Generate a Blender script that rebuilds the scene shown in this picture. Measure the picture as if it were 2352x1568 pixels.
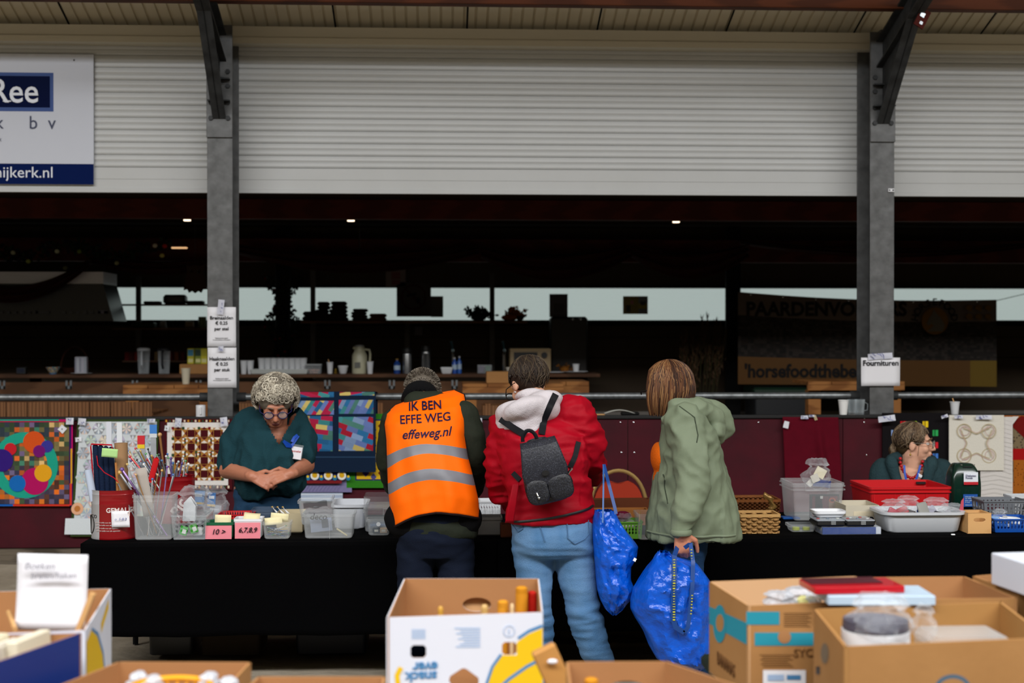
import bpy, bmesh, math, random
from mathutils import Vector as V, Matrix, Euler, noise
from mathutils.geometry import tessellate_polygon
from mathutils.bvhtree import BVHTree
PI=math.pi; R=math.radians
for o in list(bpy.data.objects): bpy.data.objects.remove(o)
scn=bpy.context.scene; COL=scn.collection
# ---------------- camera
GZ=.12; CAMZ=1.72; PAN=R(2.9); PITCH=R(-.42); FPX=2352*50/36
cd=bpy.data.cameras.new('camera'); cam=bpy.data.objects.new('camera',cd); COL.objects.link(cam)
cd.lens=50; cd.sensor_width=36; cam.location=(0,0,CAMZ); cam.rotation_euler=(PI/2+PITCH,0,-PAN)
cd.dof.use_dof=True; cd.dof.focus_distance=6.35; cd.dof.aperture_fstop=2.5
cd.clip_start=.05; scn.camera=cam
# ---------------- world and exposure
w=bpy.data.worlds.new('world'); scn.world=w; w.use_nodes=True
w.node_tree.nodes['Background'].inputs[0].default_value=(.75,.85,1,1); w.node_tree.nodes['Background'].inputs[1].default_value=.25
vs=scn.view_settings; vs.view_transform='Standard'; vs.look='None'; vs.gamma=1; vs.use_curve_mapping=False; vs.exposure=0.0
# ---------------- daylight through the long ridge skylight of the hall
def area(name,loc,rot,sx,sy,e,col):
    l=bpy.data.lights.new(name,'AREA'); l.shape='RECTANGLE'; l.size=sx; l.size_y=sy; l.energy=e; l.color=col
    o=bpy.data.objects.new(name,l); COL.objects.link(o); o.location=loc; o.rotation_euler=rot; return o
area('ridge_daylight',(0,-.3,6.72),(R(10),0,0),22,1.5,2180,(.985,.99,1))
# ---------------- pixel helper: point of the plane Y seen at a pixel of the photograph
_CR=Euler((PI/2+PITCH,0,-PAN)).to_matrix()
def ray(px,py): return _CR@V(((px-1176)/FPX,(784-py)/FPX,-1))
def at(px,py,Y): d=ray(px,py); return V((0,0,CAMZ))+d*(Y/d.y)
def atz(px,py,z): d=ray(px,py); return V((0,0,CAMZ))+d*((z-CAMZ)/d.z)
def lin(c): return c/12.92 if c<=.04045 else ((c+.055)/1.055)**2.4
def C(h):
    if not isinstance(h,str): return (h[0],h[1],h[2],1)
    return tuple(lin(int(h[i:i+2],16)/255) for i in (0,2,4))+(1,)
# ---------------- materials
MATS={}
def M(name,col='808080',rough=.6,metal=0,var=0,vs=8,bump=0,bs=60,clear=0,emit=0,attr=False,stretch=None,col2=None,sheen=0,coat=0,spec=.5,wave=0,speck=0,srnd=1.0):
    """procedural material: colour, mixed with col2 by noise (var, vs), noise bump (bump, bs), clear = share of see-through"""
    if name in MATS: return MATS[name]
    if rough>=.55 and spec==.5: spec=.15
    m=bpy.data.materials.new(name); m.use_nodes=True; nt=m.node_tree; N=nt.nodes; L=nt.links
    b=N['Principled BSDF']; out=N['Material Output']
    b.inputs['Roughness'].default_value=rough; b.inputs['Metallic'].default_value=metal
    b.inputs['Specular IOR Level'].default_value=spec
    if sheen: b.inputs['Sheen Weight'].default_value=sheen
    if coat: b.inputs['Coat Weight'].default_value=coat
    tc=N.new('ShaderNodeTexCoord'); mp=N.new('ShaderNodeMapping'); L.new(tc.outputs['Object'],mp.inputs['Vector'])
    if stretch: mp.inputs['Scale'].default_value=stretch
    if attr:
        a=N.new('ShaderNodeAttribute'); a.attribute_name='Col'; src=a.outputs['Color']
    else:
        r=N.new('ShaderNodeRGB'); r.outputs[0].default_value=C(col); src=r.outputs[0]
    if var or wave:
        if wave:
            n=N.new('ShaderNodeTexWave'); n.inputs['Scale'].default_value=vs; n.inputs['Distortion'].default_value=wave; n.inputs['Detail'].default_value=3
            fo=n.outputs['Color']
        else:
            n=N.new('ShaderNodeTexNoise'); n.inputs['Scale'].default_value=vs; n.inputs['Detail'].default_value=6; fo=n.outputs['Fac']
        L.new(mp.outputs[0],n.inputs['Vector'])
        rp=N.new('ShaderNodeValToRGB'); rp.color_ramp.elements[0].position=.3; rp.color_ramp.elements[1].position=.7; L.new(fo,rp.inputs[0])
        mx=N.new('ShaderNodeMixRGB'); mul=N.new('ShaderNodeMath'); mul.operation='MULTIPLY'; mul.inputs[1].default_value=var or .6
        L.new(rp.outputs[0],mul.inputs[0]); L.new(mul.outputs[0],mx.inputs[0]); L.new(src,mx.inputs[1])
        if attr and not col2: mx.blend_type='MULTIPLY'; mx.inputs[2].default_value=(.55,.55,.55,1)
        else: mx.inputs[2].default_value=C(col2) if col2 else tuple(x*.55 for x in C(col)[:3])+(1,)
        src=mx.outputs[0]
    if speck:
        n=N.new('ShaderNodeTexVoronoi'); n.inputs['Scale'].default_value=speck; n.inputs['Randomness'].default_value=srnd; L.new(mp.outputs[0],n.inputs['Vector'])
        cr=N.new('ShaderNodeValToRGB'); cr.color_ramp.elements[0].position=.12; cr.color_ramp.elements[1].position=.3
        cr.color_ramp.elements[0].color=(1,1,1,1); cr.color_ramp.elements[1].color=(0,0,0,1); L.new(n.outputs['Distance'],cr.inputs[0])
        mx=N.new('ShaderNodeMixRGB'); L.new(cr.outputs[0],mx.inputs[0]); L.new(src,mx.inputs[1]); mx.inputs[2].default_value=C(col2 or 'ffffff'); src=mx.outputs[0]
    L.new(src,b.inputs['Base Color'])
    if bump:
        n=N.new('ShaderNodeTexNoise'); n.inputs['Scale'].default_value=bs; n.inputs['Detail'].default_value=4; L.new(mp.outputs[0],n.inputs['Vector'])
        bp=N.new('ShaderNodeBump'); bp.inputs['Strength'].default_value=bump; bp.inputs['Distance'].default_value=.01
        L.new(n.outputs['Fac'],bp.inputs['Height']); L.new(bp.outputs[0],b.inputs['Normal'])
    if emit: b.inputs['Emission Strength'].default_value=emit; L.new(src,b.inputs['Emission Color'])
    if clear:
        t=N.new('ShaderNodeBsdfTransparent'); ms=N.new('ShaderNodeMixShader'); lw=N.new('ShaderNodeLayerWeight'); lw.inputs[0].default_value=.35
        mr=N.new('ShaderNodeMapRange'); L.new(lw.outputs['Facing'],mr.inputs[0]); mr.inputs[3].default_value=1-clear; mr.inputs[4].default_value=min(1,1.15-clear*.75)
        L.new(mr.outputs[0],ms.inputs[0]); L.new(t.outputs[0],ms.inputs[1]); L.new(b.outputs[0],ms.inputs[2]); L.new(ms.outputs[0],out.inputs[0])
    MATS[name]=m; return m
# ---------------- mesh builder
def rring(w,d,r,n=4,z=0,cx=0,cy=0):
    r=max(1e-4,min(r,w/2-1e-4,d/2-1e-4)); p=[]
    for k,(sx,sy) in enumerate(((1,1),(-1,1),(-1,-1),(1,-1))):
        for i in range(n+1):
            a=PI/2*(k+i/n); p.append(V((cx+sx*(w/2-r)+r*math.cos(a),cy+sy*(d/2-r)+r*math.sin(a),z)))
    return p
def ering(c,rx,ry,n=24,ax=None,pw=1):
    out=[]
    for i in range(n):
        a=2*PI*i/n; x,y=math.cos(a),math.sin(a)
        if pw!=1: x=math.copysign(abs(x)**pw,x); y=math.copysign(abs(y)**pw,y)
        p=V((x*rx,y*ry,0))
        if ax is not None: p=ax@p
        out.append(V(c)+p)
    return out
class G:
    def __init__(s,T=None): s.v=[];s.f=[];s.m=[];s.c=[];s.T=T or Matrix(); s.hc=False
    def add(s,vs,fs,m=0,c=None):
        o=len(s.v); s.v+=[s.T@V(p) for p in vs]
        for f in fs: s.f.append([i+o for i in f]); s.m.append(m); s.c.append(c)
        if c is not None: s.hc=True
        return s
    def box(s,c,d,rot=None,m=0,col=None,taper=1):
        q=Euler(rot).to_matrix() if rot is not None else Matrix.Identity(3); vs=[]
        for z in(-1,1):
            for x,y in((-1,-1),(1,-1),(1,1),(-1,1)):
                k=taper if z>0 else 1; vs.append(V(c)+q@V((x*d[0]/2*k,y*d[1]/2*k,z*d[2]/2)))
        return s.add(vs,[(3,2,1,0),(4,5,6,7),(0,1,5,4),(1,2,6,5),(2,3,7,6),(3,0,4,7)],m,col)
    def span(s,a,b,m=0,col=None): # box from corner to corner
        a=V(a);b=V(b); return s.box((a+b)/2,[abs(b[i]-a[i]) for i in range(3)],None,m,col)
    def loft(s,rings,cap0=True,cap1=True,m=0,col=None):
        n=len(rings[0]); vs=[p for r in rings for p in r]; fs=[]
        for k in range(len(rings)-1):
            for i in range(n): j=(i+1)%n; fs.append((k*n+i,k*n+j,(k+1)*n+j,(k+1)*n+i))
        if cap0: fs.append(tuple(range(n))[::-1])
        if cap1: fs.append(tuple(range((len(rings)-1)*n,len(rings)*n)))
        return s.add(vs,fs,m,col)
    def rbox(s,c,w,d,h,r=.01,b=None,m=0,col=None,taper=1,n=4): # c = centre of base
        b=min(r,h/3) if b is None else b; t=taper
        R_=[rring(w-2*b,d-2*b,max(r-b,.001),n,0),rring(w,d,r,n,b),rring(w*t,d*t,r,n,h-b),rring(w*t-2*b,d*t-2*b,max(r-b,.001),n,h)]
        return s.loft([[p+V(c) for p in q] for q in R_],m=m,col=col)
    def bin(s,c,w,d,h,t=.003,r=.02,taper=1.08,lip=.006,m=0,col=None,n=4,fl=None): # open container, grows upwards
        T=taper; fl=fl or t
        R_=[rring(w-.01,d-.01,r,n,0),rring(w,d,r,n,.006),rring(w*T,d*T,r*T,n,h-.012)]
        if lip: R_+=[rring(w*T+2*lip,d*T+2*lip,r*T+lip,n,h-.012),rring(w*T+2*lip,d*T+2*lip,r*T+lip,n,h)]
        else: R_+=[rring(w*T,d*T,r*T,n,h)]
        R_+=[rring(w*T-2*t,d*T-2*t,r*T,n,h),rring(w-2*t,d-2*t,r,n,fl)]
        return s.loft([[p+V(c) for p in q] for q in R_],m=m,col=col)
    def tube(s,path,r,n=8,m=0,col=None,cap=True,flat=1):
        P=[V(p) for p in path]; rs=r if isinstance(r,(list,tuple)) else [r]*len(P); rings=[]; up=None
        for i,p in enumerate(P):
            t=(P[min(i+1,len(P)-1)]-P[max(i-1,0)]).normalized()
            if up is None: up=V((0,0,1)) if abs(t.z)<.9 else V((0,1,0))
            x=t.cross(up)
            if x.length<1e-5: x=t.orthogonal()
            x.normalize(); y=x.cross(t).normalized(); up=y
            rings.append([p+(x*math.cos(2*PI*k/n)+y*math.sin(2*PI*k/n)*flat)*rs[i] for k in range(n)])
        return s.loft(rings,cap,cap,m,col)
    def lathe(s,prof,c=(0,0,0),n=20,m=0,col=None,sx=1,sy=1,q=None):
        rings=[]
        for r,z in prof:
            rg=[V((max(r,1e-5)*math.cos(2*PI*k/n)*sx,max(r,1e-5)*math.sin(2*PI*k/n)*sy,z)) for k in range(n)]
            rings.append([V(c)+(q@p if q is not None else p) for p in rg])
        return s.loft(rings,True,True,m,col)
    def ball(s,c,r,n=12,m=0,col=None,q=None):
        r=(r,r,r) if not isinstance(r,(tuple,list)) else r; k=max(4,n//2+1)
        rings=[]
        for i in range(k+1):
            a=-PI/2+PI*i/k; cr=max(math.cos(a),.002)
            rg=[V((r[0]*cr*math.cos(2*PI*j/n),r[1]*cr*math.sin(2*PI*j/n),r[2]*math.sin(a))) for j in range(n)]
            rings.append([V(c)+(q@p if q is not None else p) for p in rg])
        return s.loft(rings,True,True,m,col)
    def cone(s,p0,r0,p1,r1,n=14,m=0): # capsule with round ends, tapered
        p0=V(p0);p1=V(p1); d=(p1-p0); L=d.length; t=d/L if L>1e-6 else V((0,0,1)); pa=[];ra=[]
        for i in range(4): a=PI/2*i/4; pa.append(p0-t*r0*math.cos(a)); ra.append(max(r0*math.sin(a),.002))
        for i in range(5): a=i/4; pa.append(p0+d*a); ra.append(r0+(r1-r0)*a)
        for i in range(1,5): a=PI/2*i/4; pa.append(p1+t*r1*math.sin(a)); ra.append(max(r1*math.cos(a),.002))
        return s.tube(pa,ra,n,m)
    def prism(s,poly,th,Tm=None,m=0,holes=(),col=None): # 2D polygon(s) in local XZ, thickness along local +Y
        Tm=Tm or Matrix(); loops=[[V((p[0],0,p[1])) for p in poly]]+[[V((p[0],0,p[1])) for p in h] for h in holes]
        flat=[p for l in loops for p in l]; n=len(flat)
        tri=tessellate_polygon([[V((p.x,p.z,0)) for p in l] for l in loops])
        vs=[Tm@p for p in flat]+[Tm@(p+V((0,th,0))) for p in flat]
        fs=[tuple(t) for t in tri]
        if th:
            fs+=[tuple(i+n for i in t)[::-1] for t in tri]; o=0
            for l in loops:
                k=len(l)
                for i in range(k): j=(i+1)%k; fs.append((o+i,o+j,o+j+n,o+i+n))
                o+=k
        else: vs=vs[:n]
        return s.add(vs,fs,m,col)
    def sheet(s,fn,nu,nv,m=0,col=None,th=0):
        vs=[fn(i/nu,j/nv) for j in range(nv+1) for i in range(nu+1)]; a=nu+1
        fs=[(j*a+i,j*a+i+1,(j+1)*a+i+1,(j+1)*a+i) for j in range(nv) for i in range(nu)]
        if callable(col):
            o=len(s.v); s.v+=[s.T@V(p) for p in vs]; s.hc=True
            for k,f in enumerate(fs): s.f.append([i+o for i in f]); s.m.append(m); s.c.append(col((k%nu+.5)/nu,(k//nu+.5)/nv))
            return s
        return s.add(vs,fs,m,col)
def wloc(p):
    v=V((0,0,0))
    while p: v=v+p.location; p=p.parent
    return v
def tag(o,label=None,cat=None,group=None,kind=None):
    if label: o['label']=label
    if cat: o['category']=cat
    if group: o['group']=group
    if kind: o['kind']=kind
    return o
def thing(name,label,cat,loc,group=None):
    o=bpy.data.objects.new(name,None); COL.objects.link(o); o.location=V(loc); o.empty_display_size=.1
    return tag(o,label,cat,group)
def build(g,name,mats,parent=None,bev=0,solid=0,sub=0,smooth=35,label=None,cat=None,group=None,kind=None,post=None):
    if not isinstance(mats,(list,tuple)): mats=[mats]
    if parent is not None: L=wloc(parent); loc=V((0,0,0))
    else:
        xs=[p.x for p in g.v];ys=[p.y for p in g.v];zs=[p.z for p in g.v]
        L=V(((min(xs)+max(xs))/2,(min(ys)+max(ys))/2,min(zs))); loc=L
    me=bpy.data.meshes.new(name); me.from_pydata([p-L for p in g.v],[],g.f)
    for m in mats: me.materials.append(m)
    me.polygons.foreach_set('material_index',g.m)
    if g.hc:
        at_=me.color_attributes.new('Col','FLOAT_COLOR','CORNER'); buf=[]
        for i,f in enumerate(g.f):
            c=g.c[i]; c=C(c) if c is not None else (.8,.8,.8,1); buf+=list(c)*len(f)
        at_.data.foreach_set('color',buf)
    me.validate(); 
    if smooth:
        me.polygons.foreach_set('use_smooth',[True]*len(me.polygons)); me.set_sharp_from_angle(angle=R(smooth))
    o=bpy.data.objects.new(name,me); COL.objects.link(o); o.location=loc
    if parent is not None: o.parent=parent
    if solid: md=o.modifiers.new('s','SOLIDIFY'); md.thickness=solid; md.offset=0
    if bev: md=o.modifiers.new('b','BEVEL'); md.width=bev; md.segments=2; md.limit_method='ANGLE'; md.angle_limit=R(40)
    if sub: md=o.modifiers.new('u','SUBSURF'); md.levels=sub; md.render_levels=sub
    return tag(o,label,cat,group,kind)
def bake(o):
    dg=bpy.context.evaluated_depsgraph_get(); dg.update(); me=bpy.data.meshes.new_from_object(o.evaluated_get(dg)); old=o.data
    o.modifiers.clear(); o.data=me; me.name=o.name
    return o
def blob(g,name,mats,parent,vox=.01,it=6,wr=None,sub=0,**k):
    """union of overlapping closed shapes as ONE continuous surface, smoothed, then displaced by wr(point, normal)"""
    o=build(g,name,mats,parent,smooth=0,**k)
    md=o.modifiers.new('r','REMESH'); md.mode='VOXEL'; md.voxel_size=vox; md.adaptivity=0
    if it: md=o.modifiers.new('s','SMOOTH'); md.factor=.6; md.iterations=it
    bake(o); me=o.data; L=wloc(o)
    if wr:
        nr=[v.normal.copy() for v in me.vertices]
        for v,n in zip(me.vertices,nr): v.co=v.co+n*wr(v.co+L,n)
    me.polygons.foreach_set('use_smooth',[True]*len(me.polygons)); me.update()
    return o
def dup(o,loc=None,parent=None,label=None,group=None):
    c=o.copy(); COL.objects.link(c)
    if parent is not None: c.parent=parent
    if loc is not None: c.location=V(loc)
    if label: c['label']=label
    if group: c['group']=group
    for ch in [x for x in bpy.data.objects if x.parent==o]: dup(ch,parent=c)
    return c
def text(s,size,T,mat,parent,name='lettering',ext=.0008,bold=0,shear=0,align='CENTER',sx=1,onto=None,spacing=1,label=None,off=.0015):
    cu=bpy.data.curves.new('t','FONT'); cu.body=s; cu.size=size; cu.extrude=ext; cu.offset=bold; cu.shear=shear; cu.align_x=align; cu.align_y='CENTER'; cu.resolution_u=3; cu.space_character=spacing; cu.space_line=.85
    to=bpy.data.objects.new('t',cu); COL.objects.link(to); dg=bpy.context.evaluated_depsgraph_get(); dg.update()
    me=bpy.data.meshes.new_from_object(to.evaluated_get(dg)); bpy.data.objects.remove(to); me.name=name
    # local: x right, y up, z towards the viewer
    L=wloc(parent) if parent is not None else V((0,0,0))
    if onto:
        bv,d=onto; bm=bmesh.new(); bm.from_mesh(me); bmesh.ops.triangulate(bm,faces=bm.faces)
        for _ in range(3):
            e=[x for x in bm.edges if x.calc_length()>size*.16]
            if e: bmesh.ops.subdivide_edges(bm,edges=e,cuts=1); bmesh.ops.triangulate(bm,faces=bm.faces)
        bm.to_mesh(me); bm.free()
    for v in me.vertices:
        p=T@V((v.co.x*sx,v.co.y,v.co.z))
        if onto:
            h=bv.ray_cast(p-d*.6,d)
            if h[0]: p=h[0]-d*(off+v.co.z)
        v.co=p-L
    me.materials.clear(); me.materials.append(mat)
    o=bpy.data.objects.new(name,me); COL.objects.link(o)
    if parent is not None: o.parent=parent
    return tag(o,label) if label else o
def bvh(o):
    me=o.data; L=wloc(o); return BVHTree.FromPolygons([v.co+L for v in me.vertices],[tuple(p.vertices) for p in me.polygons])
def face(x,y,z,rx=0,rz=0,ry=0): # text / flat matrix facing the camera side (-Y): local x right, y up, z to viewer
    return Matrix.Translation((x,y,z))@Matrix.Rotation(rz,4,'Z')@Matrix.Rotation(ry,4,'Y')@Matrix.Rotation(PI/2+rx,4,'X')
def TM(x=0,y=0,z=0,rx=0,ry=0,rz=0): return Matrix.Translation((x,y,z))@Euler((rx,ry,rz)).to_matrix().to_4x4()
def circ(cx,cz,r,n=20,ry=None): return [(cx+r*math.cos(2*PI*i/n),cz+(ry or r)*math.sin(2*PI*i/n)) for i in range(n)]
def rect(x0,z0,x1,z1): return [(x0,z0),(x1,z0),(x1,z1),(x0,z1)]
def nz(p,s=1,o=0): return noise.noise(V((p[0]*s+o,p[1]*s+o*.7,p[2]*s-o)))
rnd=random.Random(7)
# palette
PAINT=M('painted cloth',rough=.85,attr=True,bump=.25,bs=180)
PRINT=M('printed surface',rough=.5,attr=True)
GALV=M('galvanised steel','6a6b6c',.5,.45,var=.8,vs=14,col2='4a4b4b',bump=.1,bs=40)
GALVD=M('dark galvanised steel','4a4c4e',.6,.4,var=.8,vs=10,col2='2b2c2c')
WHITEP=M('white metal sheet','c2c4c4',.42,0,var=.25,vs=3,col2='b2b3b0')
CEILP=M('cream ceiling sheet','d6ccb4',.5,0,var=.3,vs=2,col2='c2b698')
MAROON=M('maroon plywood','4c141f',.55,0,var=.7,vs=5,col2='35161c',bump=.08,bs=30)
WOODD=M('dark stained timber','5a2e18',.6,0,wave=6,vs=2.2,var=.6,col2='3a1c0f',stretch=(.25,4,4))
WOOD=M('planed pine','a8713f',.6,0,wave=5,vs=2.5,var=.7,col2='7a4a26',stretch=(.4,5,5))
WOODV=M('old pine boards','8a6040',.7,0,wave=5,vs=2.5,var=.7,col2='5f3e26',stretch=(5,5,.4))
WOODL=M('light beech','cfa068',.5,0,wave=4,vs=2,var=.4,col2='b5824c',stretch=(.5,6,6))
CARD=M('brown cardboard','aa7c4c',.8,0,var=.35,vs=6,col2='936638',bump=.05,bs=60)
BLACK=M('black plastic','0b0b0c',.5)
BLACKM=M('matt black','060606',.9,spec=.2)
WHITE=M('white paper','e9e9ee',.7,bump=.05,bs=30)
WPLAS=M('white plastic','e4e6ea',.35)
CLEAR=M('clear plastic','dfe6ea',.18,clear=.92,bump=.12,bs=25)
CLEARM=M('milky clear plastic','d5dadc',.3,clear=.86)
FILM=M('crinkled film','e8eef4',.08,clear=.95,bump=1.0,bs=38)
GLASS=M('glass','d8e4ea',.05,clear=.93)
RED=M('red plastic','c01018',.4)
REDP=M('red lacquer','a80c14',.3,coat=.4)
CHROME=M('chrome','c8ccd0',.15,1)
INK=M('dark ink','14141c',.8)
NAVY=M('navy print','0a1f4c',.45)
FLOORM=M('sandy arena floor','9a9080',.95,0,var=.6,vs=5,col2='746a58',bump=1.0,bs=14)
# ================= SETTING
WY=9.3      # barrier and column fronts
SY=9.62     # shutter plane
FY=13.0     # far wall of the bar room
g=G(); g.sheet(lambda u,v:V((-13+26*u,-9.5+23*v,(GZ+.012*nz((26*u,23*v,0),.9)+.012*nz((26*u,23*v,3),3)) if v<.822 else -.02)),120,110); build(g,'floor',FLOORM,kind='structure')
# roof: corrugated sheets rising from the wall to the ridge, ribs run up the slope
def ceil_z(y): return 3.735+(9.75-y)*.315
g=G(); xs=[]; x=-13.0; pitch=.0775; k=0
prof=[]
while x<13:
    prof+=[(x,0),(x+.05,0),(x+.056,-.0),(x+.060,.012),(x+.070,.012),(x+.0745,0)]; x+=pitch
def ribbed(y0,y1):
    vs=[];fs=[]
    for y in (y0,y1):
        for a,b in prof: vs.append(V((a,y,ceil_z(abs(y-.0) if y>0 else -y)+b)))
    n=len(prof)
    for i in range(n-1): fs.append((i,i+1,n+i+1,n+i))
    g.add(vs,fs)
ribbed(9.8,.8)
x0=at(150,68,9.55).x
for k in range(-14,16):
    xx=x0+k*.885; g.add([V((xx-.006,9.75,3.733)),V((xx+.006,9.75,3.733)),V((xx+.006,.8,ceil_z(.8)-.002)),V((xx-.006,.8,ceil_z(.8)-.002))],[(0,1,2,3)],1)
build(g,'ceiling',[CEILP,BLACKM],kind='structure')
g=G(); g.add([V((-13,-1.2,ceil_z(1.2))),V((13,-1.2,ceil_z(1.2))),V((13,-9.5,ceil_z(9.5))),V((-13,-9.5,ceil_z(9.5)))],[(0,1,2,3)]); build(g,'ceiling_rear',CEILP,kind='structure',solid=.03)
g=G(); g.span((-13,-9.6,0),(13,-9.5,4)); build(g,'wall_back',M('rear wall boards','4a443a',.8),kind='structure')
for s,nm in((-1,'wall_left'),(1,'wall_right')):
    g=G(); g.prism([(-9.5,0),(13.1,0),(13.1,2.7),(9.75,3.7),(0,6.8),(-9.5,3.8)],.1,Matrix.Translation((s*13,0,0))@Matrix.Rotation(PI/2,4,'Z')); build(g,nm,M('side wall boards','4a443a',.8),kind='structure')
# fascia between roof and shutters
g=G()
g.span((-13,9.5,3.655),(13,9.75,3.735)); g.span((-13,9.485,3.62),(13,9.75,3.660)); build(g,'trim_1',M('fascia sheet','cfc8b4',.5),kind='structure')
# roller shutters : slat profile extruded along x
def shutter(xa,xb,zt,zb,label):
    t=thing('roller_shutter',label,'shutter',((xa+xb)/2,SY,zb)); g=G(); P=[]; z=zt; p=.083
    while z>zb+.24: 
        P+=[(0,z),(-.006,z-.012),(-.007,z-.028),(-.002,z-.040),(-.001,z-.043),(-.006,z-.05),(-.007,z-.068),(-.002,z-.078),(.006,z-.080),(.006,z-.0825)]; z-=p
    while z>zb+.02: P+=[(-.004,z),(-.004,z-.074),(-.001,z-.079),(-.001,z-.082)]; z-=p
    P+=[(-.004,z),(-.004,zb+.03)]
    n=len(P); vs=[V((X,SY+a,b)) for X in(xa,xb) for a,b in P]; g.add(vs,[(i,i+1,n+i+1,n+i) for i in range(n-1)])
    build(g,'slat_curtain',WHITEP,t,smooth=25)
    g=G(); g.span((xa,SY-.012,zb),(xb,SY+.02,zb+.03)); build(g,'bottom_rail',WHITEP,t,bev=.003); return t
def zz(py,Y=SY,px=1200): return at(px,py,Y).z
zs=zz(447)
XL=at(533,600,WY).x; XR=at(1998,600,WY).x     # inner faces of the two columns
shutter(-9,XL-.17,3.64,zs,'white slatted shutter left of the left steel column, behind the blue and white sign')
shutter(XL-.16,XR+.16,3.64,zs,'wide white slatted shutter between the two steel columns')
shutter(XR+.165,9,3.64,zs,'white slatted shutter right of the right steel column')
# timber purlin under the roof
def beam(name,label,a,b,h,w,mat=WOODD,cat='beam',**k):
    g=G(); g.span((a[0],a[1]-w/2,a[2]),(b[0],b[1]+w/2,a[2]+h)); return build(g,name,mat,bev=.004,label=label,cat=cat,**k)
beam('roof_purlin','brown timber purlin under the cream roof along the top of the photo',(-12.9,8.9,at(1500,13,8.85).z),(12.9,8.9,0),.2,.09)
# steel columns: I sections with end plate, haunch and rafter
def column(xl,lab,sgn,plate=True):
    w=.163; d=.30; xc=xl+w/2; t=thing('steel_column',lab,'column',(xc,WY+d/2,0))
    g=G(); zt=3.72
    g.span((xl,WY,0),(xl+w,WY+.014,zt-.02)); g.span((xl,WY+d-.014,0),(xl+w,WY+d,zt)); g.span((xc-.005,WY+.014,0),(xc+.005,WY+d-.014,zt))
    build(g,'i_section',GALV,t,bev=.002)
    g=G(); zp=at(500,316,WY).z; g.span((xl-.002,WY-.016,zp),(xl+w+.002,WY,3.64)); build(g,'end_plate',GALV,t,bev=.002)
    # bolts
    for r_,py in enumerate((165,198,236,272)):
        for sx in(-1,1):
            g=G(); g.lathe([(.0,0),(.016,0),(.016,.012),(0,.012)],(0,0,0),6); zb=at(500,py,WY).z
            for v in g.v: v.x,v.y,v.z=v.x+xc+sx*.055,WY-.016-v.z,v.y+zb
            build(g,'bolt',GALVD,t)
    # rafter: rises towards the middle of the hall
    g=G(); za=3.46; L_=7.5; sl=.315
    def bar(y0,z0,y1,z1,wid,th):
        g.add([V((xc+a*wid/2,y,z+b)) for (y,z) in((y0,z0),(y1,z1)) for a,b in((-1,0),(1,0),(1,th),(-1,th))],[(0,1,2,3),(4,7,6,5),(0,4,5,1),(1,5,6,2),(2,6,7,3),(3,7,4,0)])
    bar(WY-.016,za,WY-L_,za+sl*L_,.09,.012); bar(WY-.016,za+.17,WY-L_,za+.17+sl*L_,.09,.012)
    g.add([V((xc+a*.004,y,z)) for a in(-1,1) for y,z in((WY-.016,za),(WY-L_,za+sl*L_),(WY-L_,za+.17+sl*L_),(WY-.016,za+.17))],[(0,1,2,3),(7,6,5,4),(0,4,5,1),(3,2,6,7)])
    build(g,'rafter',GALVD,t)
    g=G(); zb=3.09; yb=WY-.02; bar(yb,zb,yb-1.0,zb+.93,.085,.014)
    g.add([V((xc+a*.005,y,z)) for a in(-1,1) for y,z in((yb,zb),(yb-1.0,zb+.93),(yb,za+.02))],[(0,1,2),(5,4,3),(0,3,4,1),(1,4,5,2)])
    build(g,'haunch',GALVD,t,label='sloping knee haunch under the rafter')
    for zq in(3.2,3.34):
        g=G(); g.prism([(0,0),(.06,0),(0,.012)],.006,Matrix.Translation((xc,WY-.1,zq))); g.span((xc-.07,WY-.07,zq),(xc+.07,WY-.016,zq+.008)); build(g,'stiffener',GALVD,t)
    return t
cl=column(at(476,600,WY).x,'grey galvanised steel column with two paper price notes taped to it',1)
cr=column(XR,'grey galvanised steel column with the single white paper sign taped to it',-1)
g=G(); p=at(2046,437,WY-.0); g.box(p+V((.0,-.006,0)),(.04,.012,.022)); g.box(p+V((.012,-.013,0)),(.008,.004,.01),m=1); g.box(p+V((-.012,-.013,0)),(.006,.004,.01),m=1)
build(g,'cable_clip',[WPLAS,BLACK],cr)
g=G(); p=at(2118,42,8.62); g.box(p,(.07,.01,.12),(0,.5,.2)); g.box(p+V((0,-.008,.02)),(.03,.006,.03),(0,.5,.2),m=1); g.box(p+V((-.01,-.008,-.03)),(.02,.006,.02),(0,.5,.2),m=1)
build(g,'strap_bracket',[M('rusty bracket','4a1812',.7),CHROME],cr)
# tubular rail behind the barrier, one length per bay
ry=9.44; rz=at(1200,910,ry).z
for a,b,l in((-9,XL-.17,'galvanised tube rail left of the left steel column above the patchwork quilts'),(XL+.01,XR-.03,'long galvanised tube rail between the two steel columns'),(XR+.17,9,'galvanised tube rail right of the right steel column')):
    t=thing('tube_rail',l,'rail',((a+b)/2,ry,rz-.024)); g=G(); g.tube([(a,ry,rz),(b,ry,rz)],.0235,14); build(g,'tube',M('galvanised tube','8a8e90',.4,.7,var=.8,vs=30,col2='5f6264'),t)
    for e in(a+.03,b-.03) if a>-8 and b<8 else ((b-.03,) if a<-8 else (a+.03,)):
        g=G(); g.tube([(e-.03,ry,rz),(e+.03,ry,rz)],.031,14); build(g,'socket',GALVD,t)
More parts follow.
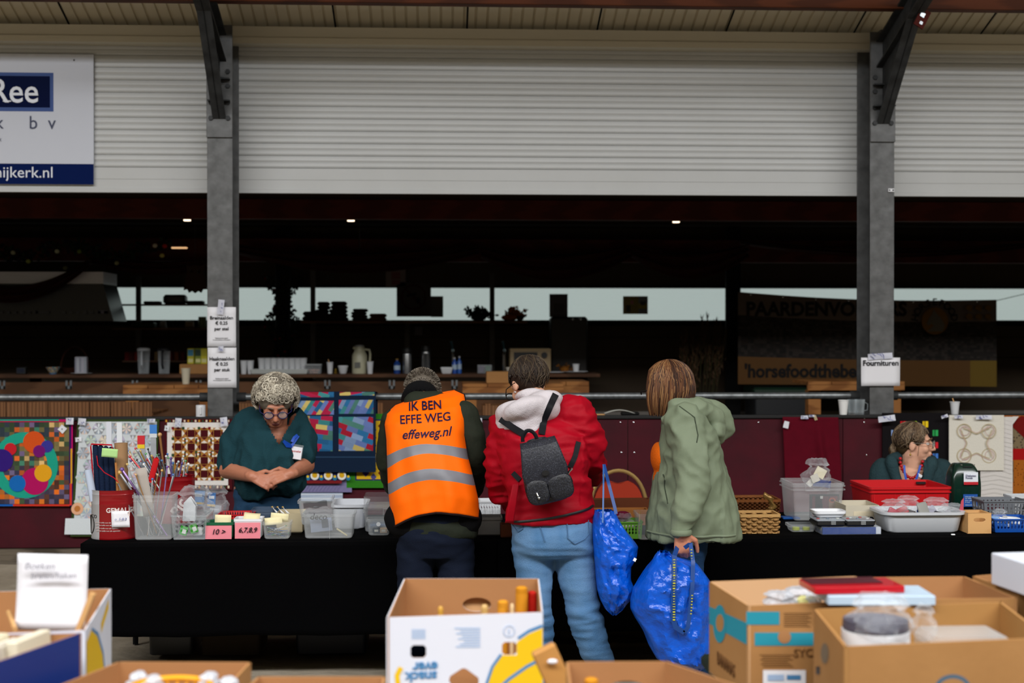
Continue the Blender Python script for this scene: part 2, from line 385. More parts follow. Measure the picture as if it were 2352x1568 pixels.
# barrier: maroon plywood panels with a black capping, on a kerb
WB=WY-.075
t=thing('arena_barrier','long maroon plywood kick boards of the riding arena with black capping, quilts hung on them','barrier',(0,WB+.015,0))
zt=at(1200,962,WB).z; zb=at(60,1258,WB).z
e=[-9]+[at(p,1000,WB).x for p in(-500,900,1442,1936,2500)]+[9]
for a,b in zip(e[:-1],e[1:]):
    g=G(); g.span((a+.002,WB,zb),(b-.002,WB+.03,zt)); build(g,'panel',MAROON,t,bev=.002)
g=G(); g.span((-9,WB-.015,zt),(9,WB+.05,zt+.022)); build(g,'capping',BLACK,t,bev=.003)
for px,py in((1425,970),(1455,970),(1427,1039),(1457,1039),(1742,970),(1985,960),(1990,1045),(1570,1165),(1985,970)):
    g=G(); q=at(px,py,WB); g.ball(q,(.006,.004,.006),8); build(g,'screw',CHROME,t)
g=G(); g.span((-9,WB-.04,GZ-.02),(9,WB+.05,zb-.005)); build(g,'kerb_board',M('weathered kerb board','6b6154',.9,0,wave=8,vs=3,var=.8,col2='3f372e',stretch=(.2,3,3),bump=.6,bs=30),t)
g=G(); g.sheet(lambda u,v:V((-9+18*u,WY-.75+.6*v,GZ-.01+.13*v**1.2+.03*v*nz((u*18,v,0),3))),160,8); build(g,'sand_bank',FLOORM,label=None,kind='structure')
# blue and white sign on the left shutter
sg=thing('company_sign','white and blue advertising sign on the shutter at the top left','sign',(at(100,420,SY).x,SY-.03,zs+.07))
x0,x1=at(-330,300,SY-.03).x,at(215,300,SY-.03).x; z0,z1=at(100,423,SY-.03).z,at(100,124,SY-.03).z
def sx_(px): return at(px,300,SY-.03).x
def sz_(py): return at(100,py,SY-.03).z
g=G(); ys=SY-.03
g.span((x0,ys,z0),(x1,ys+.012,z1),0,'cfd3de'); g.span((x0,ys-.001,z0),(x1,ys,sz_(376)),0,'04194f')
g.span((sx_(-300),ys-.001,sz_(256)),(sx_(123),ys,sz_(167)),0,'4a5f96'); g.span((sx_(-290),ys-.002,sz_(247)),(sx_(115),ys,sz_(175)),0,'020f38')
build(g,'sign_board',M('gloss sign face',rough=.5,attr=True,spec=.04),sg)
TS=M('white sign lettering','e6ebf5',.4); TN=M('navy sign lettering','0a1d4a',.4)
o=text('Ree',.225,face(sx_(-24),ys-.003,sz_(212)),TS,sg,align='LEFT',bold=.002,sx=.92,label='white word on the navy plate')
g=G()
for px,py,w_ in((-16,232,24),(16,232,18),(-14,196,18)): q=at(px,py,ys-.003); g=G(); g.box(q,(w_/340,.002,.008)); build(g,'serif',TS,sg)
text('k     b  v',.125,face(sx_(-12),ys-.003,sz_(283)),TN,sg,align='LEFT',sx=.95)
text('k',.04,face(sx_(-3),ys-.003,sz_(321)),TN,sg,align='LEFT')
text('eeknijkerk.nl',.104,face(sx_(123),ys-.003,sz_(397)),TS,sg,align='RIGHT')
g=G(); q=at(170,138,ys-.002); g.ball(q,(.006,.003,.006),8); build(g,'screw',BLACK,sg)
# ================= BAR ROOM behind the opening
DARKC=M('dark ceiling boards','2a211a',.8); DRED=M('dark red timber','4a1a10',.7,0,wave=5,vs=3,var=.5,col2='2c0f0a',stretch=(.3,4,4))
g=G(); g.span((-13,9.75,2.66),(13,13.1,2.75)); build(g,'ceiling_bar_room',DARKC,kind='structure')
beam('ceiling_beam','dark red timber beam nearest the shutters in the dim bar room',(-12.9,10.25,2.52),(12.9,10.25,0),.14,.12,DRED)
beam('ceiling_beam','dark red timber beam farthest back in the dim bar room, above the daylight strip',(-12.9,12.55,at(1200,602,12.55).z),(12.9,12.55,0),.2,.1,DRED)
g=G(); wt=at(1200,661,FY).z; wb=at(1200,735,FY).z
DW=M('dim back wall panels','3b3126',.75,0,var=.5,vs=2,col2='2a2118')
LW=M('lower wall with painted hall light','77726c',.7,0,var=.3,vs=2,col2='66605a')  # same wall, paler below: hall light reaching its foot, painted in
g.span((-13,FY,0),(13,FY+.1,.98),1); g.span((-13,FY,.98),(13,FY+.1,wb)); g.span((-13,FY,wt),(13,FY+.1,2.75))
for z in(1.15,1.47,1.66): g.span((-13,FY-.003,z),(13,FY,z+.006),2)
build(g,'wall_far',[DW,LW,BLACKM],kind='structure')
EM=M('daylight behind corrugated sheet','c8d6d2',.4,emit=.55,wave=0)
g=G(); P=[]; z=wb
k=0
while z<wt: P.append((.0 if k%2 else -.006,z)); z+=.0095; k+=1
n=len(P); g.add([V((X,FY+.05+a,b)) for X in(-13,13) for a,b in P],[(i,i+1,n+i+1,n+i) for i in range(n-1)]); build(g,'window_1',EM,kind='structure')
g=G(); g.span((-13,FY-.03,wb-.05),(13,FY+.05,wb),0); g.span((-13,FY-.03,wt),(13,FY+.05,wt+.02)); build(g,'window_frame',BLACKM,kind='structure')
def vpost(px,w,y0,y1,Y,mat,name,label):
    a=at(px,y1,Y); b=at(px,y0,Y); g=G(); g.span((a.x-w/2,Y-.03,a.z),(a.x+w/2,Y+.03,b.z)); return build(g,name,mat,bev=.003,label=label,cat='post')
vpost(1683,.13,455,960,12.7,BLACKM,'dark_post','thick black post dividing the daylight strip beside the hanging banner')
vpost(20,.4,455,458,12.7,BLACKM,'dark_lintel','short dark lintel block under the beam at the far left') if 0 else None
g=G()
def lampdown(px,py,Y,label,lit=True,shade=False):
    p=at(px,py,Y); p.z=max(p.z,0)
    t=thing('spot_lamp',label,'lamp',(p.x,Y,p.z)); g=G(); g.lathe([(.0,.0),(.034,0),(.036,.05),(.03,.06),(0,.06)],p,16); build(g,'housing',M('grey lamp housing','3a3a3a',.5),t)
    g=G(); g.lathe([(.0,0),(.028,0),(.028,-.014),(0,-.016)],p,16); build(g,'bulb',M('warm bulb','ffe2c0',.5,emit=3.0) if lit else GALVD,t)
    g=G(); g.tube([p+V((0,0,.055)),V((p.x,Y,2.66))],.005,6); build(g,'stem',GALVD,t)
lampdown(430,503,11.3,'small lit ceiling spot beside the left steel column'); lampdown(806,504,11.3,'small lit ceiling spot above the white cups'); lampdown(1553,507,11.3,'small lit ceiling spot in the right half of the bar room')
lampdown(37,499,11.3,'small unlit ceiling spot at the far left',False); lampdown(826,614,12.4,'lower lit spot just above the daylight strip')
p=at(1225,500,11.2); t=thing('pendant_lamp','large round dark pendant lamp in the middle of the bar room','lamp',(p.x,11.2,p.z))
g=G(); g.lathe([(.155,0),(.16,.01),(.15,.06),(.09,.10),(.03,.12),(.0,.125),(.0,.12),(.08,.09),(.14,.055),(.148,.01)],p,28); build(g,'lamp_shade',M('dark enamel','18181a',.35),t)
g=G(); g.tube([p+V((0,0,.12)),V((p.x,11.2,2.66))],.006,6); build(g,'cord',BLACK,t)
g=G(); g.lathe([(0,0),(.13,0),(.13,.004),(0,.004)],p+V((0,0,.012)),24); build(g,'diffuser',M('frosted diffuser','55585c',.5),t)
# ================= QUILTS AND CLOTHS on the barrier
YQ=WB-.028
class Q:
    """patchwork drawn in pixels of its own plane, every layer a hair further forward"""
    def __init__(s,Y,label,cat='quilt',name='patchwork_quilt',shear=0,y0=960,group=None):
        s.Y=Y;s.g=G();s.l=0;s.sh=shear;s.y0=y0;s.lab=label;s.cat=cat;s.nm=name;s.gr=group
    def p(s,x,y,dy=0): return at(x+s.sh*(y-s.y0),y,s.Y-s.l*.0005+dy)
    def poly(s,pts,c,up=1):
        s.l+=.2 if up else .03
        P=[s.p(x,y) for x,y in pts]; s.g.add(P,[tuple(range(len(P)))],0,c); return s
    def rect(s,x0,y0,x1,y1,c,up=0): return s.poly([(x0,y0),(x1,y0),(x1,y1),(x0,y1)],c,up)
    def circle(s,x,y,r,c,n=28): s.l+=1; return s.poly([(x+r*math.cos(2*PI*i/n),y+r*math.sin(2*PI*i/n)) for i in range(n)],c)
    def ring(s,x,y,r,w,c,n=40,ry=1):
        s.l+=1
        for i in range(n):
            a,b=2*PI*i/n,2*PI*(i+1)/n; s.poly([(x+r*math.cos(a),y+ry*r*math.sin(a)),(x+r*math.cos(b),y+ry*r*math.sin(b)),(x+(r-w)*math.cos(b),y+ry*(r-w)*math.sin(b)),(x+(r-w)*math.cos(a),y+ry*(r-w)*math.sin(a))],c,0)
        return s
    def base(s,x0,y0,x1,y1,c,th=.012,top=0):
        P=[s.p(*q) for q in((x0,y0),(x1,y0),(x1,y1),(x0,y1))]; B=[p+V((0,th,0)) for p in P]
        s.g.add(P+B,[(0,1,2,3),(7,6,5,4),(0,4,5,1),(1,5,6,2),(2,6,7,3),(3,7,4,0)],0,c)
        if top: # turned over the barrier top
            s.g.add([P[0],P[1],P[1]+V((0,.07,.012)),P[0]+V((0,.07,.012))],[(0,1,2,3)],0,c)
        s.l+=1; return s
    def line(s,pts,w,c):
        s.l+=1
        for (a,b),(d,e) in zip(pts[:-1],pts[1:]):
            L=math.hypot(d-a,e-b) or 1; nx,ny=-(e-b)/L*w/2,(d-a)/L*w/2; s.poly([(a+nx,b+ny),(d+nx,e+ny),(d-nx,e-ny),(a-nx,b-ny)],c,0)
        return s
    def done(s,mat=PAINT): return build(s.g,s.nm,mat,label=s.lab,cat=s.cat,group=s.gr,smooth=0)
def shade(c,k): return tuple(min(1,x*k) for x in C(c)[:3])
# 1 colour wheel quilt
q=Q(YQ,'bright quilt with a ring of coloured discs on small orange squares, leftmost on the barrier'); q.base(-60,963,167,1162,'3b1458')
q.rect(-60,963,135,966,'2aa08a'); q.rect(135,963,167,968,'c2106a'); q.rect(164,968,167,1040,'c2106a'); q.rect(162,1030,166,1110,'e0a020'); q.rect(160,1110,165,1160,'d83a28'); q.rect(30,1157,160,1162,'d83a28'); q.rect(-60,1157,30,1162,'1c60b8'); q.rect(-60,967,160,969,'c03038')
q.l+=1; cols=['d8682c','5a4a32','d9b476','3f5038','c8602a','7a7048','4a8a70','35404a','e08030','6b5a7a']
c2=['b85a28','4a3f52','c87838','5c3a30','e07a28','3c3a50','6a5f80','d86a20','48583c','8a5a3a']
n=0
for j in range(17):
    for i in range(19): 
        cc=cols if j<9 else c2; c=cc[rnd.randrange(10)] if (i+j)%2 else cc[rnd.choice((1,3,5,7))]
        q.rect(-58+i*11.4,970+j*11,-58+(i+1)*11.4,970+(j+1)*11,shade(c,.75+.5*rnd.random()))
q.ring(57,1068,76,24,'1fa088')
for x,y,r,c in((78,1015,25,'d4521c'),(108,1025,14,'3a3694'),(90,1036,14,'74156e'),(24,1031,14,'c8202c'),(4,1057,26,'341a78'),(80,1105,31,'b4105e'),(99,1086,20,'e6a41e'),(40,1110,19,'1668b8')): q.circle(x,y,r,c)
q.done()
# 2 pastel hexagon quilt
q=Q(YQ,'tall pale quilt of pastel hexagons with a dark green binding, behind the red tin',shear=-.06); q.base(178,963,366,1232,'33451f'); q.rect(184,968,361,1227,'d3dade'); q.l+=1
pal=['b9c6d8','e6d3c8','c9d8c4','d9dde6','aab6c4','e4c0b4','c8bfd8','dfe6ea','b8d0d0','e9dfc6']
for j in range(8):
    for i in range(6):
        cx=196+i*32+(16 if j%2 else 0); cy=984+j*28
        if cx>350 or cy>1200: continue
        b=shade('9a9ca0',.9) if j<4 else C('ccd6dc')[:3]
        for k in range(6):
            a=PI/3*k; a2=a+PI/3
            q.poly([(cx,cy),(cx+15*math.cos(a),cy+15*math.sin(a)),(cx+15*math.cos(a2),cy+15*math.sin(a2))],shade(pal[(i*3+j*5+k)%10],.9) if k%2 or j>3 else b,0)
        for k in range(6):
            a=PI/3*k+.5; q.poly([(cx,cy),(cx+9*math.cos(a-.3),cy+9*math.sin(a-.3)),(cx+13*math.cos(a),cy+13*math.sin(a)),(cx+9*math.cos(a+.3),cy+9*math.sin(a+.3))],pal[(i*7+j*2)%10],0)
q.circle(190,1168,14,'e7b08c'); q.circle(190,1168,7,'c0783c')
q.rect(164,1190,361,1227,'dbe3e8'); q.done()
# 3 maroon star quilt
q=Q(YQ,'quilt with maroon squares, white triangles and a white border, beside the left column'); q.base(378,962,533,1124,'4a0d14')
for i in range(18):
    q.rect(380+i*8.4,964,384+i*8.4,969,['c89030','2c4a30','e8d8c0'][i%3]); q.rect(380+i*8.4,1115,384+i*8.4,1121,['c89030','2c4a30','e8d8c0'][i%3])
q.l+=1; q.rect(384,970,524,1114,'e4e0dc'); q.l+=1; q.rect(396,982,512,1103,'b07a38')
q.l+=1
for j in range(4):
    for i in range(4):
        cx=409+i*30; cy=995+j*31
        q.l+=.0
        for a,b in((-1,0),(1,0),(0,-1),(0,1)):
            q.poly([(cx+a*15,cy+b*15),(cx+a*8+b*9,cy+b*8+a*9),(cx+a*8-b*9,cy+b*8-a*9)],'e6e2da' if (i+j+a)%2 else '5a0f16',0)
        for a in(-1,1):
            for b in(-1,1):
                q.rect(cx+a*12-3,cy+b*12-3,cx+a*12+3,cy+b*12+3,['2c4a30','e9dcc4','7a1018','eceae4'][(i+j+a+b)%4])
                q.poly([(cx+a*9,cy+b*9),(cx+a*9,cy),(cx,cy+b*9)],'c69440',0)
q.l+=1
for j in range(4):
    for i in range(4):
        cx=409+i*30; cy=995+j*31; q.rect(cx-8,cy-8,cx+8,cy+8,'480c14')
        if j<3 and i<3:
            for a in range(3):
                for b in range(3): q.rect(cx+10+a*4,cy+11+b*4,cx+14+a*4,cy+15+b*4,['f0eee8','2c4a30','c89848','6a1018'][(a+b*2+i)%4])
q.done()
# 6 blue tile patterned runner, lavender quilt, white cloth
q=Q(YQ-.0,'lavender quilted mat low on the barrier behind the dark green jumper','mat','quilted_mat'); q.base(683,1084,808,1130,'7d78a0',.01); 
for i in range(16): q.line([(683+i*8,1086),(max(683,683+i*8-30),1128)],.7,'6a6590')
q.done()
q=Q(YQ-.026,'narrow runner with yellow and blue tile pattern hanging below the blue quilt','quilt'); q.base(683,1080,785,1110,'1c2450',.006); q.rect(683,1103,785,1110,'7a1c20'); q.l+=1
for i in range(4): cx=692+i*31; q.circle(cx,1092,10,'e8e6de'); q.circle(cx,1091,6,'d8a820'); q.circle(cx+15,1098,5,'2878a0'); q.circle(cx+15,1094,3,'e0c030')
q.done()
q=Q(YQ,'pale blue and white folded cloth lowest under the lavender mat','cloth','folded_cloth'); q.base(672,1132,787,1150,'a8b6cc',.02); q.rect(672,1134,787,1136,'dde3ea'); q.rect(672,1143,787,1146,'d0d8e2'); q.done()
# 5 green / yellow quilt
q=Q(YQ,'yellow trellis quilt with a bright green border half hidden by the orange vest'); q.base(796,950,900,1120,'2f7a1c'); q.rect(816,963,900,1103,'28205c'); q.l+=1; q.rect(819,966,900,1100,'d8b020'); q.l+=1
for i in range(7):
    for k in range(2):
        cx=876-k*36; cy=978+i*18; q.poly([(cx,cy-9),(cx+8,cy),(cx,cy+9),(cx-8,cy)],['6a2416','3a2a7a','5a5a78'][(i+k)%3],0)
        q.poly([(cx+18,cy),(cx+25,cy+9),(cx+18,cy+18),(cx+11,cy+9)],['4a4a80','7a3018'][i%2],0)
q.done()
# 4 blue patchwork quilt hung over the rail
YB=ry-.24-.04
YB=YQ-.05
q=Q(YB,'large navy quilt with blue, red and yellow slanting strips hung over the tube rail'); q.base(660,899,863,1084,'0d2038',.014)
ytop=q.p(660,899).z
q.g.add([q.p(660,899),q.p(863,899),V((q.p(863,899).x,ry,rz+.03)),V((q.p(660,899).x,ry,rz+.03))],[(0,1,2,3)],0,'0d2038')
q.g.add([V((q.p(863,899).x,ry,rz+.03)),V((q.p(660,899).x,ry,rz+.03)),V((q.p(660,899).x,ry+.03,rz-.25)),V((q.p(863,899).x,ry+.03,rz-.25))],[(0,1,2,3)],0,'0d2038')
pal=['2b6a9a','3f8a8c','c8b468','a01c30','6478b0','4a7a70','b02248','245a86','7c94b8']
def blk(x0,y0,x1,y1,an,seed,st=9):
    r=random.Random(seed); from_=[]
    ca,sa=math.cos(an),math.sin(an)
    def clip(P):
        for ax,lim,sg in((0,x0,1),(0,x1,-1),(1,y0,1),(1,y1,-1)):
            out=[]
            for i in range(len(P)):
                a,b=P[i-1],P[i]; ia=(a[ax]-lim)*sg>=0; ib=(b[ax]-lim)*sg>=0
                if ia!=ib: t=(lim-a[ax])/(b[ax]-a[ax]); out.append((a[0]+(b[0]-a[0])*t,a[1]+(b[1]-a[1])*t))
                if ib: out.append(b)
            P=out
            if not P: return P
        return P
    cx,cy=(x0+x1)/2,(y0+y1)/2
    for j in range(-9,10):
        o=r.random()*20
        for i in range(-5,6):
            L=26; a=i*L+o; u=[(a,j*st),(a+L,j*st),(a+L,j*st+st),(a,j*st+st)]
            if (i//2+j//3)%2: 
                m=(a+L/2,j*st+st/2); u=[(a+st*((k+1)%4//2),j*st+st*(k//2)) for k in range(4)]; u=[(a,j*st),(a+L,j*st),(a+L,j*st+st),(a,j*st+st)]
            P=clip([(cx+x*ca-y*sa,cy+x*sa+y*ca) for x,y in u])
            if len(P)>2: q.poly(P,shade(pal[r.randrange(9)],.85+.3*r.random()),0)
q.l+=1
blk(683,900,767,912,.3,1); blk(780,900,860,908,-.2,2)
blk(683,920,767,952,-1.0,3); blk(778,918,858,950,-1.1,4); blk(683,955,764,1036,.12,5,11); blk(778,957,857,1035,.35,6,12)
q.l+=1; q.rect(660,1048,863,1051,'26405c'); q.done()
# 7 burgundy cloth
g=G(); a,b,c_,d=at(1797,957,YQ),at(1925,958,YQ),at(1937,1185,YQ),at(1806,1185,YQ)
def fn(u,v):
    p=(a.lerp(b,u)).lerp(d.lerp(c_,u),v); fold=math.exp(-((u-.62-.1*v)/.07)**2)*min(1,v*2+.2); p.y-=.035*fold+.012*nz(p,5)*v+.004; return p
g.sheet(fn,40,40); build(g,'hanging_cloth',M('burgundy cloth','5c0419',.9,var=.3,vs=20,bump=.2,bs=200),label='plain burgundy cloth hanging on the barrier behind the clear crates',cat='cloth',solid=.004)
# 8 black quilt with bright squares
q=Q(YQ,'black quilt with small bright striped squares behind the seated woman'); q.base(2027,948,2180,1120,'100d10')
for x,y,c in((2068,967,'c81c24'),(2093,967,'98b82c'),(2119,967,'e0bc20'),(2047,987,'88a0d0'),(2142,987,'2c9a50'),(2142,1015,'c0202c'),(2052,1040,'60a838'),(2142,1041,'4070b8'),(2142,1068,'c8a028'),(2047,1065,'a02860')):
    q.rect(x,y,x+13,y+14,c); q.l+=1; q.rect(x+4,y,x+7,y+14,shade(c,.55)); q.rect(x+9,y,x+11,y+14,shade(c,1.5))
q.done()
# 10 brown/orange/red quilt
q=Q(YQ,'rust, brown and red floral quilt at the right edge of the barrier'); q.base(2278,954,2470,1142,'a05a1c'); q.rect(2325,970,2470,1030,'7a6a50'); q.l+=1
for i in range(120): x=2325+rnd.random()*100; y=970+rnd.random()*140; q.rect(x,y,x+3,y+3,shade('4a3a30',.6+rnd.random()))
q.l+=1; q.poly([(2320,975),(2352,1005),(2400,960),(2345,955)],'6c100c'); q.rect(2325,1030,2470,1056,'a00e10'); q.rect(2322,1056,2470,1142,'a35c1a'); q.poly([(2280,1105),(2328,1057),(2328,1107)],'63543c',0)
q.l+=1
for i in range(90): x=2282+rnd.random()*110; y=1060+rnd.random()*80; q.rect(x,y,x+2,y+2,'5a2c10')
q.done()
# 9 white quilts
q=Q(YQ-.02,'plain off white quilt hanging low behind the green collecting box'); q.base(2252,957,2326,1141,'d7d3cf',.008); q.poly([(2326,956),(2340,956),(2322,980)],'d7d3cf',0)
for i in range(18): q.line([(2253,965+i*10),(2280+20*rnd.random(),960+i*10),(2324,968+i*10)],.6,'c2beba')
q.done()
q=Q(YQ-.034,'white quilted square with stitched interlaced knot lines, right of the seated woman'); q.base(2180,953,2306,1080,'dcd8cc',.008)
cx,cy=2243,1018
for k in range(4):
    a=PI/4+k*PI/2; lx,ly=cx+40*math.cos(a),cy+40*math.sin(a)
    q.ring(lx,ly,17,1.8,'b8a884'); q.ring(lx+2,ly-1,11,1.2,'c8a8a0')
    b=a+PI/4; ca,sa=math.cos(b),math.sin(b)
    P=[]
    for i in range(13):
        t=(i/12-.5)*2; r_=22+24*t*t; an=b+t*.72; P.append((cx+r_*math.cos(an),cy+r_*math.sin(an)))
    q.line(P,1.6,'b8aa80'); P=[(cx+(x-cx)*1.12,cy+(y-cy)*1.12) for x,y in P]; q.line(P,1.2,'ccaaa4')
q.done()
# paper tags and strips of printed tape
def slip(px,py,w,h,an,Y,label,name='paper_tag',cat='tag',c='e4e6ec',pin=True,marks=0):
    p=at(px,py,Y); s=Y/FPX*1.0; g=G(TM(p.x,p.y,p.z,0,an,0)); W_,H_=w*s,h*s
    g.sheet(lambda u,v:V(((u-.5)*W_,.004*math.sin(u*5+v*3),(v-.5)*H_)),4,4,0,c)
    if marks:
        for i in range(marks): g.box(((rnd.random()-.5)*W_*.7,-.004,(rnd.random()-.5)*H_*.7),(W_*.18,.001,.003),(0,rnd.random()*2,0),0,'5a62a8')
    if pin: g.box((0,-.005,0),(.006,.003,.006),None,0,'202024')
    return build(g,name,PRINT,label=label,cat=cat,group=None)
slip(143,985,15,15,.7,YQ-.012,'small white price tag pinned near the top right of the disc quilt')
slip(180,1009,14,10,-.1,YQ-.012,'small white price tag pinned to the left edge of the pale hexagon quilt')
slip(1806,975,12,16,.25,YQ-.03,'small white price tag on the plain burgundy cloth',pin=False)
slip(383,983,10,12,.1,YQ-.02,'small white price tag at the left edge of the maroon star quilt')
for px,py,w_,h_,an,l in((160,967,17,15,0,'top right corner of the disc quilt'),(188,968,17,15,.1,'top left of the pale hexagon quilt'),(347,966,18,9,0,'top right of the pale hexagon quilt'),(409,970,14,20,.1,'top left of the maroon star quilt'),(514,968,16,20,-.1,'top right of the maroon star quilt'),(1848,958,17,8,0,'top of the burgundy cloth, left one'),(1873,959,6,12,-.3,'top of the burgundy cloth, beige one'),(1865,955,14,5,0,'top of the burgundy cloth, lying flat'),(2037,961,40,14,-.12,'top left of the black quilt'),(2202,957,20,8,0,'left part of the white knot quilt top'),(2260,958,38,10,0,'right part of the white knot quilt top'),(2170,956,16,7,-.3,'between black quilt and white knot quilt'),(1101,966,12,12,0,'capping between the orange vest and the red jacket')):
    slip(px,py,w_,h_,an,YQ-.058 if 2000<px<2300 else YQ-.03,'crumpled printed tape strip at the '+l,'tape_strip','tape',c='d3d6e2' if px!=1873 else 'c8b48c',pin=False,marks=0 if px==1873 else 5)
# paper notes taped to the columns
def note(x0,y0,x1,y1,Y,label,lines,cat='note'):
    a=at(x0,y1,Y); b=at(x1,y0,Y); t=thing('paper_note',label,cat,((a.x+b.x)/2,Y,a.z)); g=G(); n=8
    g.sheet(lambda u,v:V((a.x+(b.x-a.x)*u,Y+.003*math.sin(u*3+v*2),a.z+(b.z-a.z)*v)),6,6); build(g,'sheet',WHITE,t,solid=.001)
    for s,py,size,bold in lines: text(s,size,face((a.x+b.x)/2,Y-.004,at(x0,py,Y).z),INK,t,bold=bold)
    return t
YN=WY-.012
n1=note(476,705,542,796,YN,'white price note reading Breinaalden, the upper one on the left steel column',[('Breinaalden',730,.032,.0004),('€ 0.25',742,.03,.0004),('per stel',755,.03,.0004),('Betaling zonder gepast',776,.009,0),('Voor alle breinaalden en sokkennaalden',780,.007,0)])
n2=note(477,798,543,890,YN,'white price note reading Haaknaalden, the lower one on the left steel column',[('Haaknaalden',824,.032,.0004),('€ 0.25',836,.03,.0004),('per stuk',849,.03,.0004),('Betaling zonder gepast',869,.009,0),('Voor alle haaknaalden en sokkennaalden',873,.007,0)])
n3=note(1978,821,2067,886,YN-.01,'white paper sign reading Fournituren taped to the right steel column',[('Fournituren',834,.050,.0012)],'sign')
for px,py,w_,h_,an,l in((507,705,14,34,.1,'above the upper price note'),(507,801,12,12,0,'above the lower price note'),(2022,818,58,14,-.06,'above the Fournituren sign')):
    slip(px,py,w_,h_,an,YN-.022,'crumpled patterned tape '+l,'tape_strip','tape',c='c9cbd8',pin=False,marks=7)
# ================= BAR ROOM FURNITURE
YBAR=12.3
def plank(name,x0,x1,py,Y,dep,th,mat,label,cat,holdto=None):
    a=at(x0,py,Y).x; b=at(x1,py,Y).x; z=at((x0+x1)/2,py,Y).z; g=G(); g.span((a,Y,z-th),(b,Y+dep,z)); return build(g,name,mat,bev=.003,label=label,cat=cat),z
BARW=M('dark bar timber','5a3d2a',.6,0,wave=5,vs=2,var=.6,col2='3a261a',stretch=(.3,4,4))
bar=thing('bar_counter','long dark wooden bar counter with cups, flasks and boxes standing on it','counter',(at(700,900,YBAR).x,YBAR+.2,0))
a=at(-400,860,YBAR).x; b=at(1378,860,YBAR).x; zbar=at(600,859,YBAR).z
g=G(); g.span((a,YBAR-.02,zbar-.03),(b,YBAR+.40,zbar)); build(g,'worktop',BARW,bar,bev=.003)
zf=at(600,877,YBAR).z
g=G(); g.span((a+.1,YBAR+.05,0),(b-.72*0-.62,YBAR+.08,zf)); build(g,'front_board',M('brown front boards','6b4a33',.7,0,wave=5,vs=2,var=.6,col2='4d3322',stretch=(.3,4,4)),bar)
for i,px in enumerate((5,158,310,456,752,900,1044,1320)):
    g=G(); p=at(px,880,YBAR+.045); 
    for s in(-1,1): g.box(p+V((s*.018,0,-.01)),(.016,.01,.075))
    g.box(p+V((0,0,-.035)),(.05,.01,.025)); build(g,'bracket',M('pale steel bracket','7f8486',.5,.3),bar)
for px in(60,700,1300):
    g=G(); p=at(px,900,YBAR); g.span((p.x-.04,YBAR+.25,0),(p.x+.04,YBAR+.33,zbar-.03)); build(g,'leg',BARW,bar)
# upper shelves
def shelf(name,x0,x1,py,Y,label,ups,mat=BARW,dep=.3,th=.02):
    a=at(x0,py,Y).x; b=at(x1,py,Y).x; z=at((x0+x1)/2,py,Y).z; t=thing(name,label,'shelf',((a+b)/2,Y+dep/2,z-th)); g=G(); g.span((a,Y,z-th),(b,Y+dep,z)); build(g,'board',mat,t)
    for u,y0,y1 in ups:
        g=G(); p=at(u,y0,Y+dep-.06); q=at(u,y1,Y+dep-.06); g.span((p.x-.022,Y+dep,q.z),(p.x+.022,Y+dep+.03,p.z)); build(g,'upright',M('steel shelf upright','35312e',.5,.4),t)
    return t,z
sh1,z1=shelf('wall_shelf',690,1212,737,12.55,'long wall shelf with folded cloths and dry flowers across the daylight strip',[(717,605,870),(935,740,860),(1131,625,860)])
sh2,z2=shelf('wall_shelf',262,478,698,12.55,'upper short shelf at the left with a dark bread tin on it',[(314,634,850)],dep=.3,th=.012)
sh3,z3=shelf('wall_shelf',258,478,753,12.55,'lower short shelf at the left with small pots on it',[],dep=.3,th=.014)
sh4,z4=shelf('wall_shelf',281,440,828,12.6,'small low shelf of red packets above the bar counter',[],dep=.22,th=.012)
# folded cloths etc on the long shelf
def lump(px,w,h,Y,z,name,label,cat,c,seed=1,layers=4,group=None):
    p=at(px,737,Y); s=Y/FPX; g=G(); 
    for k in range(layers):
        r=random.Random(seed*10+k); ww=w*s*(1-.06*r.random()-.05*k); hh=h*s/layers
        g.rbox((p.x+.02*(r.random()-.5),Y+.14,z+.0015+k*hh),ww,.22,hh*.98,.03,b=hh*.4)
    return build(g,name,M(label[:20]+c,c,.95,bump=.4,bs=60,var=.5,vs=10),label=label,cat=cat,group=group)
lump(712,40,22,12.56,z1,'folded_cloth','dark folded cloth at the left end of the long shelf','cloth','1d1c1c',1,2)
lump(739,36,44,12.56,z1,'folded_cloth','tall stack of dark folded cloths beside the steel upright','cloth','201f20',2,5)
lump(776,46,45,12.56,z1,'folded_cloth','second tall stack of dark folded cloths on the long shelf','cloth','232122',3,5)
lump(825,40,28,12.56,z1,'folded_cloth','grey folded cloths in the middle of the long shelf','cloth','34363c',4,4)
lump(867,42,17,12.56,z1,'folded_cloth','small dark bundle with orange trim on the long shelf','cloth','5a3a1c',5,2)
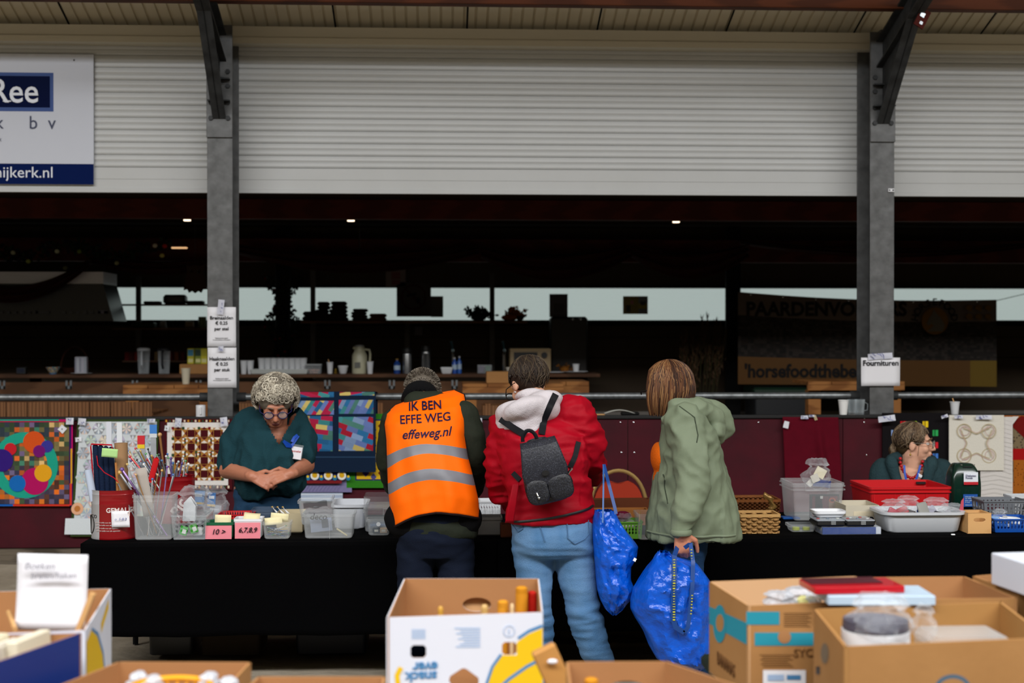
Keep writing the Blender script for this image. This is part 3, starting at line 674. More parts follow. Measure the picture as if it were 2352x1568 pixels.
def plant(px,Y,z,n,L,cols,label,seed,name='dry_bouquet',cat='plant',spread=1.2,lean=0,leaf=.03):
    r=random.Random(seed); p=at(px,700,Y); t=thing(name,label,cat,(p.x,Y+.12,z)); g=G(); s=G(); o=V((p.x,Y+.12,z+.012))
    for i in range(n):
        a=r.random()*2*PI; e=.35+r.random()*1.1; d=V((math.cos(a)*math.cos(e)*spread+lean,math.sin(a)*.25,math.sin(e)*.8)); l=L*(.5+.5*r.random()); q=o+d*l
        s.tube([o,o.lerp(q,.5)+V((0,0,.02)),q],.0025,4)
        for k in range(6):
            c=o.lerp(q,.45+.55*k/6); w=leaf*(.6+.6*r.random()); dd=V((r.random()-.5,r.random()-.5,r.random()-.2)).normalized()*w; sd=dd.cross(V((0,1,0))).normalized()*w*.25
            g.add([c,c+dd*.5+sd,c+dd,c+dd*.5-sd],[(0,1,2,3)],0,r.choice(cols))
    g.ball(o+V((0,0,.02)),(L*.45,.05,.03),10,0,cols[0])
    build(g,'foliage',M('foliage',rough=.7,attr=True),t,smooth=0); build(s,'stem',M('dry stem','2c2a16',.8),t); return t
plant(1100,12.56,z1,26,.16,['0c1a0c','14240f','0a120a'],'dark green spiky plant on the long shelf left of the dry flowers',3,'potted_plant','plant',1.3,0,.05)
plant(1172,12.56,z1,26,.17,['8a4a14','6e3a10','a8601c'],'orange brown bunch of dried flowers leaning right at the end of the long shelf',5,'dry_bouquet','flowers',.9,.45,.04)
plant(1196,12.56,z1,12,.08,['101008','1c1608'],'small dark tuft at the right end of the long shelf',6,'dry_bouquet','flowers',1.4,0,.03)
# garland wound round a pole
p=at(650,700,12.83); t=thing('garland_pole','black pole wound with leafy garland hiding part of the daylight strip','garland',(p.x,12.83,0)); g=G(); g.tube([V((p.x,12.83,0)),V((p.x,12.83,2.66))],.07,10); build(g,'pole',BLACKM,t)
g=G(); r=random.Random(9)
for i in range(900):
    z=1.33+r.random()*.88; a=r.random()*2*PI; R_=.085+.045*math.sin(z*15)+r.random()*.03; c=V((p.x+R_*math.cos(a),12.81+R_*math.sin(a)*.7,z)); d=V((r.random()-.5,r.random()-.5,r.random()-.5)).normalized()*.035; sd=d.cross(V((0,1,0))).normalized()*.012
    g.add([c,c+d*.5+sd,c+d,c+d*.5-sd],[(0,1,2,3)],0,r.choice(['0e1a0c','1a2410','14100c','0a0f08']) if r.random()>.03 else '6a1418')
build(g,'garland_leaves',MATS['foliage'],t,smooth=0,kind='stuff')
# paper posters on the far wall
def poster(x0,y0,x1,y1,Y,label,items,cat='poster',base='5a4f4c'):
    a=at(x0,y1,Y); b=at(x1,y0,Y); g=G(); g.span((a.x,Y,a.z),(b.x,Y+.004,b.z),0,base)
    for k,(u0,v0,u1,v1,c) in enumerate(items): g.span((a.x+(b.x-a.x)*u0,Y-.0006*(k+1),b.z-(b.z-a.z)*v1),(a.x+(b.x-a.x)*u1,Y-.0006*k,b.z-(b.z-a.z)*v0),0,c)
    return build(g,'wall_poster',PRINT,label=label,cat=cat),a,b
YP=FY-.035
poster(886,612,932,658,YP,'small notice with a red emblem above the daylight strip',[(.2,.08,.8,.14,'2a2422'),(.28,.25,.72,.62,'5a1a1e'),(.3,.66,.72,.9,'5a1a1e')])
t=thing('no_smoking_sign','square sign with a crossed out circle on the daylight strip','sign',(at(950,690,YP).x,YP,at(950,727,YP).z))
a=at(911,727,YP); b=at(990,648,YP); g=G(); g.span((a.x,YP,a.z),(b.x,YP+.004,b.z)); build(g,'plate',M('dim sign plate','3a332c',.6),t)
c=at(950,682,YP); g=G(); Tm=TM(c.x,YP-.004,c.z)
g.T=Tm; n=32
g.loft([[V(((.118 if k else .098)*math.cos(2*PI*i/n),0,(.118 if k else .098)*math.sin(2*PI*i/n))) for i in range(n)] for k in(0,1)],False,False)
g.box((0,-.001,0),(.21,.003,.022),(0,.8,0)); build(g,'prohibition_ring',M('dark red ring','30100e',.6),t)
g=G(Tm); g.box((-.02,-.002,.02),(.09,.003,.02),(0,-.2,0)); g.box((.04,-.002,-.03),(.03,.003,.05)); build(g,'pictogram',BLACKM,t)
poster(990,680,1018,728,YP-.02,'green edged leaflet right of the crossed out circle sign',[(.85,0,1,1,'0e4a2c'),(0,0,.8,1,'2a2c28')])
poster(1262,675,1304,728,YP,'grey poster with a faint disc on the daylight strip above the black cabinet',[(.25,.4,.8,.8,'28242c')],base='3c3640')
poster(1431,680,1488,721,YP,'small yellow and blue picture card on the daylight strip',[(0,0,.62,1,'7a6c1c'),(.62,.05,1,.95,'5c6468'),(.12,.5,.3,.9,'2a3014'),(.3,.25,.42,.45,'9a6058'),(.62,.4,.95,.7,'8a8018'),(.7,.3,.9,.5,'282c2c')],'picture',base='4a4420')
poster(952,750,970,770,YP-.0,'faint grey card on the dim wall below the long shelf',[],base='48444a')
# black cabinet
a=at(1264,860,12.75); b=at(1350,727,12.75); t=thing('tall_cabinet','tall black cabinet standing behind the right end of the bar counter','cabinet',((a.x+b.x)/2,12.85,0)); g=G(); g.rbox(((a.x+b.x)/2,12.83,0),b.x-a.x,.16,b.z,.02,m=0); build(g,'body',M('black cabinet','0c0908',.5),t)
for px in(1315,1333): g=G(); q=at(px,733,12.74); g.ball(q,.014,10); build(g,'knob',CHROME,t)
# items standing on the bar
def onbar(px,dy=.1): return V((at(px,860,YBAR+dy).x,YBAR+dy,zbar))
CUPW=M('white paper cup','d2d4d6',.6); 
cup0=None
def cup(p,h=.105,r=.036,label='',group=None,mat=CUPW,name='paper_cup',cat='cup',stick=False):
    t=thing(name,label,cat,p,group); g=G(); g.lathe([(0,0),(r*.72,0),(r,h-.004),(r+.003,h-.002),(r+.002,h+.001),(r-.002,h),(r*.68,.006),(0,.006)],p,20); build(g,'cup_body',mat,t)
    if stick: g=G(); g.box(p+V((-.01,0,h+.01)),(.006,.002,.03),(0,-.4,0)); build(g,'stir_stick',WOODL,t)
    return t
row=[(560,'leftmost of the cups left of the white tray'),(575,'second cup, left of the white tray')]
for i,px in enumerate((560,575)): cup(onbar(px,.05+.02*i),.115,.03,'white paper cup standing on the bar, '+row[i][1])
tr=onbar(641,.02); g=G(); g.bin(tr+V((0,.1,0)),.48,.2,.042,.004,.01,1.02,.002); build(g,'serving_tray',M('white tray','b8bcb8',.5),label='long white tray holding a row of white paper cups on the bar',cat='tray')
prev=None
for k,px in enumerate((601,615,629,643,657,671,684,697)):
    c=cup(onbar(px,.13)+V((0,0,.005)),.13,.031,'white paper cup standing in the long white tray on the bar','cups in the white tray') if prev is None else dup(prev,loc=onbar(px,.13+.012*(k%2))+V((0,0,.005))); prev=prev or c
g0=onbar(721,.1); t=thing('snack_tub','low clear tub with pink sweets and a lid on the bar','tub',g0); g=G(); g.bin(g0,.125,.1,.07,.003,.01,1.04,.003); build(g,'tub',CLEARM,t); g=G(); g.rbox(g0+V((0,0,.072)),.14,.11,.012,.01); build(g,'lid',M('pale lid','a8acac',.4),t)
g=G()
for i in range(26): g.ball(g0+V((.045*math.cos(i*2.4)*(i/26)**.5,.03*math.sin(i*2.4),.012+.02*(i%2))),.009,6)
build(g,'sweets',M('pink sweets','c09888',.6),t,kind='stuff')
cup(onbar(758,.1),.1,.028,'white paper cup with a stirrer right of the snack tub',stick=True); cup(onbar(850,.05),.105,.029,'white paper cup right beside the cream vacuum jug')
g=G(); q=onbar(771,.08); g.lathe([(0,0),(.012,0),(.015,.012),(.006,.02),(.01,.03),(.004,.045),(0,.047)],q,10); build(g,'small_bell',M('brass','a88a30',.3,.8),label='tiny brass ornament between two white cups on the bar',cat='ornament')
t=thing('plastic_bowl','white tapered bowl left of the cream vacuum jug','bowl',onbar(788,.1)); g=G(); g.bin(onbar(788,.1),.06,.06,.07,.003,.028,1.35,.003); build(g,'bowl',CUPW,t)
# cream vacuum jug
q=onbar(826,.12); t=thing('vacuum_jug','cream vacuum jug with a handle standing on the bar','jug',q); CR=M('cream enamel','b9b69a',.35)
g=G(); g.lathe([(0,0),(.062,0),(.065,.01),(.065,.16),(.05,.19),(.042,.215),(.042,.235),(.0,.236)],q,24); build(g,'body',CR,t)
g=G(); g.lathe([(0,0),(.04,0),(.038,.012),(0,.016)],q+V((0,0,.235)),20); build(g,'lid',M('grey lid','8c8c8c',.4),t)
g=G(); g.tube([q+V((.04,0,.21)),q+V((.085,0,.205)),q+V((.092,0,.17)),q+V((.088,0,.09)),q+V((.06,0,.07))],[.01]*5,8); build(g,'handle',CR,t)
g=G(); g.tube([q+V((-.035,0,.215)),q+V((-.055,0,.228))],.012,8); build(g,'spout',CR,t)
g=G(); g.span(q+V((-.04,-.067,.05)),q+V((.01,-.064,.10))); build(g,'label_sticker',M('grey sticker','6c6c66',.6),t)
for px,l,hh,rr in((935,'steel flask with black cap, the left of two on the bar',.2,.042),(978,'steel flask with a black front panel, the right of two on the bar',.22,.04)):
    q=onbar(px,.12); t=thing('steel_flask',l,'flask',q); g=G(); g.lathe([(0,0),(rr,0),(rr,hh*.82),(rr*.9,hh*.9),(0,hh*.9)],q,24); build(g,'body',M('brushed steel','9a9c9e',.25,.9),t)
    g=G(); g.lathe([(0,0),(rr*.98,0),(rr*1.05,.02),(rr*.8,.05),(0,.052)],q+V((0,0,hh*.86)),20); build(g,'cap',BLACK,t)
    if px==978: g=G(); g.rbox(q+V((0,-rr+.004,.04)),.03,.012,hh*.62,.005); build(g,'front_panel',BLACK,t); 
def bottle(px,l,c,h,r,dy=.1,pump=False,capc='b8b8b8'):
    q=onbar(px,dy); t=thing('bottle',l,'bottle',q); g=G(); g.lathe([(0,0),(r,0),(r,h*.68),(r*.45,h*.82),(r*.4,h*.9),(0,h*.9)],q,18); build(g,'body',M('bottle '+c,c,.3),t)
    g=G(); g.lathe([(0,0),(r*.45,0),(r*.45,h*.1),(0,h*.1)],q+V((0,0,h*.9)),12); build(g,'cap',M('cap '+capc,capc,.4),t)
    g=G(); g.lathe([(r+.001,0),(r+.001,h*.3)],q+V((0,0,h*.25)),18) ; build(g,'label_band',M('band '+c,'9fb4c8',.5),t)
bottle(912,'blue squat jar with a gold lid left of the steel flasks','123a80',.13,.028,capc='8a6a20'); bottle(1044,'blue bottle left of a pair on the bar','1a4aa0',.14,.022); bottle(1055,'blue bottle right of a pair on the bar','2458a8',.15,.02,.13)
t=thing('plastic_bowl','low white rectangular dish beside the blue bottles','bowl',onbar(1026,.08)); g=G(); g.bin(onbar(1026,.08),.085,.07,.055,.003,.01,1.2,.003); build(g,'bowl',CUPW,t)
def tap(px,l):
    q=onbar(px,.22); t=thing('beer_tap',l,'tap',q); g=G(); g.tube([q,q+V((0,0,.17)),q+V((0,-.04,.2)),q+V((0,-.09,.185)),q+V((0,-.1,.16))],[.02,.016,.014,.011,.009],10); build(g,'column',CHROME,t)
    g=G(); g.tube([q+V((0,-.04,.2)),q+V((-.015,-.05,.28))],[.006,.012],8); build(g,'lever',M('teal lever','2c5a6c',.3),t)
tap(1040,'chrome beer tap behind the blue bottles'); tap(1158,'chrome beer tap left of the microwave oven')
q=onbar(1113,.1); t=thing('cup_rack','small clear rack with purple and green packs on the bar','rack',q); g=G(); g.bin(q,.125,.08,.075,.003,.005,1.0,.0); build(g,'rack',CLEARM,t)
for dx,c in((-.03,'3a2450'),(.03,'1a5a34')): g=G(); g.rbox(q+V((dx,0,.006)),.045,.05,.062,.004); build(g,'pack',M('pack '+c,c,.5),t)
# microwave
q=onbar(1216,.22); t=thing('microwave_oven','beige microwave oven on the bar partly behind the short haired head','microwave',q); MC=M('beige oven','8f7a58',.5)
w_=.36; g=G(); g.rbox(q+V((0,0,.008)),w_,.3,.21,.01); build(g,'case',MC,t,bev=.002)
g=G(); g.span(q+V((-w_/2+.035,-.156,.04)),q+V((w_/2-.12,-.149,.185))); build(g,'door_window',BLACK,t)
g=G(); g.lathe([(0,0),(.026,0),(.026,.015),(0,.015)],(0,0,0),20); 
for v in g.v: v.x,v.y,v.z=v.x+q.x+w_/2-.06,q.y-.15-v.z,v.y+q.z+.16
build(g,'dial',BLACK,t)
for z in(.02,): g=G(); g.span(q+V((-w_/2,-.154,.205)),q+V((w_/2,-.149,.212))); build(g,'edge_strip',M('oven edge','b89c70',.4),t)
q=onbar(1180,.05); g=G(); g.bin(q,.12,.09,.055,.003,.008,1.1,.003); build(g,'food_tray',M('pale tray','b4aca0',.6),label='small pale open tray in front of the microwave oven',cat='tray')
q=onbar(1268,.1); g=G(); g.lathe([(0,.0),(.07,0),(.11,.012),(.108,.014),(.07,.004),(0,.004)],q,24); build(g,'dinner_plate',WPLAS,label='white plate lying flat on the bar behind the short haired head',cat='plate')
q=onbar(1323,.12); g=G(); g.lathe([(0,.0),(.07,0),(.105,.016),(.102,.018),(.07,.005),(0,.005)],q,24); build(g,'dinner_plate',WPLAS,label='white plate under a small cup near the right end of the bar',cat='plate')
cup(q+V((0,0,.006)),.075,.03,'small white cup standing on a plate near the right end of the bar')
plant(1300,12.35,zbar,10,.09,['7a4a14','4a2c0c'],'small brown dried posy beside the plate at the right end of the bar',11,'dry_posy','flowers')
# left part of the bar
q=onbar(426,.12); g=G(); 
q=V((at(443,860,12.2).x,12.5,zbar)); g=G(); g.rbox((q.x,12.45,zbar),.29,.14,.085,.004); build(g,'cardboard_tray',CARD,label='shallow cardboard box under the yellow packets beside the column',cat='box')
for i,(px,c1,c2,l) in enumerate(((438,'3a86a8','c8c020','blue and yellow drinks pack, left of the group'),(455,'20402c','8a9a20','dark green and yellow drinks pack in the middle'),(469,'c0b818','d8cc20','yellow drinks pack nearest the column'))):
    x=at(px,830,12.42).x; g=G(); g.rbox((x,12.44,zbar+.085),.055,.05,.135,.004,col=c2); g.span((x-.024,12.4135,zbar+.155),(x+.024,12.415,zbar+.21),0,c1); g.span((x-.02,12.4135,zbar+.1),(x+.02,12.415,zbar+.13),0,'e8e4a0'); build(g,'drinks_carton',PRINT,label=l,cat='carton')
cup(V((at(427,880,11.2).x,11.2,at(427,883,11.2).z+.002)),.125,.036,'tall white paper cup on the pine table left of the column',mat=M('cream cup','cfc8b0',.6))
for px,l,mc in((330,'clear water jug with white lid, the left of two','b8bcc0'),(377,'clear water jug with dark lid, the right of two','16181e')):
    q=onbar(px,.12); t=thing('water_jug',l,'jug',q); g=G(); g.lathe([(0,0),(.045,0),(.055,.2),(.053,.2),(.043,.006),(0,.006)],q,20); build(g,'jug_body',CLEAR,t)
    g=G(); g.lathe([(0,0),(.056,0),(.056,.02),(.03,.028),(0,.028)],q+V((0,0,.2)),20); build(g,'lid',M('lid '+mc,mc,.3),t)
    g=G(); g.tube([q+V((.0,-.055,.2)),q+V((0,-.085,.19)),q+V((0,-.085,.08)),q+V((0,-.05,.05))],.009,8); build(g,'handle',M('lid '+mc,mc,.3),t)
for i,(px,c) in enumerate(((290,'6a1416'),(300,'4a1a18'),(312,'7a2018'),(345,'2a1614'),(358,'8a7450'),(390,'5a1c14'),(404,'6a3a1c'),(418,'4c1214'))):
    x=at(px,820,12.65).x; g=G(); g.rbox((x,12.7,z4),.038,.06,.075,.003); build(g,'food_packet',M('packet '+c,c,.6),label='dark reddish food packet standing on the small low shelf above the bar' if c[0] in '4675' else ('packet in %s on the small low shelf'%('black' if c[0]=='2' else 'beige')),cat='packet',group='dark red packets on the small low shelf' if c[0] in '4675' else None)
t=thing('wicker_basket','round wicker basket with a tall hoop handle at the left of the bar','basket',onbar(172,.2)); q=onbar(172,.2); WK=M('dark wicker','3a1c10',.8,wave=3,vs=30,var=.6,bump=.5,bs=80)
g=G(); g.lathe([(0,0),(.09,0),(.125,.05),(.12,.05),(.085,.008),(0,.008)],q,24); build(g,'bowl',WK,t)
g=G(); g.tube([q+V((.12*math.cos(a),0,.05+.18*math.sin(a))) for a in [PI*i/14 for i in range(15)]],.007,8); build(g,'handle',WK,t)
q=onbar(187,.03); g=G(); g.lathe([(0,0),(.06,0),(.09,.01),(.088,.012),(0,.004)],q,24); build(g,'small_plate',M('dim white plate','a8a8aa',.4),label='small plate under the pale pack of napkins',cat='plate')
g=G(); g.rbox(q+V((0,0,.005)),.1,.06,.145,.006,col='9fa0a8'); 
for i in range(5): g.span(q+V((-.045+i*.02,-.0312,.02)),q+V((-.04+i*.02,-.030,.14)),0,['7a7a90','c0c4cc','5a5c70','b0a8b8','8a98a0'][i])
build(g,'napkin_pack',PRINT,label='upright pale pack of napkins standing on a small plate on the bar',cat='napkins')
q=onbar(122,.08); g=G(); prof=[(0,0),(.03,0),(.032,.01),(.062,.06),(.06,.06),(.03,.013),(0,.012)]
g.sheet(lambda u,v:q+V((( .03+.032*v)*math.cos(u*2*PI),(.03+.032*v)*math.sin(u*2*PI),.01+.05*v)),30,6,0,lambda u,v:['2a7aa0','c8c4a0','a83a20','2a90a8','d0a030'][int(u*37+v*5)%5]); g.lathe([(0,0),(.03,0),(.031,.012),(0,.012)],q,20,0,'2a5a80')
build(g,'patterned_bowl',PRINT,label='small bowl painted blue, yellow and red on the bar',cat='bowl')
q=onbar(50,.1); g=G(); g.rbox(q,.08,.06,.06,.006); g.box(q+V((0,-.031,.032)),(.06,.002,.035),m=1); build(g,'small_radio',[BLACK,M('dark blue face','10182c',.3)],label='small black box with a dark blue face at the left of the bar',cat='device')
# on the two short shelves
q=at(398,698,12.6); q.y=12.7; q.z=z2; g=G(); g.rbox((q.x,12.7,z2),.2,.16,.085,.04,b=.02); build(g,'bread_tin',M('dark bread tin','1a0d0a',.4),label='dark rounded bread tin on the upper short shelf',cat='tin')
for px,w_,h_,c,l,nm in((350,38,6,'3a2c24','flat dark dish left of the bread tin','flat_dish'),(448,40,7,'3a342c','flat stack of dishes right of the bread tin','flat_dish')):
    x=at(px,698,12.68).x; g=G(); g.rbox((x,12.7,z2),w_*.0038,.14,h_*.0045,.02); build(g,nm,M(l[:12]+c,c,.6),label=l,cat='dish')
x=at(331,750,12.68).x; g=G(); g.rbox((x,12.7,z3),.19,.14,.05,.01,m=0); build(g,'green_box',M('dark green box','14281c',.6),label='dark green and brown low box on the lower short shelf',cat='box')
x=at(374,750,12.68).x; g=G(); g.lathe([(0,0),(.035,0),(.025,.062),(0,.064)],(x,12.7,z3),16); build(g,'small_pot',M('grey pot','6b6764',.6),label='small grey tapered pot on the lower short shelf',cat='pot')
x=at(436,750,12.68).x; g=G(); g.tube([(x-.04,12.7,z3+.031),(x+.03,12.7,z3+.031)],[.03,.026],16); build(g,'lying_cup',M('tan cup','7a6850',.6),label='tan cup lying on its side on the lower short shelf',cat='cup')
x=at(464,750,12.68).x; g=G(); g.lathe([(0,0),(.036,0),(.036,.1),(.033,.1),(.033,.01),(0,.01)],(x,12.7,z3),18); build(g,'green_mug',M('olive mug','4a5420',.5),label='olive green mug beside the column on the lower short shelf',cat='mug')
# extractor hood
a=at(-60,652,11.9); b=at(237,625,11.9); t=thing('extractor_hood','large black extractor hood with a steel upper band at the left','hood',(a.x/2+b.x/2,12.3,at(100,735,11.9).z))
g=G(); zt_=at(100,624,11.9).z; zm=at(100,652,11.9).z; zl=at(100,737,11.9).z
g.span((-5.6,11.9,zm),(b.x,12.4,zt_)); build(g,'steel_band',M('hood steel with painted reflection','e0e0e8',.3,.1,stretch=(1,1,30),var=.3,vs=6),t)  # reflected skylight put into the pale colour of the band
g=G(); bx=at(262,735,11.9).x; bx0=at(238,655,11.9).x
g.prism([(-5.6,zl),(bx,zl),(bx0,zm),(-5.6,zm)],.5,Matrix.Translation((0,11.88,0))); build(g,'hood_body',M('black hood','09090c',.35),t)
for i in range(16):
    if 6<=i<=8: continue
    p=at(3+i*16,717,11.87); g=G(); g.box(p,(.03,.006,.022)); build(g,'vent_slot',M('vent grey','30303a',.5),t)
p=at(98,717,11.87); g=G(); g.box(p,(.11,.006,.02)); build(g,'control_strip',M('vent grey','30303a',.5),t)
p=at(236,716,11.87); g=G(); g.box(p,(.08,.006,.025)); build(g,'name_plate',M('plate grey','55556a',.5),t)
# red brown swag under the beam, leaf garland, owl
g=G()
def swag(x0,x1,ytop,sag,Y,h):
    def f(u,v):
        px=x0+(x1-x0)*u; py=ytop+sag*4*u*(1-u)+h*v*(.5+.5*math.sin(PI*u)); p=at(px,py,Y); p.y+=.03*math.sin(v*14+u*4); return p
    return f
SW=M('dark red draped cloth','32120a',.9,bump=.3)
for k,(x0,x1,yt,sg_,h_) in enumerate(((-160,205,595,62,38),(190,330,600,0,20),(205,540,590,10,30),(545,1100,560,20,46),(1105,1448,562,22,60),(1452,1720,560,20,60),(1700,2420,550,20,20))):
    if k==1: continue
    g=G(); g.sheet(swag(x0,x1,yt,sg_,(12.15 if k else 11.8),h_),30,10); build(g,'draped_swag',SW,label='dark red cloth swag below the beam, '+['lowest one in front of the steel hood band','','short one behind the left column','long one above the small spot','one above the dry flowers','one left of the black post','one above the banner'][k],cat='drape',solid=.004)
t=thing('leaf_garland','leafy garland with white blossoms hanging under the beam at the upper left','garland',at(180,600,11.95)); g=G(); r=random.Random(4)
for i in range(420):
    px=-20+r.random()*410; py=575+12*math.sin(px*.03)+(r.random()-.5)*26; c=at(px,py,11.95+r.random()*.08); d=V((r.random()-.5,r.random()-.5,r.random()-.5)).normalized()*.045; sd=d.cross(V((0,1,0))).normalized()*.016
    g.add([c,c+d*.5+sd,c+d,c+d*.5-sd],[(0,1,2,3)],0,r.choice(['0e1a10','18240f','0a1018','16140c']))
build(g,'garland_leaves',MATS['foliage'],t,smooth=0,kind='stuff')
for px,py,c in((30,580,'a0a080'),(65,600,'8a9440'),(131,577,'b0b090'),(182,577,'6a7a30'),(268,604,'8a8a60'),(356,564,'c0b8a0'),(378,565,'a82018'),(372,587,'b8b060'),(150,615,'6a6a48')):
    g=G(); g.ball(at(px,py,11.93),(.02,.012,.018),8); build(g,'blossom',M('blossom '+c,c,.7),t)
g=G(); r=at(388,570,11.9); g.rbox((at(412,571,11.9).x,11.9,at(412,571,11.9).z),.13,.03,.014,.005); build(g,'tube_light',M('warm tube','ffc890',.5,emit=.8),label='short warm glowing tube light at the end of the leaf garland',cat='lamp')
Yo=11.4; c=at(448,640,Yo); s=Yo/FPX; t=thing('wooden_owl','wooden owl silhouette ornament hanging beside the left column','ornament',(c.x,Yo,at(448,672,Yo).z))
def o2(P): return [((x-448)*s,(640-y)*s) for x,y in P]
body=[(428,606),(436,612),(448,608),(460,612),(470,606),(467,625),(472,650),(476,664),(466,664),(462,672),(455,668),(448,673),(441,668),(434,672),(430,664),(422,666),(424,648),(430,626)]
eyes=[[(440+9*0+5*math.cos(a),624+5*math.sin(a)) for a in [2*PI*i/12 for i in range(12)]],[(457+5*math.cos(a),624+5*math.sin(a)) for a in [2*PI*i/12 for i in range(12)]]]
g=G(); g.prism(o2(body),.012,Matrix.Translation(c),0,[o2(e) for e in eyes]); build(g,'owl_board',M('dark plywood','2c160b',.7),t)
g=G(); g.tube([c+V((0,0,34*s)),V((c.x,Yo,2.66))],.002,5); build(g,'string',BLACK,t)
# hanging banner
YBN=12.2; t=thing('hanging_banner','large dark banner with PAARDENVOEDERS and a horse head emblem hanging behind the right column','banner',(at(1990,800,YBN).x,YBN,at(1990,888,YBN).z))
BM=M('banner print',rough=.6,attr=True)
def top(u): return 670+9*math.sin(PI*u)+18*u
g=G()
def bf(u,v): py=top(u)+(888-6*(1-u)-top(u))*v; p=at(1695+595*u,py,YBN); p.y+=.02*math.sin(u*9); return p
def bc(u,v):
    if v<.25: return shade('5c5048',1-.15*((u*20)%1<.1))
    if v>.70: return '523616' if u<.9 else '665018'
    return shade(['1c1814','2a2420','14120f','221a16'][int(abs(nz((u*20,v*8,1),1))*9)%4],1)
g.sheet(bf,80,40,0,bc); bo=build(g,'banner_cloth',BM,t,smooth=0)
BVB=(bvh(bo),V((0,1,0)))
DK=M('black banner lettering','0c0a09',.6)
def bt(s,px,py,size,mat=DK,**k): p=at(px,py,YBN); return text(s,size,face(p.x,p.y-.1,p.z),mat,t,onto=BVB,off=.004,**k)
bt("PAARDENVOEDERS",1898,711,.165,bold=.006,sx=.98); bt("'horsefoodthebest.nl",1870,853,.16,bold=.005,sx=.92)
for k,ch in enumerate('HORSEFOOD'):
    a_=R(168-19.5*k); px,py=2147+45*math.cos(a_),739-45*math.sin(a_); p=at(px,py,YBN-.03); text(ch,.085,face(p.x,p.y,p.z,0,0,-(a_-PI/2)),DK,t,bold=.0015)
for k,(px,py) in enumerate(((2226,706),(2248,706),(2270,706),(2226,726),(2248,726),(2270,726))):
    g=G(); p=at(px,py,YBN-.03); g.ball(p,(.03,.004,.022),10); g.box(p+V((.01,0,-.02)),(.03,.004,.02)); build(g,'pictogram',M('ochre print','6a4c1a',.6),t)
c=at(2147,737,YBN-.03); g=G(); g.lathe([(0,0),(.118,0),(.118,.004),(0,.004)],(0,0,0),36)
for v in g.v: v.x,v.y,v.z=v.x+c.x,c.y-v.z,v.y+c.z
build(g,'emblem_disc',M('ochre emblem','6c4a18',.6),t)
g=G(); g.prism([(-.07,-.09),(.07,-.09),(.085,-.03),(.05,.03),(.01,.07),(-.01,.1),(-.025,.065),(-.05,.03),(-.075,-.02),(-.06,-.04),(-.03,-.02),(-.01,-.04)],.004,Matrix.Translation(c+V((0,-.009,0)))); build(g,'horse_head',M('pale horse print','5c564e',.6),t)
bt('The best',2147,765,.06,shear=.3)
for k in range(8):
    g=G(); u=.05+k*.125; p=bf(u,.02); g.ball(p+V((0,-.008,0)),(.008,.004,.008),8); build(g,'eyelet',CHROME,t)
g=G(); g.tube([bf(1,.01),at(2400,664,YBN)],.003,5); build(g,'cord',BLACK,t)
# pampas grass
t=thing('pampas_grass','tall dried pampas grass bunch standing left of the black post','plant',V((at(1600,900,12.4).x,12.4,0))); g=G(); s=G(); r=random.Random(2); b0=V((at(1600,900,12.4).x,12.4,0))
for px,py,L_ in((1562,770,70),(1575,760,80),(1590,775,70),(1612,730,90),(1625,725,100),(1645,735,90),(1655,745,90),(1668,760,80),(1600,800,80),(1630,790,90),(1652,800,90)):
    tp=at(px,py,12.4); s.tube([b0+V((0,0,.0)),b0.lerp(tp,.6)+V((0,0,.05)),tp],.004,5)
    for i in range(60):
        f=i/60; c=tp.lerp(b0,f*.22)+V((r.random()-.5,r.random()-.5,r.random()-.5))*.05*(.3+f); d=V((r.random()-.5,r.random()-.5,.9)).normalized()*.05; sd=V((.004,0,0)); g.add([c-sd,c+sd,c+d],[(0,1,2)],0,r.choice(['3a2a18','4a3420','2c2014']))
build(g,'plumes',MATS['foliage'],t,smooth=0); build(s,'stem',M('dry stem','2c2a16',.8),t)
t=thing('wheelie_bin','dark green wheeled bin in the shade below the banner','bin',V((at(1790,900,12.45).x,12.5,0))); p=V((at(1790,900,12.45).x,12.5,0)); zt_=at(1790,888,12.45).z
g=G(); g.rbox(p+V((0,0,.03)),.48,.4,zt_-.09,.03,taper=1.08); build(g,'bin_body',M('dark bin','14161a',.5),t); g=G(); g.rbox(p+V((0,0,zt_-.06)),.54,.46,.06,.03); build(g,'lid',M('dark green lid','0f2a1a',.45),t)
for sx_2 in(-1,1): g=G(); g.tube([p+V((sx_2*.2-.02,.15,.06)),p+V((sx_2*.2+.02,.15,.06))],.06,14); build(g,'wheel',BLACK,t)
# high pine tables in front of the bar
def hightable(x0,x1,yt,yb,Y,label,legs,split,dep=.5):
    a=at(x0,yt,Y); b=at(x1,yb,Y); t=thing('high_table',label,'table',((a.x+b.x)/2,Y+dep/2,0))
    zt_=a.z; zb_=b.z; n=len(split)
    g=G(); g.span((a.x,Y,zb_),(b.x,Y+.03,zb_+(zt_-zb_)*.62)); build(g,'apron',WOOD,t,bev=.002)
    e=[a.x]+[at(s,yt,Y).x for s in split]+[b.x]
    for u,v in zip(e[:-1],e[1:]): g=G(); g.span((u+.002,Y-.005,zb_+(zt_-zb_)*.64),(v-.002,Y+dep,zt_)); build(g,'top_board',WOOD,t,bev=.002)
    for lx in legs: x=at(lx,yt,Y).x; g=G(); g.span((x-.05,Y+.05,0),(x+.05,Y+.15,zb_)); build(g,'leg',WOOD,t,bev=.002)
    return t
hightable(282,520,884,906,11.0,'high pine table at the left with a tall white cup on it',(300,470),(340,400,456))
hightable(1062,1295,881,903,11.0,'high pine table behind the short haired head',(1080,1270),(1120,1185,1240))
hightable(1855,2078,876,896,11.0,'high pine table behind the right column',(1875,2060),(1910,2000))
hightable(1262,1353,876,903,11.5,'brown timber bench end with a steel strap, right of the short haired head',(1290,1340),(1300,))
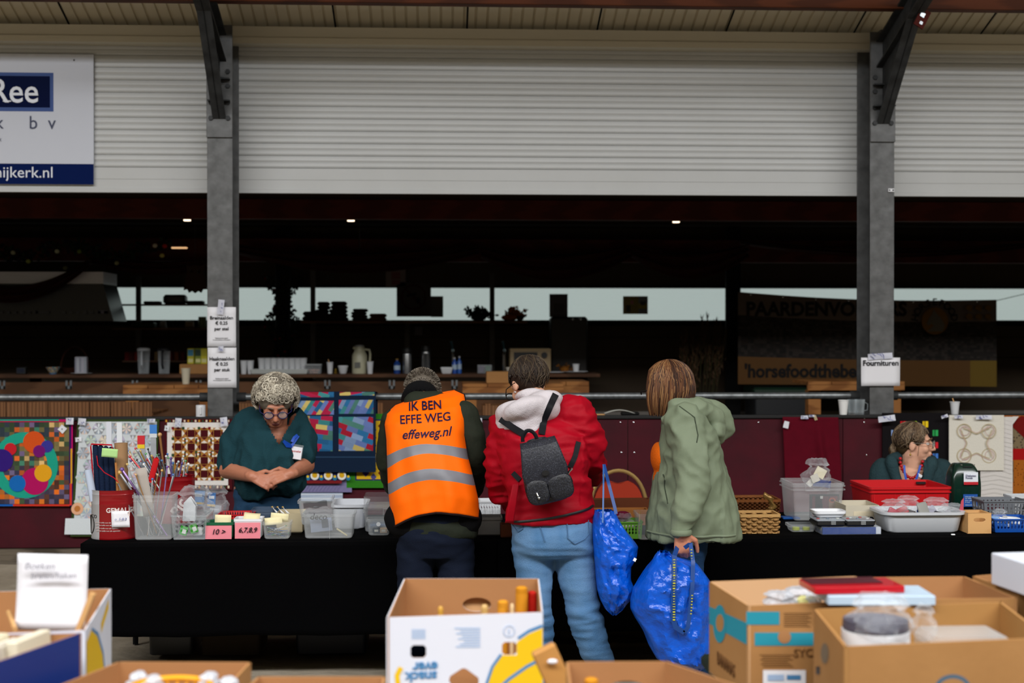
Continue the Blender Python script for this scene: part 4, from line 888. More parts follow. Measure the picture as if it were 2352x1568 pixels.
g=G(); a=at(1117,855,11.15); b=at(1210,880,11.15); zz_=at(1160,881,11.0).z; g.rbox(((a.x+b.x)/2,11.2,zz_),b.x-a.x,.2,.09,.004); build(g,'cardboard_box',CARD,label='flat cardboard box on the high pine table behind the short haired head',cat='box')
# pallet wood front below the rail at the left and behind the vest
def boards(x0,x1,y0,Y,label,n,mat=WOODV,gap=()):
    a=at(x0,y0,Y); b=at(x1,y0,Y); t=thing('pallet_counter',label,'counter',((a.x+b.x)/2,Y,0)); w=(b.x-a.x)/n
    for i in range(n):
        g=G(); g.span((a.x+i*w+.004,Y,0),(a.x+(i+1)*w-.004,Y+.02,a.z)); build(g,'board',mat,t,bev=.002)
    g=G(); g.span((a.x,Y+.02,a.z-.1),(b.x,Y+.6,a.z-.08)); build(g,'rear_top',mat,t); return t
boards(-180,350,924,10.3,'counter clad in upright old boards below the left rail',11)
boards(548,880,926,10.6,'counter clad in upright boards behind the curly haired woman',7)
t=thing('stacked_pallet','dark wooden crate stack behind the space between vest and red jacket','crate',V((at(1140,940,10.6).x,10.7,0))); x0_,x1_=at(1109,940,10.6).x,at(1178,940,10.6).x
for k in range(8): z_=at(1140,928,10.6).z-.1-.15*(7-k); g=G(); g.span((x0_,10.6,max(0,z_)),(x1_,10.9,max(.02,z_+.09))); build(g,'slat',WOODV,t,bev=.002)
g=G(); g.span((x0_+.02,10.65,0),(x0_+.06,10.85,at(1140,928,10.6).z)); g2=G(); g2.span((x1_-.06,10.65,0),(x1_-.02,10.85,at(1140,928,10.6).z)); build(g,'post',WOODV,t); build(g2,'post',WOODV,t)
# mug and cups on the capping of the barrier
def oncap(px,dy=.02): return V((at(px,958,WB+dy).x,WB+dy,zt+.023))
zc=at(1200,962,WB).z+.022
def oncap(px,dy=.015): return V((at(px,958,WB+dy).x,WB+dy,zc))
q=oncap(461); t=thing('white_mug','white mug with handle on the barrier beside the left column','mug',q); g=G(); g.lathe([(0,0),(.03,0),(.031,.072),(.028,.073),(.027,.006),(0,.006)],q,20); build(g,'mug_body',WPLAS,t); g=G(); g.tube([q+V((.006,-.029,.058)),q+V((.008,-.052,.055)),q+V((.008,-.052,.02)),q+V((.006,-.029,.016))],.005,8); build(g,'handle',WPLAS,t)
cup(oncap(1937),.095,.033,'white foam cup on the barrier left of the right column',mat=M('foam cup','e8e8e6',.7))
cup(oncap(2193,.01),.082,.031,'white cup with a stirrer on the barrier above the white knot quilt',stick=True)
for px,l in((1957,'left of the two clear beer glasses on the barrier'),(1975,'right of the two clear beer glasses, beside the right column')):
    q=oncap(px); t=thing('beer_glass',l,'glass',q); g=G(); g.lathe([(0,0),(.026,0),(.034,.1),(.032,.1),(.024,.012),(0,.012)],q,18); build(g,'glass_body',GLASS,t)
    if px==1975: g=G(); g.tube([q+V((.033,0,.08)),q+V((.052,0,.07)),q+V((.05,0,.03)),q+V((.029,0,.025))],.004,6); build(g,'handle',GLASS,t)
q=oncap(1405,.03); t=thing('paper_bundle','papers and a dark pouch lying on the barrier right of the red jacket','bundle',q); g=G(); g.sheet(lambda u,v:q+V((-.05+.2*u,-.03+.06*v,.012+.022*math.sin(PI*u))),12,3); build(g,'paper',M('pale paper','b8b8b0',.7),t,solid=.004)
g=G(); g.rbox(q+V((.12,0,0)),.12,.06,.02,.01); build(g,'pouch',M('black pouch','141414',.7),t); g=G(); g.rbox(q+V((-.09,0,0)),.09,.03,.008,.003); build(g,'wooden_stick',WOODL,t)
# ================= PEOPLE
SKIN=M('skin','c07f62',.5,0,var=.35,vs=14,col2='a8634c',bump=.15,bs=90)
SKINL=M('fair skin','d8a78c',.55,0,var=.3,vs=14,col2='cb937a',bump=.1,bs=90)
HAIRM=M('hair',rough=.6,attr=True,spec=.3)
LENS=M('lens glass','e0e8ea',.05,clear=.88)
def frame(f,up=(0,0,1)):
    f=V(f).normalized(); x=f.cross(V(up)).normalized(); z=x.cross(f).normalized()
    return Matrix((x,f,z)).transposed()
def head(g,c,H,k=1):
    def P(x,y,z): return V(c)+H@V((x*k,y*k,z*k))
    def b(x,y,z,a,d,e): g.ball(P(x,y,z),(a*k,d*k,e*k),16,0,None,H)
    b(0,-.012,.03,.074,.093,.088); b(0,.03,-.022,.059,.058,.083); b(0,.047,-.078,.036,.036,.028); b(0,.02,-.062,.05,.05,.035)
    b(0,.078,.03,.046,.013,.013)
    for s in(-1,1): b(s*.034,.062,-.022,.024,.024,.026); b(s*.073,-.004,-.006,.009,.019,.031)
    g.cone(P(0,.088,.018),.009*k,P(0,.110,-.022),.0125*k,8); 
    for s in(-1,1): b(s*.011,.1,-.027,.009,.01,.008)
    b(0,.090,-.049,.024,.01,.006); b(0,.088,-.060,.021,.011,.0065)
def face_parts(par,c,H,k=1,brow='6a5a4a',gl=None,lips='9a4a44',open_=0,down=False):
    def P(x,y,z): return V(c)+H@V((x*k,y*k,z*k))
    for s in(-1,1):
        g=G(); g.ball(P(s*.030,.077,.008),(.0125*k,.0115*k,.0085*k),12,0,None,H)
        if down: build(g,'eyelid',SKIN,par); g=G(); g.tube([P(s*.018,.086,.003),P(s*.030,.0895,.000),P(s*.042,.083,.003)],.0016,5); build(g,'lashes',M('lash','2a1c16',.8),par)
        else:
            g.ball(P(s*.030,.087,.008),(.005*k,.003*k,.005*k),8,1,None,H)
            build(g,'eye',[M('eye white','d8d2cc',.3),M('iris','2c2a26',.2)],par)
        g=G(); g.tube([P(s*.012,.0915,.030),P(s*.028,.094,.037),P(s*.046,.082,.031)],[.003,.0035,.002],6); build(g,'eyebrow',M('brow '+brow,brow,.9),par)
    g=G(); g.ball(P(0,.0985,-.0545),(.019*k,.005*k,(.0045+open_)*k),12,0,None,H); build(g,'mouth',M('mouth '+lips,lips,.5),par)
    if gl:
        t=G(); 
        for s in(-1,1):
            ring=[P(s*.033+.022*math.cos(a),.108,.004+.019*math.sin(a)) for a in [2*PI*i/20 for i in range(21)]]; t.tube(ring,.0024*k,6,cap=False)
            t.tube([P(s*.055,.108,.01),P(s*.074,.09,.014),P(s*.078,.0,.012),P(s*.077,-.02,.0)],.0018*k,6)
        t.tube([P(-.012,.109,.008),P(0,.113,.012),P(.012,.109,.008)],.0018*k,6)
        o=build(t,'glasses',M('glasses frame '+gl,gl,.35),par)
        for s in(-1,1):
            g=G(); g.loft([[P(s*.033+.021*math.cos(a),.1085+.001*q,.004+.018*math.sin(a)) for a in [2*PI*i/18 for i in range(18)]] for q in(0,1)]); build(g,'lens',LENS,o)
def hand(g,w,d,n,th,curl=.35,L=1.0,spread=.1,curls=None):
    """w wrist, d along the palm, n out of the back of the hand, th = +1/-1 side of the thumb along d x n"""
    w=V(w); d=V(d).normalized(); n=(V(n)-d*V(n).dot(d)).normalized(); s=d.cross(n).normalized()*th
    g.cone(w-d*.02,.025*L,w+d*.02*L,.024*L,10)
    for k in range(4): 
        o=(k-1.5)*-.019*L; g.cone(w+s*o*.55+d*.01,.014*L,w+d*.082*L+s*o*1.05-n*.002,.0115*L,8)
    for k,(fl) in enumerate((.070,.080,.074,.056)):
        o=(1.5-k)*.0205*L; c=(curls[k] if curls else curl)*(1+.08*k); a=0; p=w+d*(.086-.004*abs(k-1.3))*L+s*o; dd=(d+s*(1.5-k)*spread*.35).normalized()
        for j,f in enumerate((.45,.31,.24)):
            a+=c*(.8 if j==0 else 1.1); v=dd*math.cos(a)-n*math.sin(a); q=p+v*fl*f*L; r=(.0092-.0011*j)*L; g.cone(p,r,q,r*.93,8); p=q
    p=w+d*.022*L+s*.028*L; q=p+(d*.55+s*.75-n*.35).normalized()*.038*L; g.cone(w+d*.01*L+s*.012*L,.016*L,q,.0125*L,8); r_=q+(d*.9+s*.15-n*.45).normalized()*.032*L; g.cone(q,.0112*L,r_,.0098*L,8); g.cone(r_,.0098*L,r_+(d*.95-n*.4).normalized()*.024*L,.0085*L,8)
def ridge(amp,f,sc=(1,1,1),o=0,k=1.0):
    def w(p,n):
        a=noise.noise(V((p.x*f*sc[0]+o,p.y*f*sc[1]+o,p.z*f*sc[2]-o))); b=noise.noise(V((p.x*f*2.1*sc[0]-o,p.y*f*2.1*sc[1],p.z*f*2.1*sc[2]+o)))
        return amp*((1-2.2*abs(a))*.8+(1-2.4*abs(b))*.4*k-.3)
    return w
def legs(g,pts,r): # pts: hip knee ankle
    for (a,b,c),(ra,rb,rc) in zip(pts,r): g.cone(a,ra,b,rb); g.cone(b,rb,c,rc)
def shoe(par,an,toe,mat,name='shoe'):
    an=V(an); t=V(toe)-an; t.z=0; t.normalize(); q=frame(t); o=V((an.x,an.y,GZ)); g=G()
    for z,w,l,s in((.004,.046,.13,.06),(.03,.045,.125,.06),(.055,.038,.10,.045),(.08,.034,.06,.01),(.11,.036,.05,0)): 
        pass
    rings=[]
    for z,w,l,s in((.003,.044,.135,.05),(.022,.046,.138,.05),(.05,.042,.125,.04),(.075,.036,.08,.01),(.10,.036,.05,0),(.115,.036,.048,0)):
        rings.append([o+q@V((w*math.cos(a),l*math.sin(a)+s,z)) for a in [2*PI*i/20 for i in range(20)]])
    g.loft(rings); return build(g,name,mat,par,sub=1)
def rows(g,R_,n=36,pw=.9,m=0,wave=None,sm=None): 
    """closed trunk from rows (py, xl, xr, Yc, depth) read at its own depth"""
    rings=[]
    for k,(py,xl,xr,Yc,dp) in enumerate(R_):
        a=at(xl,py,Yc); b=at(xr,py,Yc); c=(a+b)/2; rx=(b.x-a.x)/2; rg=[]
        for i in range(n):
            t=2*PI*i/n; x,y=math.cos(t),math.sin(t); x=math.copysign(abs(x)**pw,x); y=math.copysign(abs(y)**pw,y)
            z=c.z
            if wave: z=z-wave((x+1)/2,k/(len(R_)-1))*Yc/FPX
            rg.append(V((c.x+rx*x,c.y+dp*y,z)))
        rings.append(rg)
    return g.loft(rings,m=m)
def interp(K,n):
    out=[]; 
    for i in range(n+1):
        t=i/n*(len(K)-1); k=min(int(t),len(K)-2); f=t-k; out.append(tuple(K[k][j]+(K[k+1][j]-K[k][j])*f for j in range(len(K[0]))))
    return out
def strands(g,c,H,r3,crown,T,n,cols,seed=1,th=.0022,steps=9,lift=.06,amp=.03,tail=None,tr=None):
    """hair laid over an ellipsoid from the crown; T(azimuth) = how far down; tail(point) continues it hanging"""
    r=random.Random(seed); cr=V(crown).normalized(); e1=cr.orthogonal().normalized(); e2=cr.cross(e1)
    for i in range(n):
        a=r.random()*2*PI; t1=T(a,cr,e1,e2)*(.82+.25*r.random()); t0=r.random()*.5*t1; P=[]; ph=r.random()*6; lf=1+lift*r.random()
        for k in range(steps):
            t=t0+(t1-t0)*k/(steps-1); aa=a+amp*math.sin(t*5+ph)+.15*t*(r.random()-.5)*amp*10; d=cr*math.cos(t)+(e1*math.cos(aa)+e2*math.sin(aa))*math.sin(t)
            P.append(V(c)+H@V((d.x*r3[0]*lf,d.y*r3[1]*lf,d.z*r3[2]*lf)))
        if tail: P+=tail(P[-1],r)
        m=len(P); g.tube(P,[th*(1.0 if k<m*.6 else 1-.75*(k-m*.6)/(m*.4)) for k in range(m)],5,0,r.choice(cols))
# ---------- person in the red jacket
Y0=6.2; J=lambda px,py,dy=0: at(px,py,Y0+dy)
pr=thing('person','person in a red jacket with a black backpack, light jeans, bending over the table','person',(J(1275,900).x,Y0,0))
g=G(); hc=J(1212,883,.28); Hd=frame((-.38,.72,-.52)); head(g,hc,Hd,.98)
nk=J(1242,915,.16); g.cone(nk+V((.03,-.05,-.05)),.062,hc+V((.02,-.03,-.05)),.056)
g.ball(J(1250,1000,.07),(.13,.07,.14),16); g.ball(J(1262,1100,.04),(.11,.07,.17),16); g.ball(J(1270,1205,.02),(.12,.07,.08),16)
shL=J(1165,985,.05); shR=J(1322,950,.0); elL=J(1160,1118,.15); elR=J(1350,1046,.1); wrL=J(1180,1150,.36); wrR=J(1352,1085,.33)
for s,e,w_ in((shL,elL,wrL),(shR,elR,wrR)): g.cone(s,.05,e,.042); g.cone(e,.04,w_,.027)
hand(g,wrL,(.35,.85,-.3),(0,.3,.95),1,.4); hand(g,wrR,(-.5,.8,-.3),(0,.3,.95),-1,.45)
hips=(J(1222,1215,0),J(1320,1215,0)); kn=(J(1230,1400,-.05),J(1342,1400,-.04)); an=(V((J(1250,1600).x,Y0+.12,.22)),V((J(1386,1600).x,Y0+.02,.22)))
legs(g,[(hips[0]+V((0,.03,0)),kn[0]+V((0,.02,0)),an[0]),(hips[1]+V((0,.03,0)),kn[1]+V((0,.02,0)),an[1])],[(.05,.035,.03)]*2)
for a in an: g.cone(a,.035,a+V((.0,.1,-.06)),.03)
blob(g,'body',SKINL,pr,.006,3)
g=G(); rows(g,interp([(1165,1172,1366,6.2,.12),(1215,1174,1368,6.19,.135),(1258,1180,1366,6.19,.13),(1275,1190,1362,6.2,.11)],8),32,.85)
def leg(g,pts): 
    for (a,ra),(b,rb) in zip(pts[:-1],pts[1:]): g.cone(a,ra,b,rb,20)
leg(g,[(J(1223,1245,.0),.094),(J(1228,1330,-.01),.078),(J(1230,1400,-.03),.068),(J(1240,1480,.04),.062),(V((J(1249,1560).x,Y0+.1,.27)),.062),(V((J(1249,1600).x,Y0+.1,.18)),.064)])
leg(g,[(J(1316,1245,.0),.096),(J(1326,1330,-.01),.083),(J(1340,1400,-.02),.071),(J(1361,1480,.0),.066),(V((J(1380,1560).x,Y0+.02,.27)),.062),(V((J(1386,1600).x,Y0+.02,.18)),.066)])
DEN=M('light blue denim','426c96',.85,0,var=.8,vs=7,col2='6c8fb4',bump=.3,bs=300,stretch=(1,1,.5))
def wj(p,n):
    kz=1.7*math.exp(-((p.z-.47)/.12)**2)*.9+math.exp(-((p.z-.78)/.09)**2)*.9+math.exp(-((p.z-.2)/.12)**2)*.8+.25
    return ridge(.0085,6,(.55,.55,2.3),3)(p,n)*kz
jo=blob(g,'jeans',DEN,pr,.0085,5,wj)
bj=bvh(jo); g=G()
def surf_line(bv,pts,d=V((0,1,0)),off=.003):
    out=[]
    for p in pts:
        h=bv.ray_cast(p-d*.8,d); 
        if h[0]: out.append(h[0]-d*off)
    return out
for pts in ([(1300,1180),(1302,1232),(1318,1246),(1342,1236),(1352,1225),(1352,1180)],[(1200,1185),(1200,1214),(1190,1222),(1178,1208)]):
    P=[]
    for (a,b),(c,d) in zip(pts[:-1],pts[1:]): P+=[at(a+(c-a)*k/6,b+(d-b)*k/6,6.1) for k in range(7)]
    P=surf_line(bj,P)
    if len(P)>3: gg=G(); gg.tube(P,.0022,5); build(gg,'pocket_seam',M('denim seam','4a6a8e',.9),pr)
P=surf_line(bj,[at(1232+i*1.6,1183+i*5.2,6.1) for i in range(12)]); gg=G(); gg.tube(P,.002,5); build(gg,'seam',M('denim seam','4a6a8e',.9),pr)
for a in an: shoe(pr,a,a+V((.02,.3,0)),M('dark shoe','16161a',.5))
# jacket
REDJ=M('red nylon jacket','9c0018',.62,0,var=.2,vs=5,col2='8e0018',bump=.12,bs=40)
g=G(); rows(g,interp([(1196,1160,1364,6.19,.135),(1150,1165,1362,6.19,.14),(1100,1160,1352,6.2,.145),(1050,1150,1348,6.2,.15),(1000,1140,1345,6.22,.15),(965,1150,1335,6.26,.13),(935,1185,1310,6.3,.10),(915,1215,1290,6.34,.08)],16),32,.82)
g.cone(J(1168,985,.06),.088,J(1158,1060,.08),.082); g.cone(J(1158,1060,.08),.082,J(1160,1120,.14),.074); g.cone(J(1160,1120,.14),.07,wrL-V((0,.05,0)),.055)
g.cone(J(1312,955,.02),.092,J(1345,1010,.03),.084); g.cone(J(1345,1010,.03),.084,J(1354,1052,.1),.074); g.cone(J(1354,1052,.1),.072,wrR+V((-.0,-.04,0)),.058)
wA=ridge(.015,6.5,(.8,.8,1.9),1)
def wred(p,n):
    arm=1.35 if (p.x>J(1345,1000).x-.03 or p.x<J(1160,1000).x) else .8
    return wA(p,n)*arm
jk=blob(g,'jacket',REDJ,pr,.0085,4,wred)
bk=bvh(jk)
g=G(); P=[at(1162+i*5.05,1198-(i/40)**1.5*34,6.1) for i in range(41)]; P=surf_line(bk,P,off=.001); g.tube(P,.006,6); build(g,'hem',BLACK,pr)
g=G(); P=[at(1162,1198,6.06),at(1185,1150,6.06),at(1204,1110,6.05)]; 
g.sheet(lambda u,v:at(1160+(1180-1160)*u+v*26*(1-.2*u)-8*v,1200-0*u-v*92,6.06-.02*math.sin(v*3)),6,14); build(g,'loose_hem_flap',REDJ,pr,solid=.004)
# hood, light grey
HG=M('light grey jersey hood','c9c2c6',.9,bump=.3,bs=220,var=.15,vs=12)
g=G()
def hoodp(u,v): # u left-right over the back, v from the neck down to the point
    px=1212+(u-.5)*(90+70*v)-6*v; yl=898+ (u-.5)**2*46; py=yl+v*(92-150*(abs(u-.62))**1.3); 
    px-= (v*u*8); d=6.21-.05*math.sin(PI*u)-.07*math.sin(PI*min(1,v*.9))+.12*(1-v)+.02*math.sin(u*14+v*5)*v
    return at(px,py,d)
g.ball(J(1228,945,-.02),(.115,.10,.06),18,0,None,frame((.25,-.9,.45))); g.ball(J(1196,975,-.03),(.085,.07,.05),16); g.ball(J(1245,925,.02),(.095,.1,.05),16,0,None,frame((.5,-.7,.3))); g.cone(J(1158,978,-.02),.03,J(1195,985,-.055),.03); g.ball(J(1228,912,.09),(.09,.08,.03),14,0,None,frame((0,1,-.4)))
g.cone(J(1196,985,-.06),.04,J(1225,960,-.05),.05)
g.ball(J(1215,945,-.045),(.125,.10,.05),18,0,None,frame((.55,-.9,.75))); g.cone(J(1270,915,.03),.04,J(1225,985,-.065),.035); g.cone(J(1148,972,-.0),.022,J(1215,992,-.07),.03); g.ball(J(1188,955,-.02),(.10,.09,.055),18,0,None,frame((-.3,-.9,.6)))
hd=blob(g,'hood',HG,pr,.007,9,ridge(.006,7,(1,1,.6),4))
# earring, glasses
g=G(); g.tube([hc+Hd@V((-.078,-.02,.0)),hc+Hd@V((-.08,.06,.012)),hc+Hd@V((-.06,.108,.008))],.002,6); 
for s in(-1,): g.tube([hc+Hd@V((s*.034+.024*math.cos(a),.112,.0+.019*math.sin(a))) for a in [2*PI*i/18 for i in range(19)]],.0022,6,cap=False)
build(g,'glasses',M('glasses frame dark','1a1614',.35),pr)
g=G(); g.ball(hc+Hd@V((-.083,-.006,-.042)),.005,8); build(g,'earring',CHROME,pr)
# short layered hair
g=G(); HC=['2a211b','1f1813','30261e','32281f','3e3226','2c2420','4a3e30']
g.ball(hc+Hd@V((0,-.022,.032)),(.080,.094,.086),20,0,'251c16',Hd); g.ball(hc+Hd@V((0,-.04,.01)),(.070,.062,.074),18,0,'251c16',Hd)
def Tr(a,cr,e1,e2):
    d=e1*math.cos(a)+e2*math.sin(a); return 1.3+ (1.05 if d.y<0 else -.05)*abs(d.y)+.12
strands(g,hc+Hd@V((0,-.026,.028)),Hd,(.084,.1,.092),(0,.1,1),Tr,900,HC,3,.0024,8,.06,.06)
strands(g,hc+Hd@V((0,-.028,.026)),Hd,(.086,.102,.094),(.1,-.2,1),Tr,160,['3c2e22','4e4234','2a211b','443828'],8,.0018,8,.07,.12)
build(g,'hair',HAIRM,pr,smooth=60)
# ---------- backpack (worn)
bp=thing('backpack','small black dotted backpack worn on the red jacket','backpack',at(1250,1150,6.0))
BPM=M('black dotted nylon','0d0f16',.5,0,speck=210,col2='4a4d5c',bump=.2,bs=120); BPD=M('plain black webbing','0c0d12',.6)
c=at(1248,1075,6.0); T0=Matrix.Translation(c)@Matrix.Rotation(R(-13),4,'Y')
def bpg(): return G(T0)
g=bpg(); rr=[]
for z,w_,d_ in((-.148,.12,.05),(-.142,.165,.085),(-.11,.20,.11),(-.02,.19,.11),(.06,.16,.10),(.11,.12,.075),(.135,.075,.04)): rr.append([p for p in rring(w_,d_,min(w_,d_)*.45,5,z,0,0)])
g.loft(rr); build(g,'body',BPM,bp,sub=1)
g=bpg(); 
def flap(u,v): 
    a=(u-.5)*2; w_=.075+.03*v; z=.125-.20*v*(1-.12*a*a)-.0*abs(a); return V((a*w_*(1-.25*max(0,v-.75)*4*a*a*.6),-.058-.014*math.sin(PI*min(1,v))-.008*(1-a*a)+.05*max(0,.12-v)*4,z))
g.sheet(flap,16,16); build(g,'flap',M('greyer dotted nylon','1d1f28',.5,0,speck=210,col2='565966',bump=.2,bs=120),bp,solid=.006)
g=bpg(); g.tube([flap(u/24,1)+V((0,-.003,0)) for u in range(25)],.0035,6); build(g,'flap_piping',BPD,bp)
for s,cx,w_ in((-1,-.048,.098),(1,.050,.110)):
    g=bpg(); q=Euler((PI/2,0,0)).to_matrix(); rr=[[V((cx,-.045,-.083))+q@p for p in rring(w_*k,.108*k,.035*k,5,h)] for k,h in((1,0),(1,.02),(.93,.03),(.7,.034))]; g.loft(rr); po=build(g,'pocket',BPM,bp,sub=1)
    g=bpg(); P=[V((cx+w_*.48*math.cos(a),-.070,-.075+.044*math.sin(a))) for a in [PI*i/12 for i in range(13)]]; g.tube(P,.003,6); build(g,'zip',BPD,po)
g=bpg(); q=Euler((PI/2,0,0)).to_matrix(); g.loft([[V((.0,-.083,-.012))+q@p for p in ering((0,0,h),.0155,.0115,20)] for h in(0,.006)]); build(g,'emblem_disc',BLACK,bp)
g=bpg(); g.tube([V((-.055,-.082,-.085)),V((-.052,-.085,-.10))],.004,8); g.ball((-.05,-.085,-.108),.006,8); build(g,'zip_puller',CHROME,bp)
g=bpg(); g.tube([V((-.03+.03*math.cos(a)*1,-.02,.13+.042*math.sin(a))) for a in [PI*i/12 for i in range(13)]],[.008]*13,8,flat=.35); build(g,'carry_handle',BPD,bp)
bh=bvh(hd)
def wstrap(px,off=.006,w_=.0145,name='shoulder_strap',th=.35,bv_=bk,mat=BPD,par=bp,d=V((0,1,0)),Yc=6.0):
    P=[]
    for (a,b),(c_,d_) in zip(px[:-1],px[1:]): P+=[at(a+(c_-a)*k/5,b+(d_-b)*k/5,Yc) for k in range(5)]
    P.append(at(px[-1][0],px[-1][1],Yc)); out=[]
    for p in P:
        hs_=[x[0] for x in (bv_.ray_cast(p-d*.8,d),bh.ray_cast(p-d*.8,d)) if x[0]]; out.append((min(hs_,key=lambda q:q.y) if hs_ else p+d*.1)-d*off)
    g=G(); rings=[]
    for i,p in enumerate(out):
        t=(out[min(i+1,len(out)-1)]-out[max(i-1,0)]).normalized(); x=t.cross(V((0,1,0))).normalized()*w_; y=V((0,1,0))*.003; rings.append([p+x+y,p+x-y,p-x-y,p-x+y])
    g.loft(rings); return build(g,name,mat,par)
wstrap([(1283,908),(1268,935),(1255,965),(1247,1000)]); wstrap([(1152,966),(1180,985),(1210,1003)],.012)
wstrap([(1334,1018),(1325,1050),(1312,1076)],w_=.011,name='lower_strap'); wstrap([(1180,1090),(1188,1098),(1196,1106)],w_=.011,name='lower_strap')
g=G(); p=at(1308,1082,5.99); g.tube([p+V((.012,0,.012)),p,p+V((-.008,0,-.015))],.005,8); g.tube([p+V((-.008,0,-.015)),p+V((-.014,0,-.022)),p+V((-.008,0,-.032)),p+V((-.002,0,-.02))],.003,6); build(g,'snap_hook',CHROME,bp)
# ---------- person in the orange vest
Y1=6.35; K=lambda px,py,dy=0: at(px,py,Y1+dy)
pv=thing('person','person seen from behind in an orange safety vest with grey bands and dark trousers','person',(K(1000,900).x,Y1,0))
g=G(); hv=K(970,910,.40); Hv=frame((0,.72,-.7)); head(g,hv,Hv,1.0)
g.cone(K(975,925,.22),.065,hv+V((0,-.04,-.04)),.06)
g.ball(K(985,1010,.14),(.12,.06,.13),16); g.ball(K(995,1110,.06),(.11,.07,.17),16); g.ball(K(1000,1200,0),(.165,.11,.11),16)
aL=(K(918,980,.16),K(898,1064,.2),K(906,1120,.42)); aR=(K(1060,965,.13),K(1103,1060,.12),K(1085,1120,.36))
for s,e,w_ in(aL,aR): g.cone(s,.04,e,.038); g.cone(e,.036,w_,.028)
hand(g,aL[2],(.3,.85,-.4),(0,.3,.95),1,.4); hand(g,aR[2],(-.3,.85,-.4),(0,.3,.95),-1,.4)
anv=(V((K(955,1600).x,Y1+.0,.22)),V((K(1045,1600).x,Y1+.02,.22)))
legs(g,[(K(958,1215),K(955,1400,.0),anv[0]),(K(1045,1215),K(1045,1400,.0),anv[1])],[(.07,.05,.035)]*2)
for a in anv: g.cone(a,.035,a+V((0,.1,-.06)),.03)
blob(g,'body',SKIN,pv,.0065,3)
g=G(); rows(g,interp([(1175,912,1090,6.35,.12),(1235,914,1088,6.35,.13),(1275,918,1084,6.36,.11)],6),28,.85)
leg(g,[(K(957,1250),.088),(K(953,1330),.078),(K(952,1400),.072),(V((K(953,1560).x,Y1,.27)),.062),(V((K(953,1600).x,Y1,.17)),.064)])
leg(g,[(K(1045,1250),.088),(K(1047,1330),.079),(K(1046,1400),.072),(V((K(1046,1560).x,Y1+.02,.27)),.062),(V((K(1046,1600).x,Y1+.02,.17)),.064)])
blob(g,'trousers',M('dark navy trousers','0d1526',.85,bump=.2,bs=200),pv,.009,5,ridge(.007,6,(.6,.6,2),9))
for a in anv: shoe(pv,a,a+V((0,.3,0)),M('black shoe','0c0c0e',.5))
DG=M('dark olive jacket','252a20',.8,0,var=.4,vs=6,col2='1a1e18',bump=.2,bs=60)
g=G(); rows(g,interp([(1232,915,1096,6.35,.125),(1200,910,1097,6.35,.13),(1140,906,1088,6.38,.115),(1060,902,1058,6.42,.10),(1000,902,1054,6.48,.10),(960,910,1050,6.55,.08)],14),28,.85)
g.cone(K(908,972,.14),.068,K(896,1060,.18),.066); g.cone(K(898,1060,.17),.062,aL[2]-V((0,.08,-.02)),.05)
g.cone(K(1062,960,.12),.078,K(1086,1040,.10),.073); g.cone(K(1086,1040,.10),.072,K(1092,1075,.16),.064); g.cone(K(1092,1075,.16),.062,aR[2]-V((0,.06,0)),.048)
g.cone(K(950,925,.18),.05,K(1000,925,.18),.052); g.cone(K(945,915,.24),.035,K(1005,915,.24),.035)
blob(g,'jacket',DG,pv,.009,6,ridge(.008,6,(.9,.9,1.5),5))
g=G(); c=K(966,905,.27); rr=[[c+frame((0,.6,-.8))@p for p in ering((0,0,h),rx,ry_,24)] for h,rx,ry_ in((-.06,.098,.09),(-.03,.09,.085),(.0,.08,.08),(.014,.076,.076),(.004,.066,.066),(-.03,.06,.06))]
g.loft(rr); build(g,'fleece_collar',M('black fleece','08080a',.95,bump=.4,bs=150),pv,sub=1)
g=G(); c=K(905,1225,-.0); g.cone(K(1075,1195,.02),.05,K(1090,1235,.02),.012); g.cone(K(930,1190,-.02),.09,K(1060,1190,-.02),.09); blob(g,'jacket_hem',M('black jacket hem','07070a',.9),pv,.008,5,ridge(.005,8,(1,1,1),2))
# vest as a fine loft, painted by rows
VR=interp([(1190,902,1101,6.33,.150),(1150,897,1098,6.33,.155),(1105,892,1088,6.34,.155),(1050,890,1074,6.37,.15),(1000,888,1066,6.41,.145),(965,884,1068,6.45,.14),(940,888,1070,6.49,.125),(918,908,1066,6.54,.10),(908,935,1045,6.58,.08)],64)
nR=len(VR); W1=lambda u:(44*(1-2*u)**2 if u<.5 else 22*(2*u-1)**2)
def pyrow(py,u,yback): return py
n=72; g=G(); rings=[]
for k,(py,xl,xr,Yc,dp) in enumerate(VR):
    a=at(xl,py,Yc); b=at(xr,py,Yc); cx=(a.x+b.x)/2; rx=(b.x-a.x)/2; rg=[]; f=max(0,min(1,(py-930)/130))
    for i in range(n):
        t=2*PI*i/n; x,y=math.cos(t),math.sin(t); X=math.copysign(abs(x)**.85,x); Yy=math.copysign(abs(y)**.85,y); u=(X+1)/2
        dz=-(W1(u)*f*.9-22*f)*.00195*(1 if y<0.2 else .3)
        fold=.008*math.sin(u*21+k*.02)*f**1.3*max(0,-y)+.010*nz((X*1.3,k*.03,1),2.2)+.007*nz((X*4,k*.12,2),1.3)
        fold*=max(0,1-max(0,(930-py)/15)) 
        dz+=(u-.5)*24*.002*max(0,1-max(0,py-918)/75); rg.append(V((cx+rx*X,Yc+(dp+fold)*Yy,a.z+dz)))
    rings.append(rg)
vs=[p for r_ in rings for p in r_]
ORV=M('fluorescent orange vest','ff6a00',.6,0,var=.0,bump=.08,bs=250); GRB=M('grey reflective band','74757c',.5,.0,var=.3,vs=10,col2='6e6f76')
fs=[];ms=[]
for k in range(nR-1):
    pm=(VR[k][0]+VR[k+1][0])/2; m=1 if (1033<pm<1057 or 1093<pm<1117) else 0
    for i in range(n): j=(i+1)%n; fs.append((k*n+i,k*n+j,(k+1)*n+j,(k+1)*n+i)); ms.append(m)
